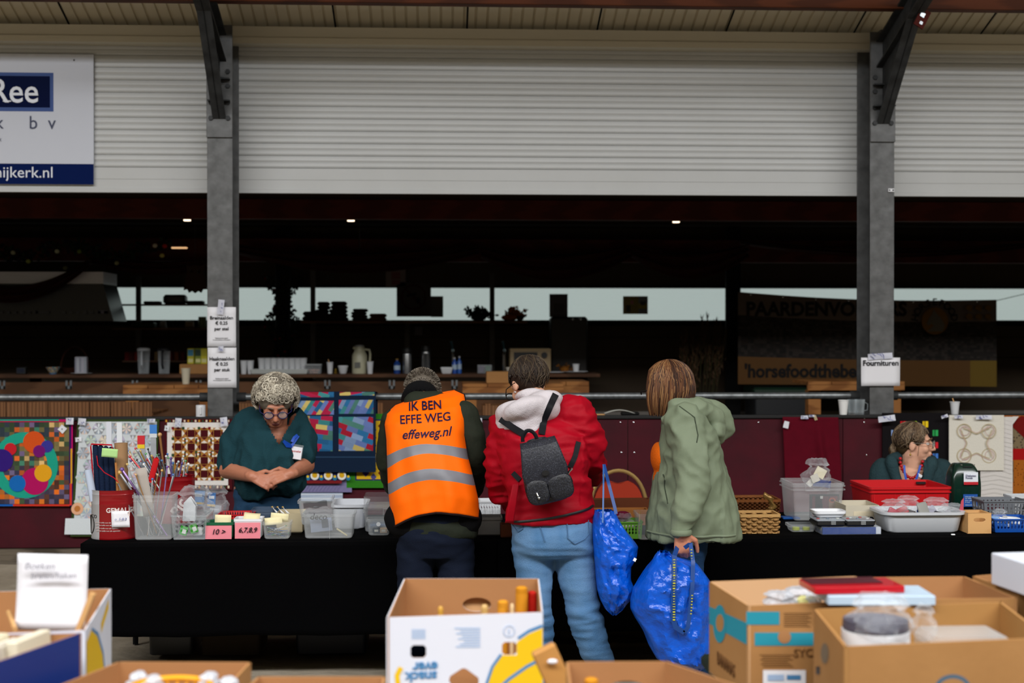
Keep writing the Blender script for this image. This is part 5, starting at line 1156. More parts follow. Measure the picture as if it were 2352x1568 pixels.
g.add(vs,fs); g.m=ms
ve=build(g,'safety_vest',[ORV,GRB],pv,solid=.003,smooth=60)
bvv=bvh(ve)
VT=M('dark vest lettering','241838',.6)
def vt(s,px,py,size,bold,shear=0,sx=1,rot=4,sp=1,off=.004): p=at(px,py,6.2); return text(s,size,face(p.x,p.y,p.z,0,0,R(-rot)),VT,ve,bold=bold,shear=shear,sx=sx,onto=(bvv,V((0,1,0))),off=off,spacing=sp)
vt('IK BEN',975,937,.050,.0007,off=.012); vt('EFFE WEG',976,965,.051,.0007,0,1.0); 
vt('effeweg.nl',978,998,.054,.0007,.3,1.0)
g=G()
for side in(0,1):
    P=[]
    for k in range(nR):
        if VR[k][0]>1075 and side==0 or VR[k][0]>1060 and side: continue
        P.append(rings[k][0 if side else n//2]+V((0,-.02,0)))
    gg=G(); gg.tube(P,.0045,6); build(gg,'vest_piping',M('dark piping','1c1010',.8),ve)
P=[rings[0][i]+V((0,0,-.002)) for i in range(n//2,n)]+[rings[0][0]]; g.tube(P,.005,6); build(g,'vest_piping',M('dark piping','1c1010',.8),ve)
# cropped grey hair
g=G(); HG_=['6e655a','8a8074','5a5148','9c9284','4a423a','b0a698']
g.ball(hv+Hv@V((0,-.016,.034)),(.08,.096,.086),18,0,'5e564c',Hv); g.ball(hv+Hv@V((0,-.05,-.02)),(.07,.055,.07),16,0,'5e564c',Hv)
r=random.Random(5)
for i in range(1500):
    d=V((r.gauss(0,1),r.gauss(0,1)-.5,r.gauss(0,1)+.3)).normalized()
    if d.y>.55 and d.z<.3: continue
    p=hv+Hv@V((d.x*.080,d.y*.097-.02,d.z*.09+.03-(.02 if d.z<0 else 0))); q=p+Hv@(d*.012+V((0,-.004,-.006))); g.tube([p,q],[.0018,.0008],4,0,r.choice(HG_))
build(g,'hair',HAIRM,pv,smooth=60)
# ---------- person in the green coat
Y2=6.25; L_=lambda px,py,dy=0: at(px,py,Y2+dy)
pg=thing('person','person with brown bobbed hair in a sage green hooded coat holding a blue bag','person',(L_(1590,900).x,Y2,0))
g=G(); hg=L_(1537,897,.06); Hg=frame((-.80,.58,-.15)); head(g,hg,Hg,.98)
g.cone(L_(1570,945),.06,hg+V((.02,0,-.05)),.055)
g.ball(L_(1585,1015),(.08,.12,.12),16); g.ball(L_(1592,1110),(.09,.11,.17),16); g.ball(L_(1585,1190),(.09,.10,.09),16)
aS=L_(1575,975,-.15); aE=L_(1592,1110,-.23); aW=L_(1564,1222,-.27); g.cone(aS,.045,aE,.038); g.cone(aE,.036,aW,.026)
bS=L_(1560,975,.16); bE=L_(1560,1100,.20); bW=L_(1548,1150,.30); g.cone(bS,.05,bE,.04); g.cone(bE,.038,bW,.026); hand(g,bW,(-.3,.9,0),(0,0,1),-1,.4)
hand(g,aW,(.12,-.05,-1),(-.1,-1,-.05),-1,.95,1.0,.05)
ang=(V((L_(1560,1600).x,Y2+.09,.22)),V((L_(1600,1600).x,Y2-.08,.22)))
legs(g,[(L_(1575,1215,.08),L_(1565,1400,.08),ang[0]),(L_(1577,1215,-.06),L_(1585,1400,-.08),ang[1])],[(.05,.035,.03)]*2)
for a in ang: g.cone(a,.035,a+V((-.1,0,-.06)),.03)
blob(g,'body',SKIN,pg,.005,3)
g=G(); leg(g,[(L_(1575,1215,.08),.10),(L_(1565,1330,.08),.08),(L_(1563,1400,.08),.07),(V((ang[0].x,ang[0].y,.17)),.06)]); leg(g,[(L_(1577,1215,-.06),.10),(L_(1572,1330,-.07),.078),(L_(1585,1400,-.08),.07),(V((ang[1].x,ang[1].y,.17)),.06)])
blob(g,'jeans',M('dark blue denim','1c3a5c',.85,var=.5,vs=6,col2='142a44',bump=.3,bs=200),pg,.009,5,ridge(.006,6,(.6,.6,2),4))
for a in ang: shoe(pg,a,a+V((-.3,.05,0)),M('black shoe','0c0c0e',.5))
g=G(); g.ball(L_(1513,1050,.02),(.036,.09,.07),18); g.ball(L_(1550,1015,.02),(.045,.09,.07),16); g.ball(L_(1545,1110,.02),(.09,.12,.16),16); blob(g,'orange_top',M('orange knit top','d4600c',.85,bump=.4,bs=200),pg,.008,4)
SG=M('sage green coat','75806a',.6,0,var=.35,vs=5,col2='626d57',bump=.1,bs=60)
g=G(); rows(g,interp([(1232,1486,1701,6.25,.21),(1195,1489,1694,6.25,.215),(1150,1497,1682,6.25,.21),(1100,1504,1670,6.25,.205),(1050,1510,1658,6.25,.20),(1000,1519,1645,6.25,.195),(965,1530,1625,6.25,.18),(940,1545,1605,6.25,.13),(925,1552,1598,6.25,.09)],20),36,.9)
g.cone(L_(1572,970,-.12),.085,L_(1588,1050,-.19),.074); g.cone(L_(1588,1050,-.19),.074,L_(1592,1120,-.225),.068); g.cone(L_(1592,1120,-.225),.066,L_(1574,1185,-.25),.058); g.cone(L_(1574,1185,-.25),.056,L_(1565,1218,-.265),.042)
g.cone(bS,.08,bE,.07); g.cone(bE,.065,bW-V((0,.08,0)),.045)
wG=ridge(.010,6.5,(1.1,1.1,1.3),6); wG2=ridge(.016,7,(2.2,2.2,.45),2)
def wgreen(p,n):
    if p.y<Y2-.1 and abs(p.x-aE.x)<.13: return wG(p,n)*1.6
    return wG(p,n)*.7+wG2(p,n)*max(0,min(1,(1.35-p.z)/.4))*.8
gc=blob(g,'coat',SG,pg,.009,4,wgreen)
g=G(); # hood hanging at the back
g.ball(L_(1622,955,0),(.075,.13,.05),18,0,None,frame((.9,0,-.45))); g.ball(L_(1637,985,0),(.05,.12,.06),16); g.ball(L_(1640,965,-.02),(.042,.11,.08),16,0,None,frame((.8,.2,-.6))); g.cone(L_(1555,932,-.085),.035,L_(1605,940,-.11),.042); g.cone(L_(1552,935,.06),.03,L_(1600,935,.09),.04); g.cone(L_(1600,936,-.1),.04,L_(1640,960,-.06),.045); g.ball(L_(1642,1000,0),(.035,.10,.045),14); g.cone(L_(1555,930,-.09),.026,L_(1530,962,-.09),.022)
g.ball(L_(1600,932,.0),(.07,.11,.035),16)
blob(g,'coat_hood',SG,pg,.0075,4,ridge(.010,7,(1,1,1.6),8))
bg_=bvh(gc); 
for pts,nm in(([(1535,960),(1520,1010),(1512,1060),(1507,1100)],'front_edge'),([(1536,1098),(1538,1130),(1542,1168)],'pocket_zip'),([(1568,935),(1600,960),(1606,1000),(1600,1020)],'shoulder_seam')):
    P=[]
    for (a,b),(c,d) in zip(pts[:-1],pts[1:]): P+=[at(a+(c-a)*k/6,b+(d-b)*k/6,6.0) for k in range(6)]
    P=surf_line(bg_,P,off=.0)
    if len(P)>4: gg=G(); gg.tube(P,.003 if nm!='front_edge' else .005,5); build(gg,nm,M('dark green seam','3c4436',.8),pg)
g=G(); c=L_(1564,1222,-.268); g.lathe([(.043,-.012),(.047,-.006),(.047,.006),(.043,.012)],c,24); build(g,'cuff',SG,pg)
g=G(); P=surf_line(bg_,[at(1487+i*5.4,1235-abs(i-20)*.0,6.0) for i in range(40)],off=.0); g.tube(P,.006,6); build(g,'coat_hem',SG,pg)
# brown bob
g=G(); HB=['3a2216','4c2e1c','5e3a22','2e1a10','704a2c','84603c']
def tailb(p,r):
    out=[]; q=p.copy(); d=V((0,0,-1)); zend=at(1540,938 if p.x>hg.x else 950,Y2).z+.012*(r.random()-.5)*2
    n_=6; z0=q.z
    if z0<zend: return []
    ax=(q-hg); ax.z=0; ax=ax.normalized() if ax.length>.01 else V((1,0,0))
    for k in range(1,n_+1): f=k/n_; out.append(V((q.x,q.y,z0+(zend-z0)*f))+ax*(.012*math.sin(f*PI)-.022*f*f)+V((-.018*f*f,0,0)))
    return out
def Tb(a,cr,e1,e2): return 1.62
def Tf(a,cr,e1,e2):
    d=e1*math.cos(a)+e2*math.sin(a); return 1.62 if d.y<.6 else .9
g.ball(hg+Hg@V((0,-.01,.035)),(.088,.10,.094),20,0,'3a2216',Hg)
g.ball(hg+Hg@V((0,-.03,-.03)),(.082,.088,.10),18,0,'3a2216',Hg)
strands(g,hg+Hg@V((0,-.008,.035)),Hg,(.093,.106,.098),(0,-.05,1),Tf,900,HB,12,.0027,9,.06,.04,tailb)
strands(g,hg+Hg@V((0,-.008,.03)),Hg,(.090,.102,.096),(0,.05,1),Tf,300,HB,13,.0034,9,.04,.05,tailb)
build(g,'hair',HAIRM,pg,smooth=60)
g=G(); g.tube([hg+Hg@V((-.085,.04,.012)),hg+Hg@V((-.07,.105,.012)),hg+Hg@V((-.05,.115,.0))],.003,6); build(g,'glasses',BLACK,pg)
# ---------- blue carrier bags
BLU=M('shiny blue woven plastic','0058cc',.28,0,var=.5,vs=9,col2='0040b0',bump=.9,bs=28,spec=.6)
def bag(name,label,R_,Yc,seed,amp=.02,dep=.09):
    K_=interp(R_,70); xm=sum(a[1]+a[2] for a in R_)/2/len(R_)
    t=thing(name,label,'bag',at(xm,max(a[0] for a in R_),Yc)); g=G(); n=64; rings=[]; m=len(K_)
    for k,(py,xl,xr) in enumerate(K_):
        a=at(xl,py,Yc); b=at(xr,py,Yc); cx=(a.x+b.x)/2; rx=(b.x-a.x)/2; f=k/(m-1); dp=min(dep,rx*1.1)*(.35+.65*math.sin(PI*min(1,.12+f*.8))**.6); rg=[]
        for i in range(n):
            tt=2*PI*i/n; x,y=math.cos(tt),math.sin(tt); p=V((cx+rx*x,Yc+dp*math.copysign(abs(y)**.8,y),a.z)); 
            q=V((x*1.2+seed,y*.7,k*.055)); cr=(1-2.3*abs(noise.noise(q*1.6)))*.7+(1-2.3*abs(noise.noise(q*4.1+V((3,1,2)))))*.3
            p.y+=amp*cr*(-1 if y<0 else 1)*abs(y)**.5; p.z+=amp*.3*noise.noise(q*3); rg.append(p)
        rings.append(rg)
    g.loft(rings,False,True); o=build(g,'bag_body',BLU,t,smooth=35); return t,o
bagA,boA=bag('shopping_bag','crumpled blue carrier bag hanging from the arm in the red sleeve',[(1172,1366,1410),(1190,1361,1420),(1212,1360,1432),(1235,1361,1450),(1255,1363,1465),(1275,1364,1462),(1300,1367,1449),(1330,1369,1448),(1355,1372,1458),(1378,1380,1448),(1398,1390,1432),(1411,1402,1416)],6.12,2)
bagB,boB=bag('shopping_bag','full blue carrier bag with yellow lettered handles held in the hand of the green coat',[(1266,1512,1535),(1276,1506,1545),(1292,1496,1600),(1312,1482,1616),(1332,1468,1630),(1352,1456,1631),(1378,1449,1631),(1398,1449,1632),(1420,1460,1632),(1450,1478,1631),(1480,1490,1631),(1508,1506,1630),(1528,1545,1622),(1540,1578,1610)],5.98,8,.024,.12)
SB=M('blue strap','0a3c80',.5); SY_=M('yellow strap print','b8b43c',.6)
def ribbon(P,w,par,name,mat,th=.0015,wd=None):
    g=G(); rings=[]
    for i,p in enumerate(P):
        t=(P[min(i+1,len(P)-1)]-P[max(i-1,0)]).normalized(); n=V((0,1,0)); x=t.cross(n).normalized()*w; y=n*th; rings.append([p+x+y,p+x-y,p-x-y,p-x+y])
    g.loft(rings); return build(g,name,mat,par)
def pathpx(px,Ys,n=6):
    P=[]
    for i in range(len(px)-1):
        (a,b),(c,d)=px[i],px[i+1]; y0,y1=(Ys,Ys) if not isinstance(Ys,list) else (Ys[i],Ys[i+1])
        P+=[at(a+(c-a)*k/n,b+(d-b)*k/n,y0+(y1-y0)*k/n) for k in range(n)]
    P.append(at(px[-1][0],px[-1][1],Ys if not isinstance(Ys,list) else Ys[-1])); return P
ribbon(pathpx([(1386,1066),(1386,1110),(1385,1180),(1384,1200)],[6.2,6.1,6.05,6.03]),.0035,bagA,'handle',M('thin blue strap','2a5a98',.5)); ribbon(pathpx([(1387,1066),(1398,1110),(1412,1165),(1415,1180)],[6.2,6.1,6.06,6.05]),.007,bagA,'handle',SB)
s1=ribbon(pathpx([(1556,1256),(1549,1275),(1548,1340),(1546,1420),(1552,1440),(1572,1452)],[5.93,5.87,5.845,5.84,5.84,5.84]),.0105,bagB,'handle',SB)
s2=ribbon(pathpx([(1572,1258),(1586,1248),(1592,1290),(1590,1350),(1584,1410),(1580,1440),(1572,1452)],[5.94,5.93,5.87,5.85,5.845,5.84,5.84]),.0085,bagB,'handle',SB)
r=random.Random(3)
for k in range(24):
    py=1285+k*6; g=G(); p=at(1548.5-(.5 if py>1340 else 0),py,5.836); h=r.choice((.003,.006,.004)); g.box(p,(.010*r.choice((.5,1,1)),.001,h)); build(g,'print_mark',SY_,s1)
for k in range(22):
    py=1262+k*7; g=G(); f=(py-1262)/150; p=at(1588+6*math.sin(f*2.2)-f*6,py,5.90-.045*min(1,f*1.3)-.012); g.box(p,(.007,.001,.004)); build(g,'print_mark',SY_,s2)
g=G(); p=at(1458,1285,6.0); g.box(p,(.012,.003,.014),(0,.5,0)); build(g,'white_tag',WHITE,bagA)
# ---------- curly haired person behind the table
Y3=7.78; T_=lambda px,py,dy=0: at(px,py,Y3+dy)
pt=thing('person','person with curly grey hair and dark green jumper standing behind the table, looking down','person',(T_(615,900).x,Y3,0))
g=G(); ht=T_(633,926,-.16); Ht=frame((.10,-.84,-.52)); head(g,ht,Ht,1.1)
g.cone(T_(628,985,-.02),.072,ht+V((0,.04,-.04)),.062); g.ball(T_(625,1000,-.05),(.12,.09,.07),16)
g.ball(T_(612,1040,0),(.19,.13,.19),16); g.ball(T_(608,1130,.0),(.17,.12,.16),16)
eL=T_(524,1078,-.05); eR=T_(702,1068,-.05); wL=T_(580,1094,-.30); wR=T_(668,1088,-.30)
g.cone(T_(560,975),.06,eL,.052); g.cone(eL,.05,wL,.031); g.cone(T_(688,972),.06,eR,.05); g.cone(eR,.048,wR,.03)
hand(g,wL,(.84,-.35,-.26),(-.2,-.75,.5),-1,.55,1.0,.1); hand(g,wR,(-.84,-.35,-.16),(.2,-.7,.6),1,.62,1.0,.1)
ant=(V((T_(565,1500).x,Y3,.22)),V((T_(655,1500).x,Y3,.22)))
legs(g,[(T_(572,1170),T_(568,1330),ant[0]),(T_(650,1170),T_(655,1330),ant[1])],[(.08,.055,.038)]*2)
for a in ant: g.cone(a,.035,a+V((0,-.1,-.06)),.03)
blob(g,'body',SKIN,pt,.0055,3)
face_parts(pt,ht,Ht,1.1,'7a6a5c','1a1850','5a2620',.003,True)
g=G(); rows(g,interp([(1118,538,690,7.78,.14),(1160,537,690,7.78,.15),(1200,540,688,7.78,.14)],5),28,.85); leg(g,[(T_(575,1190),.10),(T_(570,1330),.08),(V((ant[0].x,Y3,.17)),.065)]); leg(g,[(T_(650,1190),.10),(T_(655,1330),.08),(V((ant[1].x,Y3,.17)),.065)])
blob(g,'jeans',M('mid blue denim','1f3c58',.85,var=.6,vs=8,col2='3a5f84',bump=.2,bs=200),pt,.01,5,ridge(.007,6,(.6,.6,2),4))
for a in ant: shoe(pt,a,a+V((0,-.3,0)),M('black shoe','0c0c0e',.5))
TE=M('dark green knit jumper','1c3f47',.92,0,var=.35,vs=5,col2='15323a',bump=.35,bs=160)
g=G(); rows(g,interp([(1136,556,680,7.76,.15),(1118,540,696,7.76,.175),(1080,532,700,7.76,.185),(1040,535,698,7.76,.18),(1000,545,698,7.76,.17),(968,556,700,7.77,.14),(948,580,690,7.78,.10)],16),36,.9)
g.cone(T_(578,975),.10,T_(546,1020,-.02),.092); g.cone(T_(546,1020,-.02),.092,T_(536,1060,-.04),.072); g.cone(T_(672,972),.092,T_(692,1010,-.02),.08); g.cone(T_(692,1010,-.02),.08,T_(702,1048,-.05),.058)
ju=blob(g,'jumper',TE,pt,.009,4,lambda p,n:ridge(.022,6,(1.3,1.3,.9),7)(p,n)*(.5+.9*max(0,min(1,(1.25-p.z)/.35))))
# neckline: opened by removing the cloth over the upper chest
import bmesh
bm=bmesh.new(); bm.from_mesh(ju.data); Lj=wloc(ju); A_=T_(570,915,-.2); B_=T_(692,922,-.2); D_=T_(641,1020,-.2)
def intri(x,z):
    def sg(a,b): return (x-b.x)*(a.z-b.z)-(a.x-b.x)*(z-b.z)
    s1_,s2_,s3_=sg(A_,B_),sg(B_,D_),sg(D_,A_); return (s1_>0)==(s2_>0)==(s3_>0)
kill=[f for f in bm.faces if (lambda c: c.y<Y3+.03 and intri(c.x,c.z))(f.calc_center_median()+Lj)]
bmesh.ops.delete(bm,geom=kill,context='FACES'); bm.to_mesh(ju.data); bm.free()
# lanyard and badge
bju=bvh(ju)
def onj(px,py,off=.01,bv_=bju,Yc=7.5): 
    p=at(px,py,Yc); h=bv_.ray_cast(V((0,0,CAMZ)),(p-V((0,0,CAMZ))).normalized()); return (h[0] if h[0] else p)-V((0,off,0))
BL=M('blue lanyard','0a48b0',.5)
ln=thing('name_badge','blue lanyard with a white name badge on the dark green jumper','badge',onj(681,1052))
for P in ([(637,983),(643,1000),(652,1012),(668,1022)],[(652,1012),(660,1024),(672,1025)],[(686,1000),(678,1012),(670,1024)],[(684,998),(676,1004),(671,1014)]): ribbon([onj(a,b,.012) for a,b in P],.007,ln,'lanyard',BL)
a=onj(681,1037,.016); sc=a.y/FPX; g=G(TM(a.x,a.y,a.z,0,.16,0)); g.box((0,0,0),(29*sc,.002,34*sc)); bd=build(g,'badge_holder',CLEARM,ln); g=G(TM(a.x,a.y-.002,a.z,0,.16,0)); g.box((0,0,-.005),(26*sc,.0015,28*sc)); build(g,'badge_card',WHITE,ln)
text('anneke',.017,face(a.x,a.y-.004,a.z+.004,0,0,.1),M('red pen ink','c03a3a',.6),ln,shear=.2)
# rings
g=G(); g.ball(wL+V((.07,-.03,-.03)),.006,8); build(g,'ring',CHROME,pt)
# curls
g=G(); r=random.Random(21); hh=ht+Ht@V((0,-.025,.045)); cols=['8c8476','a8a090','c0b8a6','dcd4c2','6c6458','968c7c','b4aa98']
g.ball(hh,(.106,.112,.105),20,0,'7a7264',Ht)
g.ball(ht+Ht@V((0,-.06,-.02)),(.085,.07,.08),16,0,'7a7264',Ht)
for i in range(1000):
    d=V((r.gauss(0,1),r.gauss(0,1),r.gauss(0,1))).normalized()
    if d.y>.35 and d.z<.30: continue
    if d.z<-.55: continue
    p=hh+Ht@V((d.x*.114,d.y*.116,d.z*.108)); nrm=(Ht@d).normalized(); t=nrm.orthogonal(); t.rotate(Matrix.Rotation(r.random()*6.28,3,nrm)); b=nrm.cross(t); rad=.008+.012*r.random(); tn=.9+.9*r.random(); P=[]
    ln_=.008+.016*r.random(); m=13
    for k in range(m): a_=k/(m-1)*tn*2*PI; rr_=rad*(1-.35*k/m); P.append(p+t*(rr_*math.cos(a_))+b*(rr_*math.sin(a_))+nrm*(ln_*k/m*.8)-V((0,0,.012*k/m)))
    g.tube(P,[.0029*(1-.5*k/m) for k in range(m)],5,0,r.choice(cols))
build(g,'hair',HAIRM,pt,smooth=60)
# ---------- seated person
Y4=8.1; S_=lambda px,py,dy=0: at(px,py,Y4+dy)
ps=thing('person','seated person with glasses and red bead necklace, grey green fleece, head turned to the right','person',(S_(2092,1000).x,Y4,0))
g=G(); hs=S_(2100,1020,-.02); Hs=frame((.90,-.42,-.02)); head(g,hs,Hs,1.0)
g.cone(S_(2095,1080,.0),.06,hs+V((-.015,.0,-.05)),.054); g.ball(S_(2094,1105,-.0),(.13,.08,.09),16)
g.ball(S_(2094,1140,0),(.17,.11,.2),16); pz=.52; cx=S_(2094,1000).x; g.ball((cx,Y4+.05,pz+.05),(.18,.14,.15),16); 
for s in(-1,1):
    g.cone((cx+s*.10,Y4,pz),.085,(cx+s*.13,Y4-.42,.52),.06); g.cone((cx+s*.13,Y4-.42,.52),.058,(cx+s*.13,Y4-.36,.22),.038); g.cone((cx+s*.13,Y4-.36,.22),.036,(cx+s*.13,Y4-.46,.155),.03)
    sh=S_(2094+s*68,1080); el=V((cx+s*.22,Y4-.1,.68)); wr=V((cx+s*.10,Y4-.36,.66)); g.cone(sh,.055,el,.045); g.cone(el,.042,wr,.03); hand(g,wr,(-s*.3,-.9,-.1),(0,0,1),-s,.3)
blob(g,'body',SKINL,ps,.0055,3); face_parts(ps,hs,Hs,1.0,'6a5238','6c6a64','9a4e48',0)
FL=M('grey green fleece','22353a',.95,0,var=.5,vs=12,col2='324a4e',bump=.6,bs=90)
g=G(); rows(g,interp([(1240,2012,2178,8.1,.15),(1180,2006,2184,8.1,.155),(1130,2006,2182,8.1,.15),(1090,2012,2176,8.1,.14),(1068,2030,2158,8.1,.11),(1052,2055,2134,8.1,.08)],12),32,.9)
for s in(-1,1): g.cone(S_(2094+s*66,1082),.075,(cx+s*.22,Y4-.1,.68),.065); g.cone((cx+s*.22,Y4-.1,.68),.06,(cx+s*.12,Y4-.33,.66),.045)
fl=blob(g,'fleece_jacket',FL,ps,.009,5,ridge(.007,7,(1,1,1.2),3))
bm=bmesh.new(); bm.from_mesh(fl.data); Lj=wloc(fl); A_=S_(2058,1040,-.15); B_=S_(2132,1040,-.15); D_=S_(2096,1260,-.15)
kill=[f for f in bm.faces if (lambda c: c.y<Y4+.02 and intri(c.x,c.z))(f.calc_center_median()+Lj)]; bmesh.ops.delete(bm,geom=kill,context='FACES'); bm.to_mesh(fl.data); bm.free()
g=G(); g.cone(S_(2046,1060,-.07),.035,S_(2066,1120,-.14),.026); g.cone(S_(2140,1062,-.07),.038,S_(2124,1120,-.14),.028); g.cone(S_(2046,1058,-.05),.035,S_(2070,1045,.04),.03); g.cone(S_(2140,1060,-.05),.036,S_(2120,1045,.04),.03); blob(g,'fleece_collar',FL,ps,.008,4,ridge(.005,9))
g=G(); rows(g,interp([(1200,2050,2140,8.04,.12),(1140,2052,2138,8.04,.11),(1105,2056,2134,8.06,.09)],6),24); 
bl=blob(g,'blouse',M('floral blouse','1c1c38',.8,speck=38,col2='a89aa0'),ps,.009,4)
g=G(); g.cone((cx-.1,Y4-.02,.52),.1,(cx-.13,Y4-.42,.52),.075); g.cone((cx+.1,Y4-.02,.52),.1,(cx+.13,Y4-.42,.52),.075); g.cone((cx-.13,Y4-.42,.52),.075,(cx-.13,Y4-.36,.18),.06); g.cone((cx+.13,Y4-.42,.52),.075,(cx+.13,Y4-.36,.18),.06); g.ball((cx,Y4+.04,.56),(.2,.16,.12),16); blob(g,'trousers',M('dark trousers','14161c',.9),ps,.011,4)
for s in(-1,1): shoe(ps,(cx+s*.13,Y4-.36,.22),(cx+s*.13,Y4-.8,0),M('black shoe','0c0c0e',.5))
nk_=thing('bead_necklace','red bead necklace with a white bead worn by the seated person','necklace',S_(2092,1100,-.18))
NP=[(2068,1053),(2068,1062),(2070,1070),(2072,1077),(2076,1083),(2080,1089),(2085,1094),(2091,1097),(2097,1097),(2103,1094),(2107,1090),(2112,1083),(2114,1076),(2117,1069),(2119,1060)]
for i,(a,b) in enumerate(NP):
    g=G(); k=math.sin(PI*i/14); g.ball(S_(a,b,-.085-.05*k),.0098,12)
    if i==11: continue
    build(g,'bead',M('red beads','b00c14',.3),nk_)
g=G(); g.box(S_(2112,1092,-.15),(.03,.01,.018),(0,.5,0)); build(g,'white_bead',WPLAS,nk_,bev=.003)
for P in ([(2077,1068),(2078,1085),(2084,1118)],[(2114,1068),(2108,1090),(2098,1118)]): ribbon([S_(a,b,-.155+.02*(b<1070)) for a,b in P],.006,ps,'lanyard',BL)
g=G(); g.tube([hs+Hs@V((.078,-.012,-.035)),hs+Hs@V((.08,-.012,-.05))],.0012,5); g.ball(hs+Hs@V((.080,-.012,-.055)),.006,8); build(g,'earring',M('brass','a88a30',.3,.8),ps)
g=G(); HSn=['4a3a2a','5e4a36','6e5a44','3a2c20','7e6c56']
g.ball(hs+Hs@V((0,-.02,.036)),(.082,.096,.088),18,0,'43341f',Hs); g.ball(hs+Hs@V((0,-.05,-.01)),(.062,.055,.06),16,0,'43341f',Hs)
def Ts(a,cr,e1,e2):
    d=e1*math.cos(a)+e2*math.sin(a); return .95 if d.y>.75 else (1.5 if d.y>-.1 else 2.1)
strands(g,hs+Hs@V((0,-.02,.032)),Hs,(.086,.100,.093),(0,.25,1),Ts,460,HSn,31,.0032,9,.07,.12)
r=random.Random(8); bc_=hs+Hs@V((-.0,-.115,-.04))
g.ball(bc_,(.035,.03,.035),12,0,'4a3826',Hs)
for i in range(70):
    a=r.random()*6.28; P=[bc_+Hs@V((.036*math.cos(a+k*.5)*1.0,.012*math.sin(k)+.01*(r.random()-.5),.038*math.sin(a+k*.5))) for k in range(6)]; g.tube(P,.0028,5,0,r.choice(HSn))
for s in(1,): 
    for k in range(1): g.tube([hs+Hs@V((.07,.045-.01*k,.05)),hs+Hs@V((.084,.035-.006*k,.0)),hs+Hs@V((.082,.03-.004*k,-.06-.01*k))],.0016,4,0,'5e4a36')
build(g,'hair',HAIRM,ps,smooth=60)
t=thing('seat_stool','plain low chair the seated person sits on, hidden behind the crates','chair',(cx,Y4+.08,0)); g=G(); g.rbox((cx,Y4+.06,.36),.42,.36,.05,.03); build(g,'seat',M('dark seat','2c1a18',.8),t)
for sx3 in(-1,1):
    for sy3 in(-1,1): g=G(); g.tube([(cx+sx3*.18,Y4+.06+sy3*.15,.36),(cx+sx3*.2,Y4+.06+sy3*.17,GZ)],.011,8); build(g,'leg',GALVD,t)
# ================= STALL TABLES with black cloth
ZT=.756; TF=6.53; TB=7.47
def stall(xa,xb,label,la,lb):
    t=thing('trestle_table','folding table under '+la,'table',((xa+xb)/2,(TF+TB)/2,0))
    g=G(); g.rbox(((xa+xb)/2,(TF+TB)/2,ZT-.035),xb-xa-.04,TB-TF-.04,.028,.01); build(g,'tabletop',M('table board','6a6258',.7),t)
    for x in(xa+.07,xb-.07):
        for y in(TF+.12,TB-.12): g=G(); g.tube([(x,y,ZT-.03),(x,y,GZ)],.014,8); build(g,'leg',BLACKM,t)
    g=G(); zh=.335; n=int((xb-xa)/.04); P=[]
    def prof(x,v):
        f=.022*nz((x*2.2,0,1),1)+.012*nz((x*7,3,1),1)
        if v<.12: k=v/.12; return V((0,TF+.03-.02*k*0-(.03+.0)*k,ZT-.012*k*k))
        k=(v-.12)/.88; return V((0,TF-.004-(.012+abs(f)*1.6)*k,ZT-.014-(ZT-.014-zh+.01*nz((x,0,0),3))*k))
    g.sheet(lambda u,v:V((xa+(xb-xa)*u,0,0))+prof(xa+(xb-xa)*u,v),n,16)
    g.sheet(lambda u,v:V((xa+(xb-xa)*u,TF+.03+(TB-TF-.02)*v,ZT+.0012*nz((u*30,v*5,0),2))),n,12)
    g.sheet(lambda u,v:V((xa+(xb-xa)*u,TB+.01+.01*v,ZT-(ZT-GZ-.05)*v)),n,4)  # rear drop, lengthened to block light so the space below stays black
    for s,x in((-1,xa),(1,xb)): g.sheet(lambda u,v:V((x+s*(.001+.002*v*abs(math.sin(u*9))),TF+(TB-TF)*u,ZT-(ZT-zh)*v)),14,6)
    build(g,'tablecloth',M('black table cloth','020203',.95,spec=.05,bump=.2,bs=120),label=lb,cat='tablecloth',solid=.003)
xm_=at(1142,1240,TF).x
stall(at(186,1240,TF).x,xm_-.004,'',' the left black cloth'.strip(),'black cloth over the left table, from the red tin to the orange vest'); stall(xm_+.004,at(2470,1240,TF).x,'','the right black cloth','black cloth over the right table, from the red jacket to the right edge')
ZT+=.0035
def TP(px,py,z=None): return atz(px,py,ZT if z is None else z)
def D(x0,x1,y0,yb,z=None): # base centre front, width, height, metres per pixel
    p=TP((x0+x1)/2,yb,z); s=p.y/FPX; return p,(x1-x0)*s,(yb-y0)*s,s
def slantneedle(a,b,r,c,cap,name='knitting_needle',label='',group=None,cat='needle'):
    g=G(); g.tube([a,b],[r*.6,r],6); g.ball(b,(r*1.9,r*1.9,r*1.9),6,1)
    return build(g,name,[M('needle '+c,c,.3,.3),M('needle cap '+cap,cap,.4)],label=label,cat=cat,group=group)
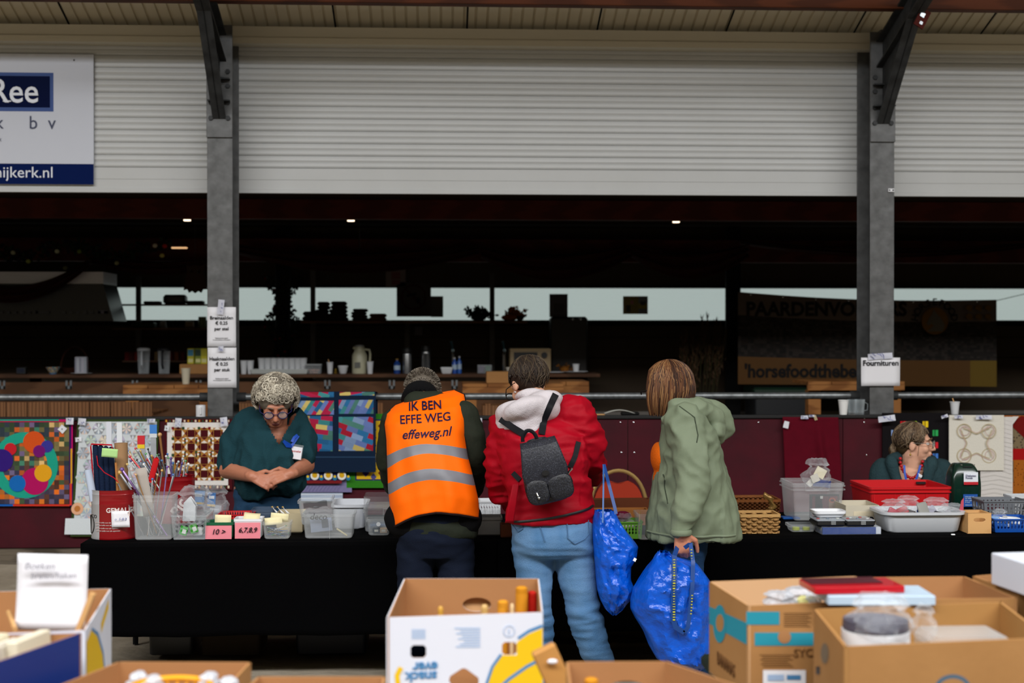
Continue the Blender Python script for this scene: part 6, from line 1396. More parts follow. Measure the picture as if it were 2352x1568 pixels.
# 1 red and silver tin
p,w_,h_,s=D(202,304,1128,1240); c=p+V((0,.085,0)); t=thing('storage_tin','large oval red and silver tin with a white note, leftmost on the table','tin',c)
TINR=M('red tin lacquer','8c0c14',.3,.2,coat=.3); SILV=M('bare tin','b0b0b2',.4,.25)
def tin(c,w_,d_,h_,par,split=None):
    g=G(); n=48; prof=[(1,0),(1.015,.004),(1,.012),(1,h_*.70),(1.012,h_*.715),(1,h_*.73),(1,h_*.9),(1.012,h_*.91),(1,h_*.925),(1,h_-.004),(1.02,h_),(.985,h_-.002),(.98,.006),(0.01,.006)]
    vs=[];fs=[]
    for k,z in prof:
        for i in range(n): a=2*PI*i/n; vs.append(c+V((k*w_/2*math.cos(a),k*d_/2*math.sin(a),z)))
    for k in range(len(prof)-1):
        for i in range(n): j=(i+1)%n; fs.append((k*n+i,k*n+j,(k+1)*n+j,(k+1)*n+i))
    g.add(vs,fs); g.f.append(list(range(n))[::-1]); g.m.append(0); g.c.append(None)
    if split is not None:
        for q,f in enumerate(g.f):
            cx=sum(g.v[i].x for i in f)/len(f)-c.x
            if cx<split*w_: g.m[q]=1
    o=build(g,'tin_body',[TINR,SILV],par,smooth=40); return o
tb=tin(c,w_,.17,h_,t,-.27); BT=(bvh(tb),V((0,1,0)))
text('GEMALEN',.030,face(at(278,1172,c.y-.08).x,c.y-.2,at(280,1172,c.y-.08).z),M('white tin lettering','d8c8c4',.5),t,bold=.0008,onto=BT,off=.002)
for k,(px,py) in enumerate(((245,1200),(247,1206),(246,1213),(248,1219))): text('gemalen koffie voor alle apparaten',.008,face(at(px,py,c.y-.08).x,c.y-.2,at(px,py,c.y-.08).z),M('white tin lettering','d8c8c4',.5),t,onto=BT,off=.002)
text('CO',.022,face(at(215,1186,c.y-.06).x,c.y-.2,at(215,1186,c.y-.06).z),BLACK,t,onto=BT,off=.002)
g=G(); cc=at(206,1205,c.y-.05); P=[]
for a in range(25): q=V((cc.x+.022*math.cos(a*PI/12),c.y-.3,cc.z+.042*math.sin(a*PI/12))); h=BT[0].ray_cast(q,V((0,1,0))); P.append((h[0] if h[0] else P[-1] if P else q)-V((0,.001,0)))
g.tube(P,.0028,5,cap=False); build(g,'seal_ring',M('dark seal','2a2826',.6),t)
q=at(277,1192,c.y-.095); g=G(TM(q.x,q.y,q.z,0,-.03,-.1)); g.sheet(lambda u,v:V(((u-.5)*42*s,.003*math.sin(u*4),(v-.5)*37*s)),5,5); nt=build(g,'note_paper',WHITE,t,solid=.0008); text('o  5 8 3',.017,face(q.x,q.y-.006,q.z),M('blue pen','6c74a8',.7),t,shear=.3)
zc_=c.z
def inside(name,label,cat,px0,py0,px1,py1,Y,r,mat,flat=1,**k):
    a=at(px0,py0,Y); b=at(px1,py1,Y); a.z=max(a.z,zc_+.012); g=G(); g.tube([a,b],r,14,flat=flat); return build(g,name,mat,label=label,cat=cat,**k)
inside('film_roll','roll wrapped in clear film at the left of the red tin','roll',215,1150,202,1078,c.y-.02,.018,M('white blue film','b8c4d8',.2,coat=.5))
q0=at(244,1170,c.y); q1=at(236,1026,c.y); g=G()
for i in range(4): g.cone(q0+V((-.036+.024*i,0,0)),.013,q1+V((-.034+.024*i,0,-.004*i)),.013)
nr_=thing('needle_case','rolled dark denim needle case with red trim standing in the red tin','case',q0); build(g,'denim_roll',M('dark denim roll','12203a',.85,bump=.3,bs=150),nr_)
g=G(); g.tube([q0+V((-.05,-.012,.05)),q1+V((-.052,-.012,0)),q1+V((-.05,-.014,.014)),q1+V((.045,-.014,.01)),q1+V((.047,-.014,-.02))],.0035,6); build(g,'red_trim',M('red trim','b01424',.7),nr_)
g=G(); P=[at(a,b,c.y-.07) for a,b in((222,1046),(225,1068),(240,1085),(262,1097),(272,1108))]; g.tube(P,.0022,5); build(g,'red_cord',M('red trim','b01424',.7),nr_)
inside('cardboard_tube','plain brown cardboard tube standing in the red tin','tube',280,1150,278,1017,c.y+.02,.031,M('brown tube','9c7a58',.8,bump=.1))
inside('brown_stick','brown wooden stick beside the cardboard tube','stick',272,1150,266,1062,c.y-.04,.006,WOOD)
q=at(252,1040,c.y-.075); g=G(TM(q.x,q.y,q.z,0,.09,0)); g.sheet(lambda u,v:V(((u-.5)*36*s,.004*math.sin(u*4),(v-.5)*20*s)),5,4); build(g,'sticky_note',M('pale green paper','a8d088',.8),label='pale green sticky note on the rolled denim case',cat='note',solid=.0008)
# 2 tall milky bin with needles
p,w_,h_,s=D(310,392,1138,1240); c2_=p+V((0,.07,0)); t=thing('clear_bin','tall clear plastic bin full of knitting needles beside the red tin','bin',c2_); g=G(); g.bin(c2_,w_,.14,h_,.003,.015,1.10,.004); build(g,'bin_body',CLEARM,t)
g=G(); g.loft([[q_+c2_ for q_ in rring(w_*1.105,.157,.016,4,h_*.86+k)] for k in(0,.004)],False,False); build(g,'rim_band',CLEARM,t)
zc_=ZT
nc=[('8a8c90','c8a050'),('9c7cb8','6a4a98'),('b8bcc0','e0c070'),('6c7078','b0b4b8'),('a0784c','c8a070'),('d0d0d0','3a6ab0')]
r=random.Random(12)
for i,(a,b,c_,d_) in enumerate(((372,1225,274,1085),(384,1232,280,1078),(350,1228,292,1066),(376,1214,300,1100),(360,1225,312,1090),(340,1228,350,1100),(352,1230,372,1080),(366,1228,384,1072),(344,1232,330,1105),(358,1230,410,1060),(338,1232,362,1090),(364,1234,398,1090),(330,1230,270,1108))):
    Y_=c2_.y-.04+.08*r.random(); k=nc[i%6]
    A=at(a,b,Y_); A.z=max(A.z,ZT+.008); slantneedle(A,at(c_,d_,Y_),.0034 if i>1 else .006,k[0],k[1],label='knitting needle leaning in the tall clear plastic bin',group='needles in the tall clear bin')
q=at(333,1130,c2_.y-.03); g=G(TM(q.x,q.y,q.z,0,-.17,0)); g.sheet(lambda u,v:V(((u-.5)*26*s*(1-.0*v),.002*math.sin(u*3),(v-.5)*112*s)),3,6); build(g,'paper_sleeve',M('grey beige paper','a8a098',.8),label='long grey paper sleeve leaning in the tall clear bin',cat='sleeve',solid=.001)
# 3 red tin behind, with many needles
p,w_,h_,s=D(352,436,1098,1203); c3=p+V((0,.08,0)); t=thing('storage_tin','red tin with slanted white lettering behind the clear bin, packed with needles','tin',c3); tb=tin(c3,w_*1.1,.16,h_*1.02,t)
text('Pic',.075,face(at(410,1165,c3.y-.08).x,c3.y-.3,at(410,1168,c3.y-.08).z,0,0,-1.1),M('white tin lettering','d8c8c4',.5),t,bold=.002,onto=(bvh(tb),V((0,1,0))),off=.002,shear=.2)
cols=[('7c8088','b0b4b8'),('5a6068','1a1a1c'),('8e9298','c83040'),('b8943c','d0b060'),('9098a0','2a6ab8'),('a0a4a8','e4e4e4'),('6a5a9a','503a80'),('b01c24','c02028'),('c0c4c8','58a060'),('707880','4878b0')]
pts=[]
for i in range(58):
    f=i/57; bx=372+50*r.random(); tx=292+142*((i*.618)%1); ty=1035+45*r.random()+ (18 if tx>400 else 0)-(10 if tx<350 else 0); Y_=c3.y-.06+.12*r.random(); k=cols[i%10]
    A=at(bx,1190,Y_); A.z=max(ZT+.012,A.z); slantneedle(A,at(tx,ty,Y_+(.02*(r.random()-.5))),.0028+.0014*r.random(),k[0],k[1],label='knitting needle standing in the bunch in the red tin behind',group='needles bunched in the rear red tin')
slantneedle(at(385,1150,c3.y),at(367,998,c3.y-.05),.006,'a87848','c09058',name='drumstick_needle',label='thick wooden needle with a round knob rising above the bunch',cat='needle')
for a,b,c_,d_,hx,l in ((252,1190,250,968,'c8ccd4','long narrow clear packet of needles, the tallest at the left'),(276,1190,274,970,'d4d8dc','white needle packet behind the cardboard tube'),(354,1195,352,975,'6a86b8','needle packet with a blue header card'),(345,1195,324,1000,'b8a040','needle packet with a red and yellow header card')):
    Y_=c3.y+.03; A=at(a,b,Y_); B=at(c_,d_,Y_); g=G(); g.prism([(A.x-.016,A.z),(A.x+.016,A.z),(B.x+.013,B.z),(B.x-.013,B.z)],.006,Matrix.Translation((0,Y_,0)),0,(),hx if l[0]=='l' or l[0]=='w' else '9a9ea4')
    if 'header' in l: g.prism([(B.x-.018,B.z-.045),(B.x+.018,B.z-.045),(B.x+.018,B.z),(B.x-.018,B.z)],.007,Matrix.Translation((0,Y_-.002,0)),0,(),'3a78c0' if 'blue' in l else 'c0202c'); g.prism([(B.x-.018,B.z-.065),(B.x+.018,B.z-.065),(B.x+.018,B.z-.045),(B.x-.018,B.z-.045)],.007,Matrix.Translation((0,Y_-.002,0)),0,(),'c8ccd0' if 'blue' in l else 'e0c020')
    build(g,'needle_packet',PRINT,label=l,cat='packet')
g=G(); q=at(355,1080,c3.y-.08); g.rbox((0,0,0),.03,.012,.13,.012)
for v in g.v: v.rotate(Euler((0,.25,0)));v+=V((q.x-.02,q.y,q.z-.06))
build(g,'red_scissors_case',RED,label='narrow red plastic case sticking up in the needle bunch',cat='case')
# 4 clear basket with bags
def basket(px0,px1,py0,pyb,dep,mat,name,label,taper=1.1,holes=(8,3),hr=(.3,.22),cat='basket',parts=True,z=None,hz=(.25,.85),depholes=4,hn=10):
    p,w,h,s=D(px0,px1,py0,pyb,z); w/=taper; c=p+V((0,dep/2,0)); t=thing(name,label,cat,c); th=.003
    nx,nz_=holes
    def wall(a,b,A,B,name_,n_):
        # quad a-b bottom, A-B top with a grid of holes
        a,b,A,B=V(a),V(b),V(A),V(B); Hs=[]; 
        for i in range(n_):
            for j in range(nz_):
                cu=(i+.5)/n_*.9+.05; cv=hz[0]+(hz[1]-hz[0])*(j+.5)/nz_; ru=hr[0]/n_*.9; rv=hr[1]*(hz[1]-hz[0])/nz_*1.6
                Hs.append([(cu+ru*math.cos(2*PI*k/hn),cv+rv*math.sin(2*PI*k/hn)) for k in range(hn)])
        gg=G(); gg.prism([(0,0),(1,0),(1,1),(0,1)],th,None,0,Hs); nrm=(b-a).cross(A-a).normalized()
        for v in gg.v:
            u_,d__,w__=v.x,v.y,v.z; P_=(a.lerp(b,u_)).lerp(A.lerp(B,u_),w__)+nrm*(d__-th); v.x,v.y,v.z=P_.x,P_.y,P_.z
        return build(gg,name_,mat,t,smooth=0)
    W,Dp=w/2,dep/2/taper; k=taper
    cs=[c+V((sx*W,sy*Dp,.003)) for sx,sy in((-1,-1),(1,-1),(1,1),(-1,1))]; ct=[c+V((sx*W*k,sy*Dp*k,h)) for sx,sy in((-1,-1),(1,-1),(1,1),(-1,1))]
    for i in range(4):
        j=(i+1)%4; wall(cs[i],cs[j],ct[i],ct[j],'side_wall',nx if i%2==0 else depholes)
    gg=G(); gg.rbox(c,w,dep/taper,.004,.006); build(gg,'bottom',mat,t)
    gg=G(); 
    R_=[[q_+c for q_ in rring(w*k+a,dep+a,.01,3,z_)] for a,z_ in((-.004,h-.004),(.008,h-.004),(.008,h+.003),(-.004,h+.003),(-.004,h-.004))]; gg.loft(R_,False,False); build(gg,'rim',mat,t)
    return t,c,w,h
def filmbag(name,label,cx,cy,w,h,Y,seed,mat=FILM,cat='bag',d=.06,zmin=None,pts=None,inner=None):
    a=at(cx,cy,Y); s=Y/FPX; g=G(); W=w*s/2; H=h*s/2; r=random.Random(seed); rings=[]; n=26; m=16
    for k in range(m+1):
        f=k/m; rad=(math.sin(PI*min(1,(f*1.15+.02)))**.6 if f<.8 else max(.12,1-.9*(f-.75)*2)); rg=[]
        for i in range(n):
            th=2*PI*i/n; p=V((W*rad*math.cos(th),d*rad*math.sin(th),-H+2*H*f)); q=V((math.cos(th)*1.3+seed,math.sin(th)*1.3,f*2.2)); k_=1+.30*noise.noise(q*1.5)+.16*noise.noise(q*4); p.x*=k_;p.y*=k_;p.z+=H*.12*noise.noise(q*2.2); p=a+p
            if zmin is not None: p.z=max(p.z,zmin)
            rg.append(p)
        rings.append(rg)
    g.loft(rings,m=0); 
    if inner is None: return build(g,name,mat,label=label,cat=cat,smooth=20)
    t=thing(name,label,cat,a-V((0,0,H))); build(g,'film',mat,t,smooth=20); return t
t,c4,_,_=basket(394,474,1185,1240,.2,CLEAR,'clear_basket','clear perforated basket holding green packs and a plastic bag','1' and 1.12,(6,3))
for px,py,cc_,an,l in((422,1218,'2fa02c',.3,'green and white pack at the left in the clear basket'),(445,1213,'3a9a2c',-.3,'green pack at the middle of the clear basket')):
    q=at(px,py,c4.y-.05); g=G(TM(q.x,q.y,q.z,0,an,0)); g.box((0,0,0),(.035,.012,.04),None,0,cc_); g.box((.004,-.0068,-.003),(.018,.001,.02),None,0,'d8dcd8'); build(g,'yarn_label_pack',PRINT,label=l,cat='pack')
q=at(455,1220,c4.y-.02); g=G(); g.rbox((q.x,q.y,ZT+.008),.05,.04,.04,.008); build(g,'foam_piece',WPLAS,label='white foam piece at the right in the clear basket',cat='piece')
filmbag('plastic_bag','clear plastic bag with white contents rising out of the clear basket',446,1160,84,86,c4.y+.03,1,d=.07)
g=G(); q=at(436,1170,c4.y+.04); g.prism([(-.03,-.05),(.02,-.05),(.03,.02),(0,.055),(-.025,.03)],.03,Matrix.Translation(q)); build(g,'white_wrap',M('whitish wrap','c8ccd0',.5),label='whitish folded wrapping inside the plastic bag on the clear basket',cat='wrap',bev=.004)
p,w_,h_,s=D(478,522,1182,1210); 
p,w_,h_,s=D(440,505,1165,1195); g=G(); cb=p+V((0,.1,0)); g.bin(cb,w_,.14,h_*1.2,.003,.012,1.15,.004); build(g,'clear_tub',CLEAR,label='clear tub with blue packs behind the clear basket',cat='tub')
for px,py,w2,h2,c_,l in((452,1143,36,34,'2a80c8','sky blue pack with a white band behind the bag'),(486,1148,18,34,'2272b8','narrow bright blue pack right of the bag'),(495,1180,26,40,'aeb4ba','grey white card pack in the clear tub')):
    q=at(px,py,cb.y+.02*(1 if px<470 else -1)); g=G(TM(q.x,q.y,q.z,0,.06,0)); g.box((0,0,0),(w2*s,.012,h2*s),None,0,c_); g.box((0,-.007,h2*s*.2),(w2*s*.7,.001,h2*s*.2),None,0,'d8e0e8'); g.box((0,-.007,-h2*s*.35),(w2*s,.001,h2*s*.14),None,0,'d8b030'); build(g,'needle_pack',PRINT,label=l,cat='pack')
filmbag('plastic_bag','crinkled clear bag around the blue packs left of the green jumper',496,1156,58,82,cb.y-.03,4,d=.06)
# 5 red basket
t,c5,_,_=basket(500,578,1183,1200,.16,RED,'red_basket','shallow red slotted basket behind the two pink fronted boxes',1.1,(12,1),(.28,.5))
# 6 two small boxes with pink labels
PINK=M('pink card label','e48a94',.8,var=.3,vs=6,col2='d8707e')
def pinkbox(x0,x1,y0,yb,mat,rimc,label,txt,size,note_):
    p,w,h,s=D(x0,x1,y0,yb); c=p+V((0,.055,0)); t=thing('index_box',label,'box',c); g=G(); g.bin(c,w/1.06,.1,h,.003,.008,1.06,.003); build(g,'box_body',mat,t)
    g=G(); g.box((c.x,c.y-.0575,c.z+h*.42),(w*.93,.003,h*.8),(-.07,0,0)); build(g,'pink_label',PINK,t); text(txt,size,face(c.x,c.y-.064,c.z+h*.45),INK,t,shear=.25,bold=.0002)
    if note_: q=c+V((note_[0],0,h+.006)); g=G(TM(q.x,q.y,q.z,note_[1],note_[2],0)); g.sheet(lambda u,v:V(((u-.5)*.075,.003*math.sin(u*3),(v-.5)*.045)),3,3); build(g,'index_card',M('cream card','e6dcb0',.8),label='cream index card standing in the box marked '+('10' if '1' in txt else '6 to 9'),cat='card',solid=.0012)
pinkbox(470,534,1200,1238,M('green plastic','0e5a38',.4),'', 'small green box with a pink front marked 10 >','10 >',.034,(.012,-.15,.03))
pinkbox(538,600,1192,1237,WPLAS,'','small white box with a pink front marked 6,7,8,9','6,7,8,9',.032,(.012,-.9,.1))
# 7 clear box of crochet hooks
p,w_,h_,s=D(604,666,1200,1238); c=p+V((0,.055,0)); t=thing('clear_box','small clear box full of loose metal hooks with cream cards on top','box',c); g=G(); g.bin(c,w_/1.1,.1,h_,.003,.012,1.1,.003); build(g,'box_body',CLEAR,t)
for i in range(26):
    a=r.random()*6.28; q=c+V(((r.random()-.5)*.05,(r.random()-.5)*.04,.01+.035*r.random())); d_=V((math.cos(a)*.035,math.sin(a)*.02,(r.random()-.5)*.02)); slantneedle(q-d_,q+d_,.0016,['8e9296','b0b4b8','2c5a9a','b09040'][i%4],['8e9296','3a8a40'][i%2],'crochet_hook','loose metal crochet hook lying in the small clear box','crochet hooks in the small clear box','hook')
for px,py,an,ry_ in((642,1187,-.15,.1),(628,1196,-.3,-.1)):
    q=at(px,py,c.y+.02*(px>635)); g=G(TM(q.x,q.y,q.z,an,ry_,0)); g.sheet(lambda u,v:V(((u-.5)*.082,.002*math.sin(u*3),(v-.5)*.035)),3,3); build(g,'index_card',M('cream card','e6dcb0',.8),label='cream index card on the hook box, '+('upper' if px>635 else 'lower')+' one',cat='card',solid=.0012)
p,w_,h_,s=D(578,628,1175,1192); g=G(); g.bin(p+V((0,.06,0)),w_*.9,.12,h_*1.3,.0025,.02,1.1,.004); build(g,'clear_lid_tray',M('smoky clear plastic','5a6a80',.15,clear=.55),label='smoky clear tray behind the small box marked 6,7,8,9',cat='tray')
# 8 cream card box
p,w_,h_,s=D(634,694,1180,1225); c=p+V((0,.10,0)); t=thing('card_box','open cream cardboard box holding steel needles, behind the hook box','box',c); g=G(); g.bin(c,w_,.17,h_,.003,.003,1.02,0); build(g,'box_body',M('cream cardboard','b8ab8c',.8),t)
for i in range(9): a=at(640+i*4,1186,c.y-.05+.012*i); slantneedle(a,a+V((-.03-.01*i%.03,.01,.045)),.002,'b8b8b8','c8a050',label='steel needle leaning in the cream cardboard box',group='needles in the cream cardboard box')
# 9 deco boxes
def clearbox(x0,x1,y0,yb,dep,mat,label,taper=1.08,z=None,name='clear_box',r_=.018,rot=0,lip=.005,extra=None):
    p,w,h,s=D(x0,x1,y0,yb,z); w/=taper; c=p+V((0,dep/2,0)); t=thing(name,label,'box',c); g=G(); g.bin(c,w,dep/taper,h,.003,r_,taper,lip); build(g,'box_body',mat,t); return t,c,w,h
t,c9,w9,h9=clearbox(696,812,1181,1237,.18,CLEARM,'low clear container with paper and a blue card, right of the hook box')
q=at(757,1209,c9.y-.088); g=G(); g.box((q.x,q.y,c9.z+h9/2),(.003,.004,h9)); build(g,'divider_rib',CLEARM,t)
q=at(738,1205,c9.y-.04); g=G(TM(q.x,q.y,q.z,0,-.1,0)); g.box((0,0,0),(.10,.01,.06),None,0,'8a96ae'); g.box((.018,-.006,.006),(.03,.001,.04),None,0,'3a4456'); build(g,'card_pack',PRINT,label='grey blue card with a dark oval window in the low clear container',cat='pack')
q=at(785,1222,c9.y-.03); g=G(TM(q.x,q.y,q.z,0,.6,0)); g.rbox((0,0,-.003),.06,.008,.008,.002); build(g,'paper_strip',M('cream card','e6dcb0',.8),label='small cream strip in the right half of the low clear container',cat='strip')
# tilted tall box with bag marked deco
q=at(729,1172,c9.y+.02); Tt=Matrix.Translation(q)@Matrix.Rotation(-.10,4,'Y'); g=G(Tt); g.bin(V((0,0,-.055)),.145,.12,.115,.003,.012,1.08,.005); dt=thing('clear_box','tilted clear box with an inky smear standing in the low clear container','box',q); build(g,'box_body',CLEAR,dt)
g=G(Tt); g.sheet(lambda u,v:V((-.055+.11*u,-.066-.003*v,.022+.028*v+.004*math.sin(u*9))),12,3); build(g,'ink_smear',M('inky smear','20242a',.4,clear=.5),dt)
filmbag('plastic_bag','clear bag marked deco inside the tilted clear box',732,1190,70,52,c9.y-.01,9,d=.03)
q=at(731,1187,c9.y-.068); text('deco',.040,face(q.x,q.y,q.z,0,0,-.0),INK,dt,shear=.2,bold=.0004)
# white basin behind
p,w_,h_,s=D(768,836,1160,1216); c=p+V((0,.14,0)); g=G(); g.bin(c,w_*1.02,.24,h_,.004,.03,1.12,.008); build(g,'basin',M('white basin','cfd3da',.35),label='plain white plastic basin behind the low clear container',cat='basin')
t,c_,w_,h_=clearbox(836,898,1172,1222,.2,CLEAR,'clear lidded box with clip handles left of the orange vest')
g=G(); g.rbox(c_+V((0,0,h_+.001)),w_*1.13,.215,.016,.015); g2=G(); g2.loft([[q_+c_ for q_ in rring(w_*1.1,.2,.02,4,h_+.0155+k)] for k in(0,.05)],False,False); build(g,'lid',CLEAR,t); build(g2,'upper_wall',CLEAR,t)
for dx in(.05,): g=G(); a=c_+V((dx-.02,-.112,h_-.02)); g.tube([a,a+V((.0,-.004,.03)),a+V((.045,-.004,.03)),a+V((.045,0,0))],.003,6); build(g,'clip',CLEARM,t)
g=G(); g.rbox(c_+V((.0,-.0,.012)),w_*.7,.12,.02,.005); build(g,'blue_case',M('blue case','1d5a9a',.4),label='flat blue case inside the clear lidded box',cat='case')
t,c_,w_,h_=clearbox(843,896,1192,1230,.09,CLEAR,'small clear box with labelled button packs in front of the clear lidded box',1.12)
for dx,c1 in((-.012,'1c2c3c'),(.022,'b09a80')): g=G(); g.rbox(c_+V((dx,0,.006)),.035,.03,.026,.004,col=c1); g.box(c_+V((dx,-.016,.02)),(.018,.001,.01),None,0,'c8c8c0'); build(g,'button_pack',PRINT,label='small '+('dark' if dx<0 else 'tan')+' button pack in the small clear box',cat='pack')
g=G(); q=c_+V((0,-.058,h_*.72)); g.lathe([(0,0),(.010,0),(.010,.001),(0,.001)],(0,0,0),16)
for v in g.v: v.x,v.y,v.z=v.x+q.x,q.y-v.z,v.y+q.z
build(g,'round_sticker',M('pale sticker','c8ccd0',.6),t)
# 10 between vest and red jacket
basket(1101,1150,1152,1190,.14,WPLAS,'white_basket','white perforated basket between the orange vest and the red jacket',1.05,(7,2),(.32,.3))
t,c_,w_,h_=clearbox(1094,1152,1188,1230,.12,M('grey translucent plastic','8a8884',.35,clear=.2),'grey translucent box between the orange vest and the red jacket',1.03,r_=.006)
p,w_,h_,s=D(1098,1150,1172,1196); g=G(); c=p+V((0,.07,0)); g.bin(c,w_,.12,h_,.003,.006,1.02,0); 
for i in(-1,1): g.box(c+V((i*w_/6,0,h_*.5)),(.002,.11,h_*.9))
build(g,'compartment_tray',CLEARM,label='milky compartment tray behind the grey translucent box',cat='tray')
p,w_,h_,s=D(1150,1182,1205,1236); g=G(); g.bin(p+V((0,.05,0)),w_,.09,h_,.006,.002,1,0); build(g,'wooden_box',WOODD,label='small brown wooden box partly behind the red jacket hem',cat='box')
# 11 banquet chair behind the table
Yc=8.0; a=at(1355,1190,Yc); b=at(1486,1080,Yc); cx=(a.x+b.x)/2; W=(b.x-a.x)/2; t=thing('banquet_chair','banquet chair with rounded gold frame and red gold dotted back behind the table','chair',(cx,Yc+.2,0)); GOLD=M('gold frame','b09058',.35,.5)
zt_=b.z; zm=zt_-.30; P=[V((cx-W,Yc+.02,GZ)),V((cx-W,Yc,.45)),V((cx-W,Yc,zm+.02))]+[V((cx+W*math.cos(a_),Yc,zm+.04+(zt_-zm-.04)*math.sin(a_)**.8)) for a_ in [PI-PI*i/18 for i in range(1,18)]]+[V((cx+W,Yc,zm+.02)),V((cx+W,Yc,.45)),V((cx+W,Yc+.02,GZ))]
g=G(); g.tube(P,.011,10); build(g,'back_frame',GOLD,t)
g=G(); DOT=M('red fabric with gold dots','98301c',.8,speck=110,col2='c09050',srnd=.15); pr_=[]
n=24; top=[]
for i in range(n+1): a_=PI-PI*i/n; x_=W*.9*math.cos(a_); z_=zm+.04+(zt_-zm-.065)*math.sin(a_)**.8; dip=.045*math.exp(-(x_/(W*.42))**2) if abs(x_)<W*.75 else 0; top.append((x_,min(z_,zt_-.028)-dip))
g.prism([(W*.9,.52),]+top[::-1]+[(-W*.9,.52)],.03,Matrix.Translation((cx,Yc-.005,0))); build(g,'backrest',DOT,t,bev=.006)
g=G(); g.rbox((cx,Yc-.20,.42),W*2,.42,.06,.04); build(g,'seat',DOT,t)
for sx5 in(-1,1): g=G(); g.tube([(cx+sx5*W*.95,Yc-.38,.42),(cx+sx5*W*.98,Yc-.4,GZ)],.011,8); build(g,'leg',GOLD,t)
g=G(); g.ball(at(1454,1146,7.3),(.013,.006,.008),8); 
# 12 wooden trays
def wbox(x0,x1,y0,yb,dep,mat,label,z=None,name='wooden_box',slot=False,th=.010):
    p,w,h,s=D(x0,x1,y0,yb,z); c=p+V((0,dep/2,0)); t=thing(name,label,'box',c)
    for sy in(-1,1):
        g=G(); hol=[]
        if slot: hol=[[(x_*w*.13+sg*w*.12,h*.66+z_*h*.09) for sg,x_,z_ in([(1,math.cos(a_),math.sin(a_)) for a_ in [-PI/2+PI*i/8 for i in range(9)]]+[(-1,math.cos(a_),math.sin(a_)) for a_ in [PI/2+PI*i/8 for i in range(9)]])]]
        g.prism([(-w/2,0),(w/2,0),(w/2,h),(-w/2,h)],th,Matrix.Translation(c+V((0,sy*(dep/2-th) if sy>0 else -dep/2,0))),0,hol); build(g,'long_side' if w>dep else 'end_board',mat,t,bev=.001)
    for sx in(-1,1): g=G(); g.box(c+V((sx*(w/2-th/2),0,h/2)),(th,dep-2*th-.001,h)); build(g,'side_board',mat,t,bev=.001)
    g=G(); g.box(c+V((0,0,.005)),(w-2*th,dep-2*th,.008)); build(g,'bottom',mat,t); return t,c,w,h
wbox(1352,1496,1147,1194,.08,WOODD,'long brown wooden box behind the green basket, its knotty rear board raised')
wbox(1362,1492,1171,1206,.10,M('honey pine','9a6230',.6,wave=4,vs=2,var=.5,col2='7a4820',stretch=(.4,5,5)),'long honey coloured wooden box in front of the knotty one')

t,cg,_,_=basket(1424,1476,1199,1238,.14,M('lime green plastic','6aa838',.4),'green_basket','lime green perforated basket with wrapped yarn beside the hanging blue bag',1.08,(6,3),(.3,.3))
for dx,dz,c_,l in((-.035,.02,'c8c0b8','cream'),(-.03,.075,'7a1c3c','plum coloured'),(.0,.03,'d0ccc8','white')):
    g=G(); q=cg+V((dx,.0,dz)); g.ball(q+V((0,0,.025)),(.038,.035,.022),14,0); build(g,'yarn_skein',M('yarn '+c_,c_,.9,bump=.6,bs=100),label=l+' wrapped yarn skein in the lime green basket',cat='yarn')
filmbag('plastic_bag','glossy clear wrapping over the yarn in the lime green basket',1434,1200,44,46,cg.y-.01,14,d=.05)
g=G(); g.tube([cg+V((.045,.0,.02)),cg+V((.05,0,.12))],.004,8); build(g,'wooden_stick',WOODL,label='thin wooden stick standing in the lime green basket',cat='stick')
clearbox(1466,1500,1180,1240,.16,CLEAR,'clear box mostly hidden by the sage green coat')
# 13 wicker baskets
def wicker(x0,x1,y0,yb,dep,mat,label,wv,taper=1.08,big=False):
    p,w,h,s=D(x0,x1,y0,yb); w/=taper; c=p+V((0,dep/2,0)); t=thing('wicker_basket',label,'basket',c); g=G(); nst=wv; rows_=7 if big else 13; hh=h/rows_
    per=[]; 
    for k in range(rows_):
        for i in range(nst*2):
            f=(i+.5)/(nst*2); P=[]
            # position round the rectangle
            def pos(f_,z):
                kk=1+(taper-1)*z/h; W_,D_=w/2*kk,dep/2/taper*kk; L_=4*(W_+D_); d_=(f_%1)*L_
                for (ax,ay,bx,by) in((-W_,-D_,W_,-D_),(W_,-D_,W_,D_),(W_,D_,-W_,D_),(-W_,D_,-W_,-D_)):
                    l_=abs(bx-ax)+abs(by-ay)
                    if d_<=l_: u=d_/l_; return V((ax+(bx-ax)*u,ay+(by-ay)*u,z)),V((by-ay,-(bx-ax),0)).normalized()
                    d_-=l_
                return V((-W_,-D_,z)),V((0,-1,0))
            out=1 if (i+k)%2 else -1; vs=[]
            for q in range(4):
                ff=(i+q/3)/(nst*2); p0,n0=pos(ff,k*hh+hh*.04); p1,n1=pos(ff,(k+1)*hh-hh*.04); o_=.004*out*math.sin(PI*q/3)+.001*out; vs+=[c+p0+n0*o_,c+p1+n1*o_]
            g.add(vs,[(0,2,3,1),(2,4,5,3),(4,6,7,5)],(i*7+k*3)%2)
    build(g,'woven_wall',mat,t,solid=.002,smooth=60)
    kk=taper; g=G(); W_,D_=w/2*kk,dep/2; g.loft([[q_+c for q_ in rring(2*W_+a_,2*D_+a_,.008,3,z_)] for a_,z_ in((-.012,h-.004),(.008,h-.006),(.010,h+.008),(-.010,h+.008),(-.012,h-.004))],False,False); build(g,'rim',mat,t)
    g=G(); g.rbox(c,w,dep/taper,.005,.006); build(g,'bottom',mat[0],t); return c,h
W1_=[M('light rush','d0a468',.6,var=.4,vs=30),M('darker rush','b08450',.6,var=.4,vs=30)]; W2_=[M('brown willow','7a4822',.6,var=.5,vs=30),M('dark willow','5a3216',.6,var=.5,vs=30)]
wicker(1690,1793,1150,1200,.20,W2_,'brown willow basket behind the light woven one, right of the sage green coat',34)
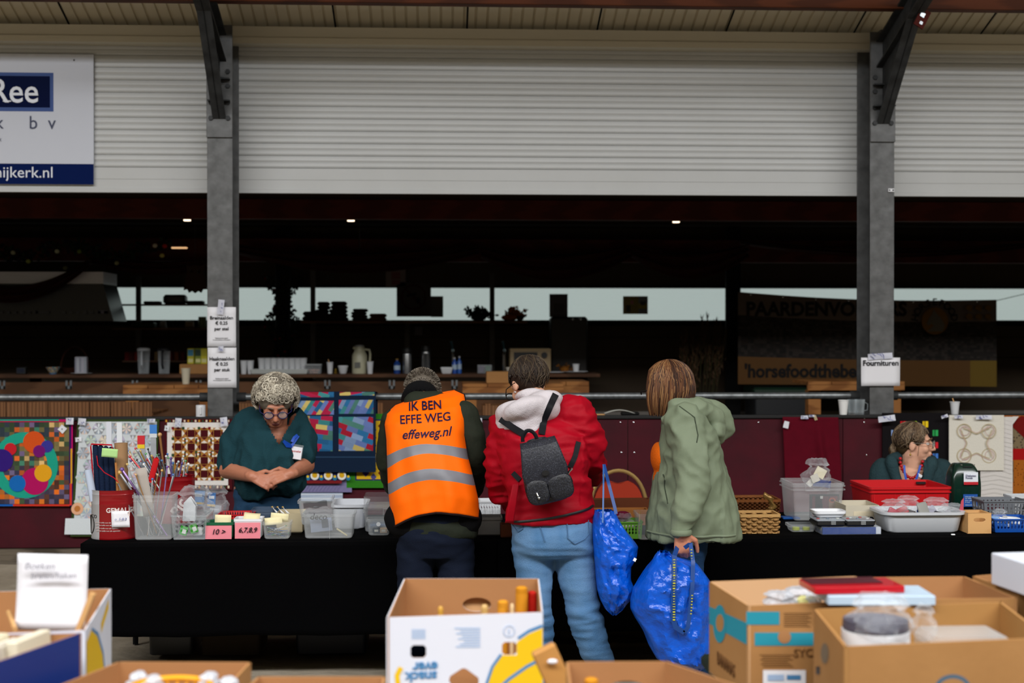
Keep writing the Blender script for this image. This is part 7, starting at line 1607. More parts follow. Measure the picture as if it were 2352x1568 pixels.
wicker(1700,1792,1184,1226,.15,W1_,'light broad woven basket at the table edge right of the sage green coat',13,1.05,True)
g=G(); q=at(1772,1150,7.05); g.sheet(lambda u,v:q+V((-.03+.05*u+.01*math.sin(v*6),.01*math.cos(u*5),-.045+.09*v*(1-.4*u))),8,8); build(g,'gold_bow',M('gold ribbon','8a6a38',.3,.5),label='gold brown ribbon bow sticking up behind the willow basket',cat='ribbon',solid=.001)
# ---- right part of the table
t,c_,w_,h_=clearbox(1820,1940,1108,1196,.26,CLEARM,'tall nested clear crates with a bag on top, left of the cream box',1.1,r_=.012,name='clear_crate')
for k in(1,2): g=G(); g.loft([[q_+c_ for q_ in rring(w_*1.1+.014+a_,.27+a_,.02,3,h_-.018*k+z_)] for a_,z_ in((0,0),(.006,0),(.006,.005),(0,.005))],False,False); build(g,'nested_rim',CLEARM,t)
crate_c=c_
g=G(); a=c_+V((-.02,-.143,h_-.006)); g.tube([a+V((-.05,0,0)),a+V((-.048,0,-.03)),a+V((.07,0,-.03)),a+V((.072,0,0))],.003,6); build(g,'handle',CLEARM,t)
q=at(1893,1164,c_.y-.10); g=G(TM(q.x,q.y,q.z)); s=.00215
g.box((0,0,0),(.150,.008,.13),None,0,'28222a')
for x0,z0,w2,h2,cc in((-.02,0,.085,.11,'5c1c28'),(.045,.01,.05,.05,'8a6a50'),(-.03,.02,.035,.07,'88867a'),(-.025,0,.03,.035,'3a9ab0'),(.047,.04,.04,.03,'6a1c2c'),(.045,-.035,.03,.035,'c8b8a8')): g.box((x0,-.0048,z0),(w2,.001,h2),None,0,cc)
for x0,z0 in((-.015,.05),(.055,-.03)): g.box((x0,-.006,z0),(.014,.001,.014),None,0,'d0d0cc')
for k in range(10): a_=k/10*6.28; g.box((.04+.014*math.cos(a_),-.0062,.035+.010*math.sin(a_)),(.006,.001,.005),None,0,'c85a1c')
build(g,'sewing_kit',PRINT,label='sewing kit folder with orange scissors seen through the clear crate',cat='kit')
q=TP(1880,1190,c_.z+.01); g=G(); g.rbox((c_.x,c_.y+.0,c_.z+h_-.02),.12,.1,.05,.01); 
t=thing('plastic_bag','clear bag of cream cards on top of the clear crates','bag',c_+V((0,0,h_-.04)))
for px,py,an,w2,h2,cc in((1884,1085,.5,.055,.05,'d8d0b4'),(1872,1098,-.4,.04,.04,'c8c4b8'),(1888,1110,.1,.09,.035,'2c3a78'),(1862,1108,.8,.03,.04,'dcd8d0')):
    q=at(px,py,c_.y-.02+.01*an); g=G(TM(q.x,q.y,q.z,0,an,0)); g.box((0,0,0),(w2,.006,h2),None,0,cc); build(g,'card',PRINT,t,)
b_=filmbag('bag_film','x',1877,1088,62,72,c_.y-.02,22,d=.07); 
b_.parent=t; b_.location=b_.location-t.location; del b_['label']; del b_['category']
# blue items at the crate's foot
g=G(); q=TP(1818,1193); g.rbox(q+V((0,.03,0)),.09,.07,.012,.004); build(g,'blue_folder',M('blue folder','14509a',.4),label='blue folder at the left foot of the clear crates',cat='folder')
p,w_,h_,s=D(1816,1876,1200,1222); c=p+V((0,.05,0)); t=thing('clamshell_pack','clear clamshell pack with yellow green parts at the table edge','pack',c); g=G(); g.bin(c,w_*.9,.09,h_*.8,.002,.012,1.12,.006); build(g,'shell',CLEAR,t)
for dx in(-.025,.025): g=G(); g.lathe([(0,0),(.018,0),(.018,.015),(0,.015)],c+V((dx,0,.004)),14); build(g,'disc',M('yellow green plastic','a8b428',.4),t)
# cream box
p,w_,h_,s=D(1944,2024,1163,1208); c=p+V((0,.13,0)); t=thing('card_box','cream cardboard box with dark printing and a paper label, open at the top','box',c); CRB=M('cream box card','c8c0ac',.8); g=G(); g.bin(c,w_,.22,h_*1.05,.003,.003,1.0,0); build(g,'box_body',CRB,t)
g=G(); fy=c.y-.111; g.box((c.x+.005,fy,c.z+h_*.62),(.10,.001,.022)); build(g,'paper_label',M('beige label','d8ccb0',.8),t); text('HPP',.038,face(c.x+.02,fy-.002,c.z+h_*.30),INK,t,bold=.001); text('Mou/PV',.022,face(c.x+.04,fy-.002,c.z+h_*.08+.01),INK,t)
# black organiser boxes with white tray
p,w_,h_,s=D(1884,2012,1192,1212,); 
zz0=ZT; p,w_,h_,s=D(1888,2026,1210,1228); c=p+V((-.0,.07,0)); t=thing('boxed_kit','blue and clear boxed kit lying under the black organisers','box',c); g=G(); g.rbox(c,w_,.13,.034,.003); build(g,'box_body',M('glossy blue box','123c86',.25,coat=.5),t); g=G(); g.rbox(c+V((w_/2-.012,0,.0005)),.025,.132,.034,.003); build(g,'white_end',M('white end','c0c8d4',.3),t); g=G(); g.loft([[q_+c for q_ in rring(w_+.004,.134,.004,3,z_)] for z_ in(.0005,.036)],False,True); build(g,'film',FILM,t)
zb2=ZT+.0375
for i,(x0,x1,l) in enumerate(((1876,1945,'left black compartment organiser with a clear lid'),(1945,2014,'right black compartment organiser with a clear lid'))):
    q=TP((x0+x1)/2,1210,zb2); w2=(x1-x0)*q.y/FPX; c=q+V((0,.085,0)); t=thing('organiser_case',l,'case',c); g=G(); g.rbox(c,w2-.004,.15,.024,.008); build(g,'tray_body',BLACK,t)
    g=G(); g.rbox(c+V((0,0,.0245)),w2-.004,.15,.007,.008); build(g,'lid',M('smoky lid','a8b0b8',.12,clear=.35),t)
    g=G(); 
    for k in range(5): 
        gg=G(); gg.lathe([(0,0),(.008,0),(.008,.003),(0,.003)],c+V((-w2*.35+w2*.17*k,-.02+.04*(k%2),.0315)),10); build(gg,'button',M('button '+str(k%3),['a84a48','c8ccc8','7a8898'][k%3],.4),t)
    g=G(); g.box(c+V((.01,-.078,.018)),(.022,.006,.016)); build(g,'latch',CLEARM,t)
q=TP(1912,1190,zb2+.033); g=G(); g.bin(q+V((0,.08,0)),.13,.1,.03,.002,.02,1.12,.005); build(g,'white_tray',WPLAS,label='white tray with rounded corners lying on the black organisers',cat='tray')
# red crate
p,w_,h_,s=D(1998,2192,1118,1192); c=p+V((0,.2,0)); t=thing('stacking_crate','large red stacking crate in front of the seated person','crate',c); g=G(); g.bin(c,w_*.93,.34,h_,.004,.015,1.06,.006); build(g,'crate_body',RED,t)
g=G(); g.loft([[q_+c for q_ in rring(w_*.985+a_,.36+a_,.02,3,h_-.03+z_)] for a_,z_ in((.0,0),(.012,0),(.012,.006),(0,.006))],False,False); build(g,'rim_flange',RED,t)
for sx in(-.46,-.2,.2,.46): g=G(); g.box(c+V((sx*w_*.97,-.174,h_*.4)),(.006,.012,h_*.75)); build(g,'rib',RED,t)
g=G(); g.box(c+V((w_*.40,.165,h_-.016)),(.05,.008,.012)); build(g,'handle_slot',BLACK,t)
# white tub
p,w_,h_,s=D(2032,2222,1176,1224); t=thing('wash_tub','large milky white tub filled with small plastic packets at the table edge','tub',p+V((0,.13,0))); c=p+V((0,.13,0)); g=G(); g.bin(c,w_*.9,.22,h_,.004,.04,1.1,.016); build(g,'tub_body',M('milky white plastic','c6cacf',.35,clear=.08),t)
for i,(dx,dz,an,cc,w2,h2) in enumerate(((-.13,.07,.5,'a83848',.07,.05),(-.08,.075,-.4,'c04a50',.07,.05),(-.03,.06,.3,'3a2a20',.08,.04),(.01,.09,-.15,'8c8c86',.07,.085),(.02,.06,.5,'1c3a7a',.09,.045),(.07,.07,-.5,'a8a8b8',.07,.05),(.09,.06,.2,'14141e',.08,.035),(.14,.06,-.3,'b8b8c0',.07,.04),(-.15,.06,.1,'c0c4cc',.08,.03))):
    q=c+V((dx,-.05+.03*(i%3),dz+.022)); g=G(TM(q.x,q.y,q.z,-.3,an,.1*i)); g.rbox((0,0,-h2/2),w2*.8,.012,h2*.8,.005,col=cc); build(g,'haberdashery_packet',PRINT,label=['dusty red packet at the left in the white tub','brighter red packet in the white tub','dark brown packet low in the white tub','tall grey card standing in the middle of the white tub','dark blue packet in the middle of the white tub','pale lilac packet right of the tall grey card','black packet at the right in the white tub','pale grey packet at the right end of the white tub','pale packet at the far left of the white tub'][i],cat='packet')
for i,(cx,cy,w2,h2) in enumerate(((2055,1163,60,34),(2085,1158,56,40),(2150,1162,60,40),(2185,1168,56,26))): filmbag('plastic_bag',['crinkled clear bag at the far left of the white tub','crinkled clear bag over the red packets in the white tub','crinkled clear bag right of the tall grey card','flat clear bag at the right end of the white tub'][i],cx,cy,w2,h2,c.y-.04+.012*i,30+i,d=.045)
g=G(); q=at(2209,1162,c.y-.05); g.prism([(-.014,-.04),(.008,-.04),(.010,.04),(-.002,.025)],.004,Matrix.Translation(q)); build(g,'pink_card',M('pink red card','b84858',.5),label='narrow pink red card standing at the right end of the white tub',cat='card')
g=G(); q=TP(2189,1229); g.rbox(q,.018,.012,.007,.002); build(g,'small_white_clip',WPLAS,label='tiny white clip on the black cloth in front of the white tub',cat='clip')
# collecting box
p,w_,h_,s=D(2186,2258,1063,1172); c=p+V((0,.065,0)); t=thing('collecting_box','dark green collecting box with white, red and blue stickers standing on the table','box',c); CG=M('dark green plastic','06281e',.25,coat=.3)
g=G(); rr=[]
for z,w2,d2,dy in((0,.90,.11,0),(.01,.96,.125,0),(h_*.45,1,.13,0),(h_*.72,.97,.125,.0),(h_*.86,.80,.11,.005),(h_*.96,.66,.09,.01),(h_,.58,.07,.012)): rr.append([q_+c+V((0,dy,z)) for q_ in rring(w_*w2,d2,.02,5,0)])
g.loft(rr); build(g,'box_body',CG,t,sub=1)
for px,py,w2,h2,items in((2230,1098,34,28,('white',)),(2229,1149,34,29,('blue',))):
    q=at(px,py,c.y-.071); g=G(TM(q.x,q.y,q.z,-.03,0,0))
    if items[0]=='white':
        g.box((0,0,0),(w2*s,.002,h2*s),None,0,'dce0e8'); g.box((0,-.0012,-h2*s*.42),(w2*s,.001,h2*s*.24),None,0,'b81424'); st=build(g,'white_sticker',PRINT,t)
        for s_,dz,sz in(('Diabetes',.014,.016),('Fonds',.002,.016)): text(s_,sz,face(q.x-.030,q.y-.004,q.z+dz),M('grey sticker lettering','6c6c88',.6),st,align='LEFT')
    else:
        g.box((0,0,0),(w2*s,.002,h2*s),None,0,'1450a0'); st=build(g,'blue_sticker',PRINT,t)
        for s_,dz in(('iedereen vrij',.020),('van diabetes',.011),('door collecteer',.0),('ik voor',-.009),('diabetesfonds.nl',-.024)): text(s_,.0095,face(q.x-.031,q.y-.004,q.z+dz),M('pale sticker lettering','b8d0e8',.6),st,align='LEFT')
for px in(2208,2236): q=at(px,1068,c.y-.03); g=G(); g.lathe([(0,0),(.008,0),(.008,.004),(0,.004)],q,12); build(g,'rivet',CHROME,t)
q=at(2223,1072,c.y-.045); g=G(); g.box(q+V((0,.003,0)),(.05,.008,.006)); build(g,'coin_slot',BLACK,t)
# small beech box
wbox(2222,2278,1177,1225,.13,WOODL,'small beech wood box with an oval hand hole beside the white tub',slot=True)
basket(2258,2364,1150,1198,.17,M('grey plastic','6a6e74',.4),'grey_basket','grey perforated basket behind the blue one at the right edge',1.1,(10,2),(.32,.4))
p,w_,h_,s=D(2300,2372,1138,1188); g=G(); g.bin(p+V((.06,.06,0)),w_,.10,h_*1.0,.003,.01,1.08,.005); build(g,'white_bin',M('white bin','c4c8cc',.4),label='white bin with a film cover behind the grey basket at the right edge',cat='bin')
t,cb2,_,_=basket(2282,2376,1192,1223,.16,M('bright blue plastic','0c4aa0',.4),'blue_basket','bright blue perforated basket at the right edge of the table',1.08,(10,2),(.32,.34))
for dx,dz,cc,l in((-.07,.05,'7aa4d8','pale blue pack with white end in the blue basket'),(-.03,.03,'3a74c0','mid blue pack in the blue basket'),(.02,.045,'dce0e6','white striped pack in the blue basket')):
    q=cb2+V((dx,0,dz)); g=G(TM(q.x,q.y,q.z,0,.1,0)); g.rbox((0,0,-.015),.075,.06,.035,.006,col=cc); g.box((.02,-.031,.003),(.02,.001,.02),None,0,'e8ecf0'); build(g,'tissue_pack',PRINT,label=l,cat='pack')
filmbag('plastic_bag','clear bag with a white marker over the packs in the blue basket',2296,1188,36,40,cb2.y-.03,40,d=.03)
g=G(); q=cb2+V((-.06,-.05,.066)); g.tube([q,q+V((.075,0,-.012))],.006,10); build(g,'white_marker',WPLAS,label='white marker lying across the packs in the blue basket',cat='marker')
# ---- stored under the tables
def under(x0,x1,Y,h,mat,label,name='storage_box'):
    a=at(x0,1500,Y).x; b=at(x1,1500,Y).x; t=thing(name,label,'box',((a+b)/2,Y+.18,0)); g=G(); g.bin(V(((a+b)/2,Y+.18,GZ+.02)),b-a,.32,h,.004,.02,1.04,.006); build(g,'box_body',mat,t); g=G(); g.rbox(V(((a+b)/2,Y+.18,GZ+h+.021)),(b-a)*1.07,.35,.02,.02); build(g,'lid',mat,t)
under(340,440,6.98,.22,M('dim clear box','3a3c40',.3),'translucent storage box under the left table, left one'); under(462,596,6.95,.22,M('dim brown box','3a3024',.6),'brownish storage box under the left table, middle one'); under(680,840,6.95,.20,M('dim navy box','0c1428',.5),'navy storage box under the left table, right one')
for i,(x0,x1,Y,h,l) in enumerate(((1225,1500,7.32,.07,'rough sawn timber lying on the sand behind the legs in light jeans'),(1240,1560,7.10,.03,'lower plank lying in front of the rough sawn timber'))):
    a=at(x0,1480,Y).x; b=at(x1,1480,Y).x; g=G(); g.sheet(lambda u,v:V((a+(b-a)*u,Y+.16*v,GZ+h*(1 if v>.05 else .0)+.012*nz((u*6,v*3,i),1)*(v>.05))),30,12); g.sheet(lambda u,v:V((a+(b-a)*u,Y,GZ-.01+(h+.01)*v+.01*nz((u*6,0,i),1)*v)),30,4); build(g,'old_timber',M('dusty timber','7c6c4c',.9,wave=6,vs=2,var=.6,col2='5a4c34',stretch=(.3,4,4)),label=l,cat='timber')
# ================= FOREGROUND BOXES
ZF=.78; ZR=1.03
def ftable(x0,x1,y0,y1,mat,label):
    t=thing('display_table',label,'table',((x0+x1)/2,(y0+y1)/2,0)); g=G(); g.rbox(((x0+x1)/2,(y0+y1)/2,ZF-.04),x1-x0,y1-y0,.0385,.01); build(g,'tabletop',mat,t)
    for x in(x0+.1,x1-.1):
        for y in(y0+.1,y1-.1): g=G(); g.box((x,y,(ZF-.04+GZ)/2),(.05,.05,ZF-.04-GZ)); build(g,'leg',mat,t)
ftable(-1.75,.72,2.3,3.80,M('grey table board','6a6862',.7),'low grey table under the foreground boxes at the left and centre'); ftable(.76,2.5,2.3,4.12,M('dark green table board','1c2a22',.6),'dark green table under the foreground boxes at the right')
def cbox(name,label,cor,z0,z1,mats,th=.005,holes=None,outer=None):
    """cardboard box from its four rim corners (front left, front right, back right, back left); mats = [inside, outside]"""
    C4=[V((c.x,c.y,0)) for c in cor]; ce=sum(C4,V())/4; t=thing(name,label,'box',(ce.x,ce.y,z0)); pan={}
    for i,nm in enumerate(('front','right','back','left')):
        a,b=C4[i],C4[(i+1)%4]; L=(b-a).length; u=(b-a)/L; n=V((0,0,1)).cross(u) # inwards
        hol=(holes or {}).get(nm,[])
        for k,(off,mt) in enumerate(((0,mats[1]),(th/2,mats[0]))):
            g=G(); g.prism([(0,z0+.001),(L,z0+.001),(L,z1),(0,z1)],th/2,None,0,hol)
            for v in g.v: P_=a+u*v.x+n*(v.y+off)+V((0,0,v.z)); v.x,v.y,v.z=P_.x,P_.y,P_.z
            o=build(g,('side_panel' if k==0 else 'inner_face'),mt,t if k==0 else pan[nm],smooth=0)
            if k==0: pan[nm]=o
    g=G(); g.prism([(0,0),(1,0),(1,1),(0,1)],.004,None)
    vs=[V((c.x,c.y,z0)) for c in C4]+[V((c.x,c.y,z0+.004)) for c in C4]; g=G(); g.add([ce+(v-ce)*.99 if 0 else v for v in vs],[(0,3,2,1),(4,5,6,7),(0,1,5,4),(1,2,6,5),(2,3,7,6),(3,0,4,7)]); build(g,'bottom',mats[0],t)
    return t,C4,pan
def bx(x0,x1,y0,y1,rot=0):
    cx,cy=(x0+x1)/2,(y0+y1)/2; out=[]
    for x,y in((x0,y0),(x1,y0),(x1,y1),(x0,y1)):
        dx,dy=x-cx,y-cy; out.append(V((cx+dx*math.cos(rot)-dy*math.sin(rot),cy+dx*math.sin(rot)+dy*math.cos(rot),0)))
    return out
CI=M('inner cardboard','a8784e',.85,0,var=.3,vs=5,col2='946844'); CW=M('white printed card','d8dae4',.6); 
YEL=M('yellow print','e8bc10',.5); BLP=M('mid blue print','4a84b4',.5); BLN=M('royal blue print','0a2c78',.5); TUR=M('turquoise print','2a8ca0',.6); PBL=M('pale blue print','a4bcdc',.6); DKP=M('dark brown print','5c3c20',.7)
# centre banana box
fl,fr,br,bl_=atz(888,1418,ZR),atz(1247,1406,ZR),atz(1238,1328,ZR),atz(928,1328,ZR)
Yf=(fl.y+fr.y)/2; 
a0=fl; u0=(V((fr.x,fr.y,0))-V((fl.x,fl.y,0))); Lf=u0.length; u0=u0/Lf
def fp(px,py): # pixel to front panel coordinates (distance along, z)
    d=ray(px,py); n=V((0,0,1)).cross(u0); o=V((0,0,CAMZ)); k=(V((fl.x,fl.y,0))-o).dot(n)/d.dot(n); P=o+d*k; return ((P-V((fl.x,fl.y,P.z))).dot(u0),P.z)
rp=lambda x0,y0,x1,y1,r_=6:[fp(x,y) for x,y in((x0+r_,y0),(x1-r_,y0),(x1,y0+r_),(x1,y1-r_),(x1-r_,y1),(x0+r_,y1),(x0,y1-r_),(x0,y0+r_))]
hl=[rp(943,1481,979,1511),rp(1153,1474,1187,1504),[fp(x,y) for x,y in((1031,1562),(1034,1552),(1060,1535),(1066,1534),(1072,1536),(1099,1556),(1100,1568),(1090,1590),(1045,1590))]]
Lb=(br-bl_).length
hb=[[(Lb*.46+.040*math.cos(a),.958+.020*math.sin(a)) for a in [2*PI*i/16 for i in range(16)]]]
t,C4,pan=cbox('banana_box','white banana box with yellow and blue print standing upside down in the centre foreground',[fl,fr,br,bl_],ZF,ZR,[CI,CW],.006,{'front':hl,'back':hb})
nF=V((0,0,1)).cross(u0)
g=G(); q=(br+bl_)/2; g.box((q.x-.02,q.y+.012,.93),(.16,.004,.12)); build(g,'back_flap',M('pale flap','c09468',.85),t)
def onfront(poly,mat,name,off=.0008,par=None):
    g=G(); g.prism(poly,0,None)
    for v in g.v: P_=V((fl.x,fl.y,0))+u0*v.x-nF*off+V((0,0,v.z)); v.x,v.y,v.z=P_.x,P_.y,P_.z
    return build(g,name,mat,par or pan['front'],smooth=0)
def clipmul(P): return P
yp=[(1246,1442),(1215,1455),(1190,1472),(1187,1474),(1187,1504),(1153,1504),(1151,1502),(1132,1530),(1120,1565),(1113,1640),(1246,1640)]
onfront([fp(*q) for q in yp],YEL,'yellow_banana_print')
def fstroke(pts,w,mat,name,off=.0012):
    P=[fp(*q) for q in pts]; g=G(); vs=[]
    for i,(x,z) in enumerate(P):
        a=P[max(i-1,0)];b=P[min(i+1,len(P)-1)]; dx,dz=b[0]-a[0],b[1]-a[1]; l=math.hypot(dx,dz) or 1; nx,nz2=-dz/l*w/2,dx/l*w/2; vs+=[(x+nx,z+nz2),(x-nx,z-nz2)]
    g.add([V((fl.x,fl.y,0))+u0*x-nF*off+V((0,0,z)) for x,z in vs],[(2*i,2*i+1,2*i+3,2*i+2) for i in range(len(P)-1)]); return build(g,name,mat,pan['front'],smooth=0)
fstroke([(1246,1436),(1215,1448),(1190,1465)],.007,BLP,'blue_stroke'); fstroke([(1151,1502),(1131,1530),(1118,1568),(1112,1640)],.007,BLP,'blue_stroke'); fstroke([(1246,1511),(1210,1530),(1170,1558),(1140,1585)],.008,BLP,'blue_stroke'); fstroke([(921,1532),(912,1550),(914,1572),(925,1590)],.012,YEL,'yellow_stroke')
for k in range(9): onfront([fp(x,y) for x,y in((946+k*3.6,1444),(948+k*3.6,1444),(948+k*3.6,1467),(946+k*3.6,1467))],PBL,'barcode_bar')
for k in range(8): 
    w2=60-(k*13)%22; onfront([fp(x,y) for x,y in((1104-w2,1441+k*6),(1103,1441+k*6),(1103,1444+k*6),(1104-w2,1444+k*6))],PBL,'small_print_line')
g=G(); cP=fp(1169,1449); rg=[(cP[0]+.0135*math.cos(a),cP[1]+.0135*math.sin(a)) for a in [2*PI*i/24 for i in range(25)]]
gg=G(); gg.tube([V((fl.x,fl.y,0))+u0*x-nF*.001+V((0,0,z)) for x,z in rg],.0008,4,cap=False); build(gg,'recycling_ring',PBL,pan['front'])
def ftext(s_,px,py,size,mat,rot=0,bold=0,**k):
    x,z=fp(px,py); P_=V((fl.x,fl.y,0))+u0*x+V((0,0,z)); an=math.atan2(u0.y,u0.x); return text(s_,size,Matrix.Translation(P_)@Matrix.Rotation(an,4,'Z')@Matrix.Rotation(PI/2,4,'X')@Matrix.Rotation(rot,4,'Z')@Matrix.Translation((0,0,.001)),mat,pan['front'],bold=bold,**k)
ftext('1',1169,1449,.02,PBL,PI); ftext('ever',977,1530,.034,BLP,PI,.001); ftext('snack',968,1552,.034,BLP,PI,.001)
g=G(); q=V((fl.x,fl.y,0))+u0*.07+nF*.04; g.box((q.x,q.y,.885),(.10,.004,.19)); build(g,'navy_sheet',M('navy paper','0a2c50',.7),label='navy paper standing inside the centre banana box behind its left hole',cat='paper')
# contents: wooden skittles
def peg(px,py,Y,r_,h,c,label,head_=True,zb=ZF+.005):
    p=at(px,py,Y); g=G(); zt2=p.z; g.lathe([(0,zb-zt2),(r_,zb-zt2),(r_,-.02),(r_*.96,-.016),(r_*1.0,-.013),(r_*.95,-.004),(r_*.6,0),(0,0.001)],p,18); build(g,'wooden_peg',M('peg '+c,c,.4),label=label,cat='peg')
peg(1198,1346,3.78,.0165,.1,'c8841c','tall ochre wooden peg in the centre box'); peg(1222,1357,3.80,.0135,.1,'b01810','red wooden peg beside the tall ochre one in the centre box'); peg(1155,1378,3.70,.0145,.1,'d08c24','short ochre peg in the centre box'); peg(1113,1388,3.66,.009,.1,'c8a060','thin pale peg in the centre box'); peg(1012,1392,3.64,.007,.1,'c8963c','tiny ochre tip just above the rim in the centre box'); peg(1176,1386,3.68,.005,.1,'e0c090','thin cream stick between the pegs in the centre box')
# left box
fl2,fr2,br2,bl2=V((-1.24,3.255,0)),atz(196,1447,ZR),atz(255,1351,ZR),V((-1.29,3.82,0))
t,C4,pan2=cbox('banana_box','white banana box with a yellow banana print at the left edge, handwritten card in it',[fl2,fr2,br2,bl2],ZF,ZR,[CI,CW],.006)
tb_,_,_=cbox('banana_box','royal blue box full of cream booklets in the lower left corner',[V((-1.33,2.78,0)),V((-.985,2.80,0)),V((-.814,3.274,0)),V((-1.24,3.245,0))],ZF,ZR+.004,[CI,BLN],.006)
# white printed right side
a=V((fr2.x,fr2.y,0)); b=V((br2.x,br2.y,0)); u=(b-a).normalized(); nn=V((0,0,1)).cross(u); Ls=(b-a).length
def onside(poly,mat,name,off): 
    g=G(); g.prism(poly,0,None)
    for v in g.v: P_=a+u*v.x-nn*off+V((0,0,v.z)); v.x,v.y,v.z=P_.x,P_.y,P_.z
    return build(g,name,mat,pan2['right'],smooth=0)
onside([(.01,ZF+.002),(Ls,ZF+.002),(Ls,ZR),(.01,ZR)],CW,'white_print',.0008)
onside([(.01,1.0),(.10,1.01),(.22,.97),(.33,.90),(.40,.80),(.32,.80),(.25,.86),(.2,.85),(.24,.79),(.01,.79)],YEL,'yellow_banana_print',.0014)
onside([(.12,1.012),(.24,.975),(.35,.905),(.42,.80),(.40,.80),(.33,.90),(.22,.97),(.10,1.01)],BLP,'blue_outline',.0016); onside([(.30,.985),(.47,1.015),(.47,.99),(.30,.96)],YEL,'yellow_label',.0014)
c=at(118,1360,3.52); g=G(TM(c.x,c.y,c.z,-.05,.03,0)); s3=3.52/FPX; g.sheet(lambda u,v:V(((u-.5)*157*s3,.006*math.sin(v*3)-.004*math.sin(u*3),(v-.5)*172*s3)),8,8); cd_=thing('sign_card','white handwritten card standing in the left foreground box','card',c-V((0,0,.1))); build(g,'card_sheet',WHITE,cd_,solid=.001)
PEN=M('grey pen','8a8a94',.8); text('Boeken',.024,face(c.x-.025,c.y-.012,c.z+.066,0,0,.03),PEN,cd_,shear=.2,align='CENTER'); text('breien/haken',.021,face(c.x+.008,c.y-.012,c.z+.042,0,0,-.0),PEN,cd_,shear=.2)
g=G(); g.rbox(at(120,1560,3.55),.03,.008,.26,.003); 
g=G(); q=at(112,1440,3.53); g.box((q.x,3.53,(q.z+ZF)/2+.0),(.025,.006,q.z-ZF-.01)); build(g,'card_stick',WHITE,cd_)
for i in range(8):
    x=-1.13+.034*i; g=G(TM(x,3.16+.004*i,ZF+.006,0,-.02*i+.07,-.26)); h=.245+.02*((i*37)%5)/5; g.rbox((0,0,0),.026,.14,h,.003,col=['d8d0b8','c8c4bc','e4dcc4','8a8c90','d4ccb0','e8e4dc','b8b0a0','dcd4bc'][i]); build(g,'booklet',PRINT,label=['outermost cream booklet','pale grey booklet','ivory booklet','dark grey booklet','sand coloured booklet','off white booklet','taupe booklet','light cream booklet'][i]+' standing in the royal blue box at the lower left, spine up',cat='booklet')
g=G(); p0=at(20,1405,3.6); p1=at(35,1445,3.45); g.tube([p0,p1],.006,8); build(g,'wooden_stick',WOODL,label='short wooden stick leaning at the far left of the left foreground box',cat='stick')
g=G(); p0=at(207,1411,3.46); p1=at(160,1462,3.30); g.box((p0+p1)/2,((p0-p1).length,.02,.012),(0,-math.atan2(p0.z-p1.z,p0.x-p1.x),0)); build(g,'wooden_rule',WOODL,label='wooden rule lying across the right rim of the left foreground box',cat='rule')
g=G(); g.sheet(lambda u,v:V((-1.24+.29*u-.02*v,2.96+.11*v+.05*u,1.052-.015*u+.012*math.sin(u*6))),10,4); build(g,'magazine',M('dark glossy magazine','3a3634',.2,var=.6,vs=4,col2='b0b4bc'),label='glossy dark and white magazine bent over the booklets in the royal blue box',cat='magazine',solid=.004)
# lower box with yellow sieve
ZL=.955
c4=[V((-.90,2.9,0)),V((-.47,2.9,0)),atz(577,1520,ZL),atz(272,1519,ZL)]
t,_,_=cbox('cardboard_box','low brown cardboard box with a yellow sieve in it at the lower left',c4,ZF,ZL,[CI,CARD],.006)
q=at(405,1548,3.12); g=G(); R_=.085; ca=V((q.x,3.05,q.z-.012)); 
sv=thing('yellow_sieve','round yellow plastic sieve in the low brown box','sieve',ca); g=G(); g.tube([ca+V((R_*math.cos(a),R_*math.sin(a),.0)) for a in [2*PI*i/36 for i in range(37)]],.007,8,cap=False); build(g,'rim',M('yellow plastic','e8a010',.4),sv)
g=G()
for i in range(24): a=2*PI*i/24; g=G(); g.tube([ca+V((R_*math.cos(a),R_*math.sin(a),0)),ca+V((R_*.8*math.cos(a),R_*.8*math.sin(a),-.05)),ca+V((R_*.4*math.cos(a),R_*.4*math.sin(a),-.07))],.003,5); build(g,'rib',M('yellow plastic','e8a010',.4),sv)
for i,(px,py) in enumerate(((318,1552),(352,1560),(480,1553),(525,1563))): filmbag('plastic_bag','crumpled white film '+['at the left end of the low box with the sieve','left of the yellow sieve','right of the yellow sieve','at the right end of the low box with the sieve'][i],px,py+12,44,38,3.12,50+i,d=.04,mat=M('white film','d8dce4',.15,clear=.35,bump=.8,bs=30))
c4=[V((-.46,2.75,0)),V((-.13,2.75,0)),atz(886,1553,.95),atz(592,1553,.95)]
cbox('cardboard_box','brown cardboard box whose rear edge just shows left of the white banana box',c4,ZF,.95,[CI,CARD],.006)
# centre right low box
c4=[V((.27,2.95,0)),V((.66,2.95,0)),atz(1532,1518,.965),atz(1300,1519,.965)]
Lb2=(c4[2]-c4[3]).length
t,_,_=cbox('cardboard_box','brown cardboard box with a curved grip hole at the bottom centre right',c4,ZF,.965,[CI,CARD],.006,{'back':[[(Lb2*.40+.04*math.cos(a),.908+.014*math.sin(a)) for a in [2*PI*i/14 for i in range(14)]]]})
q=at(1290,1545,3.30); g=G(TM(q.x,q.y,q.z-.04,0,-.42,.1)); g.rbox((0,0,-.10),.058,.03,.21,.004); wb=build(g,'wooden_block',M('tan board','b88448',.6),label='tan wooden board with a white oval leaning beside the white banana box',cat='board')
q2=at(1270,1522,3.26); wb2=thing('x','x','x',q2); bpy.data.objects.remove(wb2)
g=G(); g.ball(q2+V((0,.014,0)),(.012,.003,.006),12,0,None,frame((0,1,0))); build(g,'white_oval_tag',WHITE,label='white oval tag on the leaning tan board',cat='tag')
peg(1358,1556,3.15,.016,.1,'c8841c','ochre wooden peg in the box at the bottom centre right')
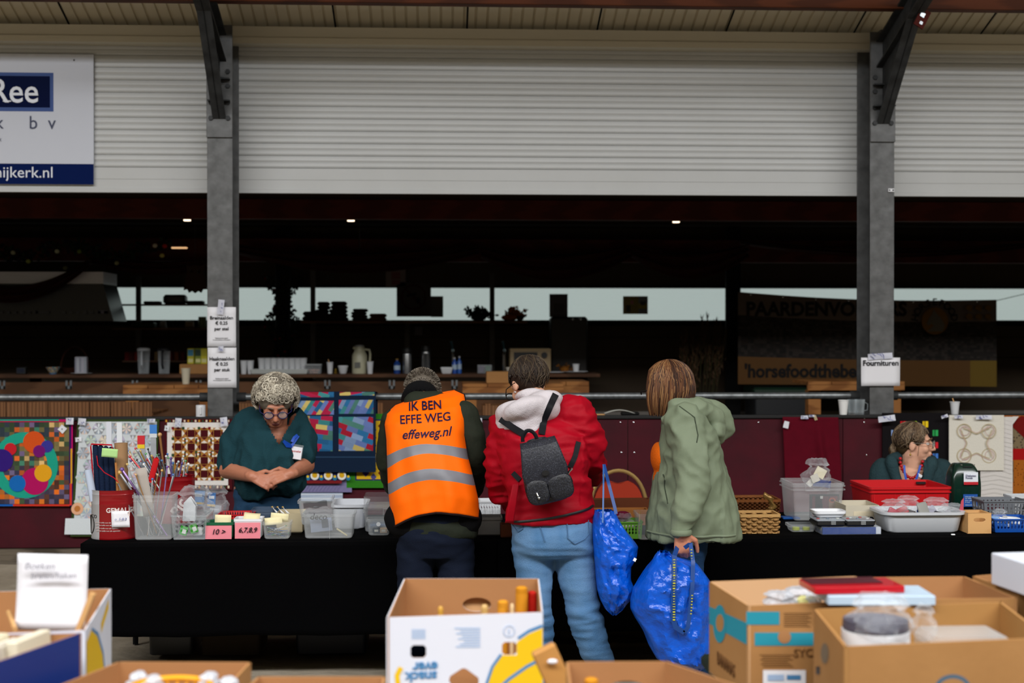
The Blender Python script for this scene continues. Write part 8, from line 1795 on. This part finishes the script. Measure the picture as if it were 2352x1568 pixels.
# right: turquoise printed box
fl5,fr5,br5,bl5=atz(1718,1391,ZR),V((1.17,3.60,0)),V((1.17,3.95,0)),atz(1629,1335,ZR)
t,_,p5=cbox('fruit_box','brown fruit box with turquoise bands and dark lettering, right of the blue bag',[fl5,fr5,br5,bl5],ZF,ZR,[M('pale inner cardboard','c8a078',.85),CARD],.006)
def painter(A,B,par):
    a=V((A.x,A.y,0)); b=V((B.x,B.y,0)); u=(b-a).normalized(); n=V((0,0,1)).cross(u)
    def f(px,py):
        d=ray(px,py); o=V((0,0,CAMZ)); k=(a-o).dot(n)/d.dot(n); P=o+d*k; return ((P-V((a.x,a.y,P.z))).dot(u),P.z)
    def put(pts,mat,name,off=.001):
        g=G(); g.prism([f(*q) for q in pts],0,None)
        for v in g.v: P_=a+u*v.x-n*off+V((0,0,v.z)); v.x,v.y,v.z=P_.x,P_.y,P_.z
        return build(g,name,mat,par,smooth=0)
    def word(s_,px,py,size,mat,**k):
        x,z=f(px,py); P_=a+u*x+V((0,0,z)); an=math.atan2(u.y,u.x); return text(s_,size,Matrix.Translation(P_)@Matrix.Rotation(an,4,'Z')@Matrix.Rotation(PI/2,4,'X')@Matrix.Translation((0,0,.001)),mat,par,**k)
    return put,word
put,word=painter(fl5,fr5,p5['front'])
q4=lambda x0,y0,x1,y1:[(x0,y0),(x1,y0),(x1,y1),(x0,y1)]
put(q4(1714,1404,1790,1434),TUR,'turquoise_band'); put(q4(1733,1452,1868,1482),TUR,'turquoise_band')
put([(1801+15*math.cos(2*PI*i/20),1462+15*math.sin(2*PI*i/20)) for i in range(20)],CI,'round_hole_print',.002)
for k in range(7): put(q4(1800,1407+k*5,1864-(k*7)%13,1408.4+k*5),DKP,'small_print_line')
for k in range(6): put(q4(1745+(k*5)%9,1503+k*5.2,1826-(k*11)%17,1504.4+k*5.2),DKP,'small_print_line')
word('SYC',1845,1500,.03,DKP)
put2,word2=painter(bl5,fl5,p5['left'])
put2([(1630,1392),(1716,1430),(1716,1480),(1630,1432)],TUR,'turquoise_band'); put2([(1654+15*math.cos(2*PI*i/20),1432+44*math.sin(2*PI*i/20)) for i in range(20)],TUR,'turquoise_disc',.0015); put2([(1655+9*math.cos(2*PI*i/20),1430+20*math.sin(2*PI*i/20)) for i in range(20)],CARD,'disc_centre',.002)
word2('BANANAS',1668,1527,.05,DKP,bold=.0005,sx=.72)
put(q4(1752,1538,1850,1608),WHITE,'white_label',.002); put(q4(1762,1548,1800,1562),PBL,'label_print',.003); put(q4(1806,1549,1838,1560),BLP,'label_print',.003)
# big plain box in front right
fl6,fr6,br6,bl6=atz(1940,1485,ZR),V((1.37,3.13,0)),atz(2301,1382,ZR),atz(1869,1398,ZR)
t,_,p6=cbox('cardboard_box','large plain brown cardboard box at the front right holding wrapped white goods',[fl6,fr6,br6,bl6],ZF,ZR,[M('tan inner cardboard','a87c48',.85,var=.2,vs=4),CARD],.007)
put,word=painter(fl6,fr6,p6['front']); put([(2188+42*math.cos(2*PI*i/24),1582+34*math.sin(2*PI*i/24)) for i in range(24)],M('dull blue print','4a6478',.7),'round_print'); put([(2188+34*math.cos(2*PI*i/24),1584+27*math.sin(2*PI*i/24)) for i in range(24)],CARD,'round_print_inside',.002)
put2,word2=painter(bl6,fl6,p6['left']); put2([(1895+9*math.cos(2*PI*i/20),1500+24*math.sin(2*PI*i/20)) for i in range(20)],M('grey print','7a6a58',.7),'oval_print'); put2(q4(1875,1530,1884,1548),BLACK,'dark_mark')
c=at(2020,1430,3.3); q=V((c.x,3.33,ZF+.006)); sp=thing('wrapped_spool','large white spool wrapped in clear and dark film in the front right box','spool',q); g=G(); g.lathe([(0,0),(.08,0),(.08,.225),(.0,.225)],q,28); build(g,'white_cylinder',WPLAS,sp); g=G(); g.lathe([(.0,.227),(.078,.229),(.076,.25),(.0,.262)],q,28); build(g,'dark_top',M('grey violet cap','4c4a58',.4),sp)
filmbag('plastic_bag','clear crinkled bag over the white spool in the front right box',2022,1424,150,118,3.31,60,d=.085,zmin=ZF+.1)
filmbag('plastic_bag','bunched clear plastic beside the white spool',2122,1430,56,84,3.36,61,d=.03,zmin=ZF+.05)
q=V((at(2210,1460,3.34).x,3.34,ZF+.006)); g=G(); g.rbox(q,.19,.16,.215,.02,b=.012); build(g,'clear_tub',CLEARM,label='clear lidded tub in the right half of the front right box',cat='tub'); g=G(); g.rbox(q+V((.0,0,.004)),.17,.13,.16,.01); build(g,'white_goods',M('white goods','d4d0cc',.7),label='white folded goods inside the clear lidded tub',cat='textile')
# boxes behind
cbox('cardboard_box','brown cardboard box behind the white and red flat boxes',[V((1.19,3.60,0)),V((1.49,3.60,0)),V((1.475,3.93,0)),V((1.19,3.93,0))],ZF,ZR,[CI,CARD],.006)
cbox('cardboard_box','brown cardboard box farthest back at the right edge',[V((1.51,3.64,0)),V((1.95,3.64,0)),V((1.95,4.06,0)),atz(2234,1322,1.035)],ZF,1.035,[CI,CARD],.006)
a=at(2334,1376,3.50); g=G(TM(a.x+.215,3.66,1.041,0,0,.10)); g.rbox((0,0,0),.34,.22,.083,.004,b=.002,n=1); wbx=thing('white_box','plain white box resting on the cardboard boxes at the right edge','box',(a.x+.215,3.66,1.041)); build(g,'box_body',M('white carton','d4dae6',.5),wbx)
# flat boxes and bags on the turquoise box
q=at(2010,1385,3.58); g=G(TM(q.x,3.585,ZR+.002,0,0,-.05)); g.rbox((0,0,0),.27,.15,.024,.004,b=.002); fb=thing('flat_box','flat pale blue and white box lying on the turquoise printed box','box',(q.x,3.58,ZR)); build(g,'box_body',M('pale blue carton','b0c4d6',.4),fb); 
q=at(1955,1360,3.60); g=G(TM(q.x,3.60,ZR+.027,0,0,.06)); g.rbox((0,0,0),.235,.13,.018,.003,b=.002); fr_=thing('flat_box','flat bright red box with a dark top lying on the pale blue one','box',(q.x,3.60,ZR+.03)); build(g,'box_body',M('glossy red carton','b00c1c',.3,coat=.4),fr_); g=G(TM(q.x-.02,3.615,ZR+.0455,0,0,.06)); g.rbox((0,0,0),.19,.08,.003,.002,b=.001); build(g,'dark_top_print',M('maroon top','4a1420',.3),fr_)
for i,(cx,cy,w2,h2,Y) in enumerate(((1790,1372,70,44,3.72),(1835,1366,70,50,3.76),(1868,1378,44,40,3.70))): filmbag('plastic_bag',['silvery clear bag in the left half of the turquoise printed box','silvery clear bag in the middle of the turquoise printed box','small clear bag with a yellow tint beside the flat boxes'][i],cx,cy+8,w2,h2,Y,70+i,d=.06,mat=M('silvery film','d4d8e0',.12,clear=.5,bump=1,bs=30))
g=G(); q=at(1856,1376,3.70); g.rbox((q.x,3.71,ZF+.006),.05,.05,q.z-ZF,.01); build(g,'yellow_pack',M('pale yellow pack','dcd890',.5),label='pale yellow pack under the clear bags in the turquoise printed box',cat='pack')
g=G(); q=at(1810,1385,3.72); g.rbox((.94,3.78,ZF+.008),.17,.17,.15,.02); build(g,'white_textile_pile',M('pale textile','b0acac',.8,bump=.5,bs=20),label='pale textile pile filling the turquoise printed box under the clear bags',cat='textile')
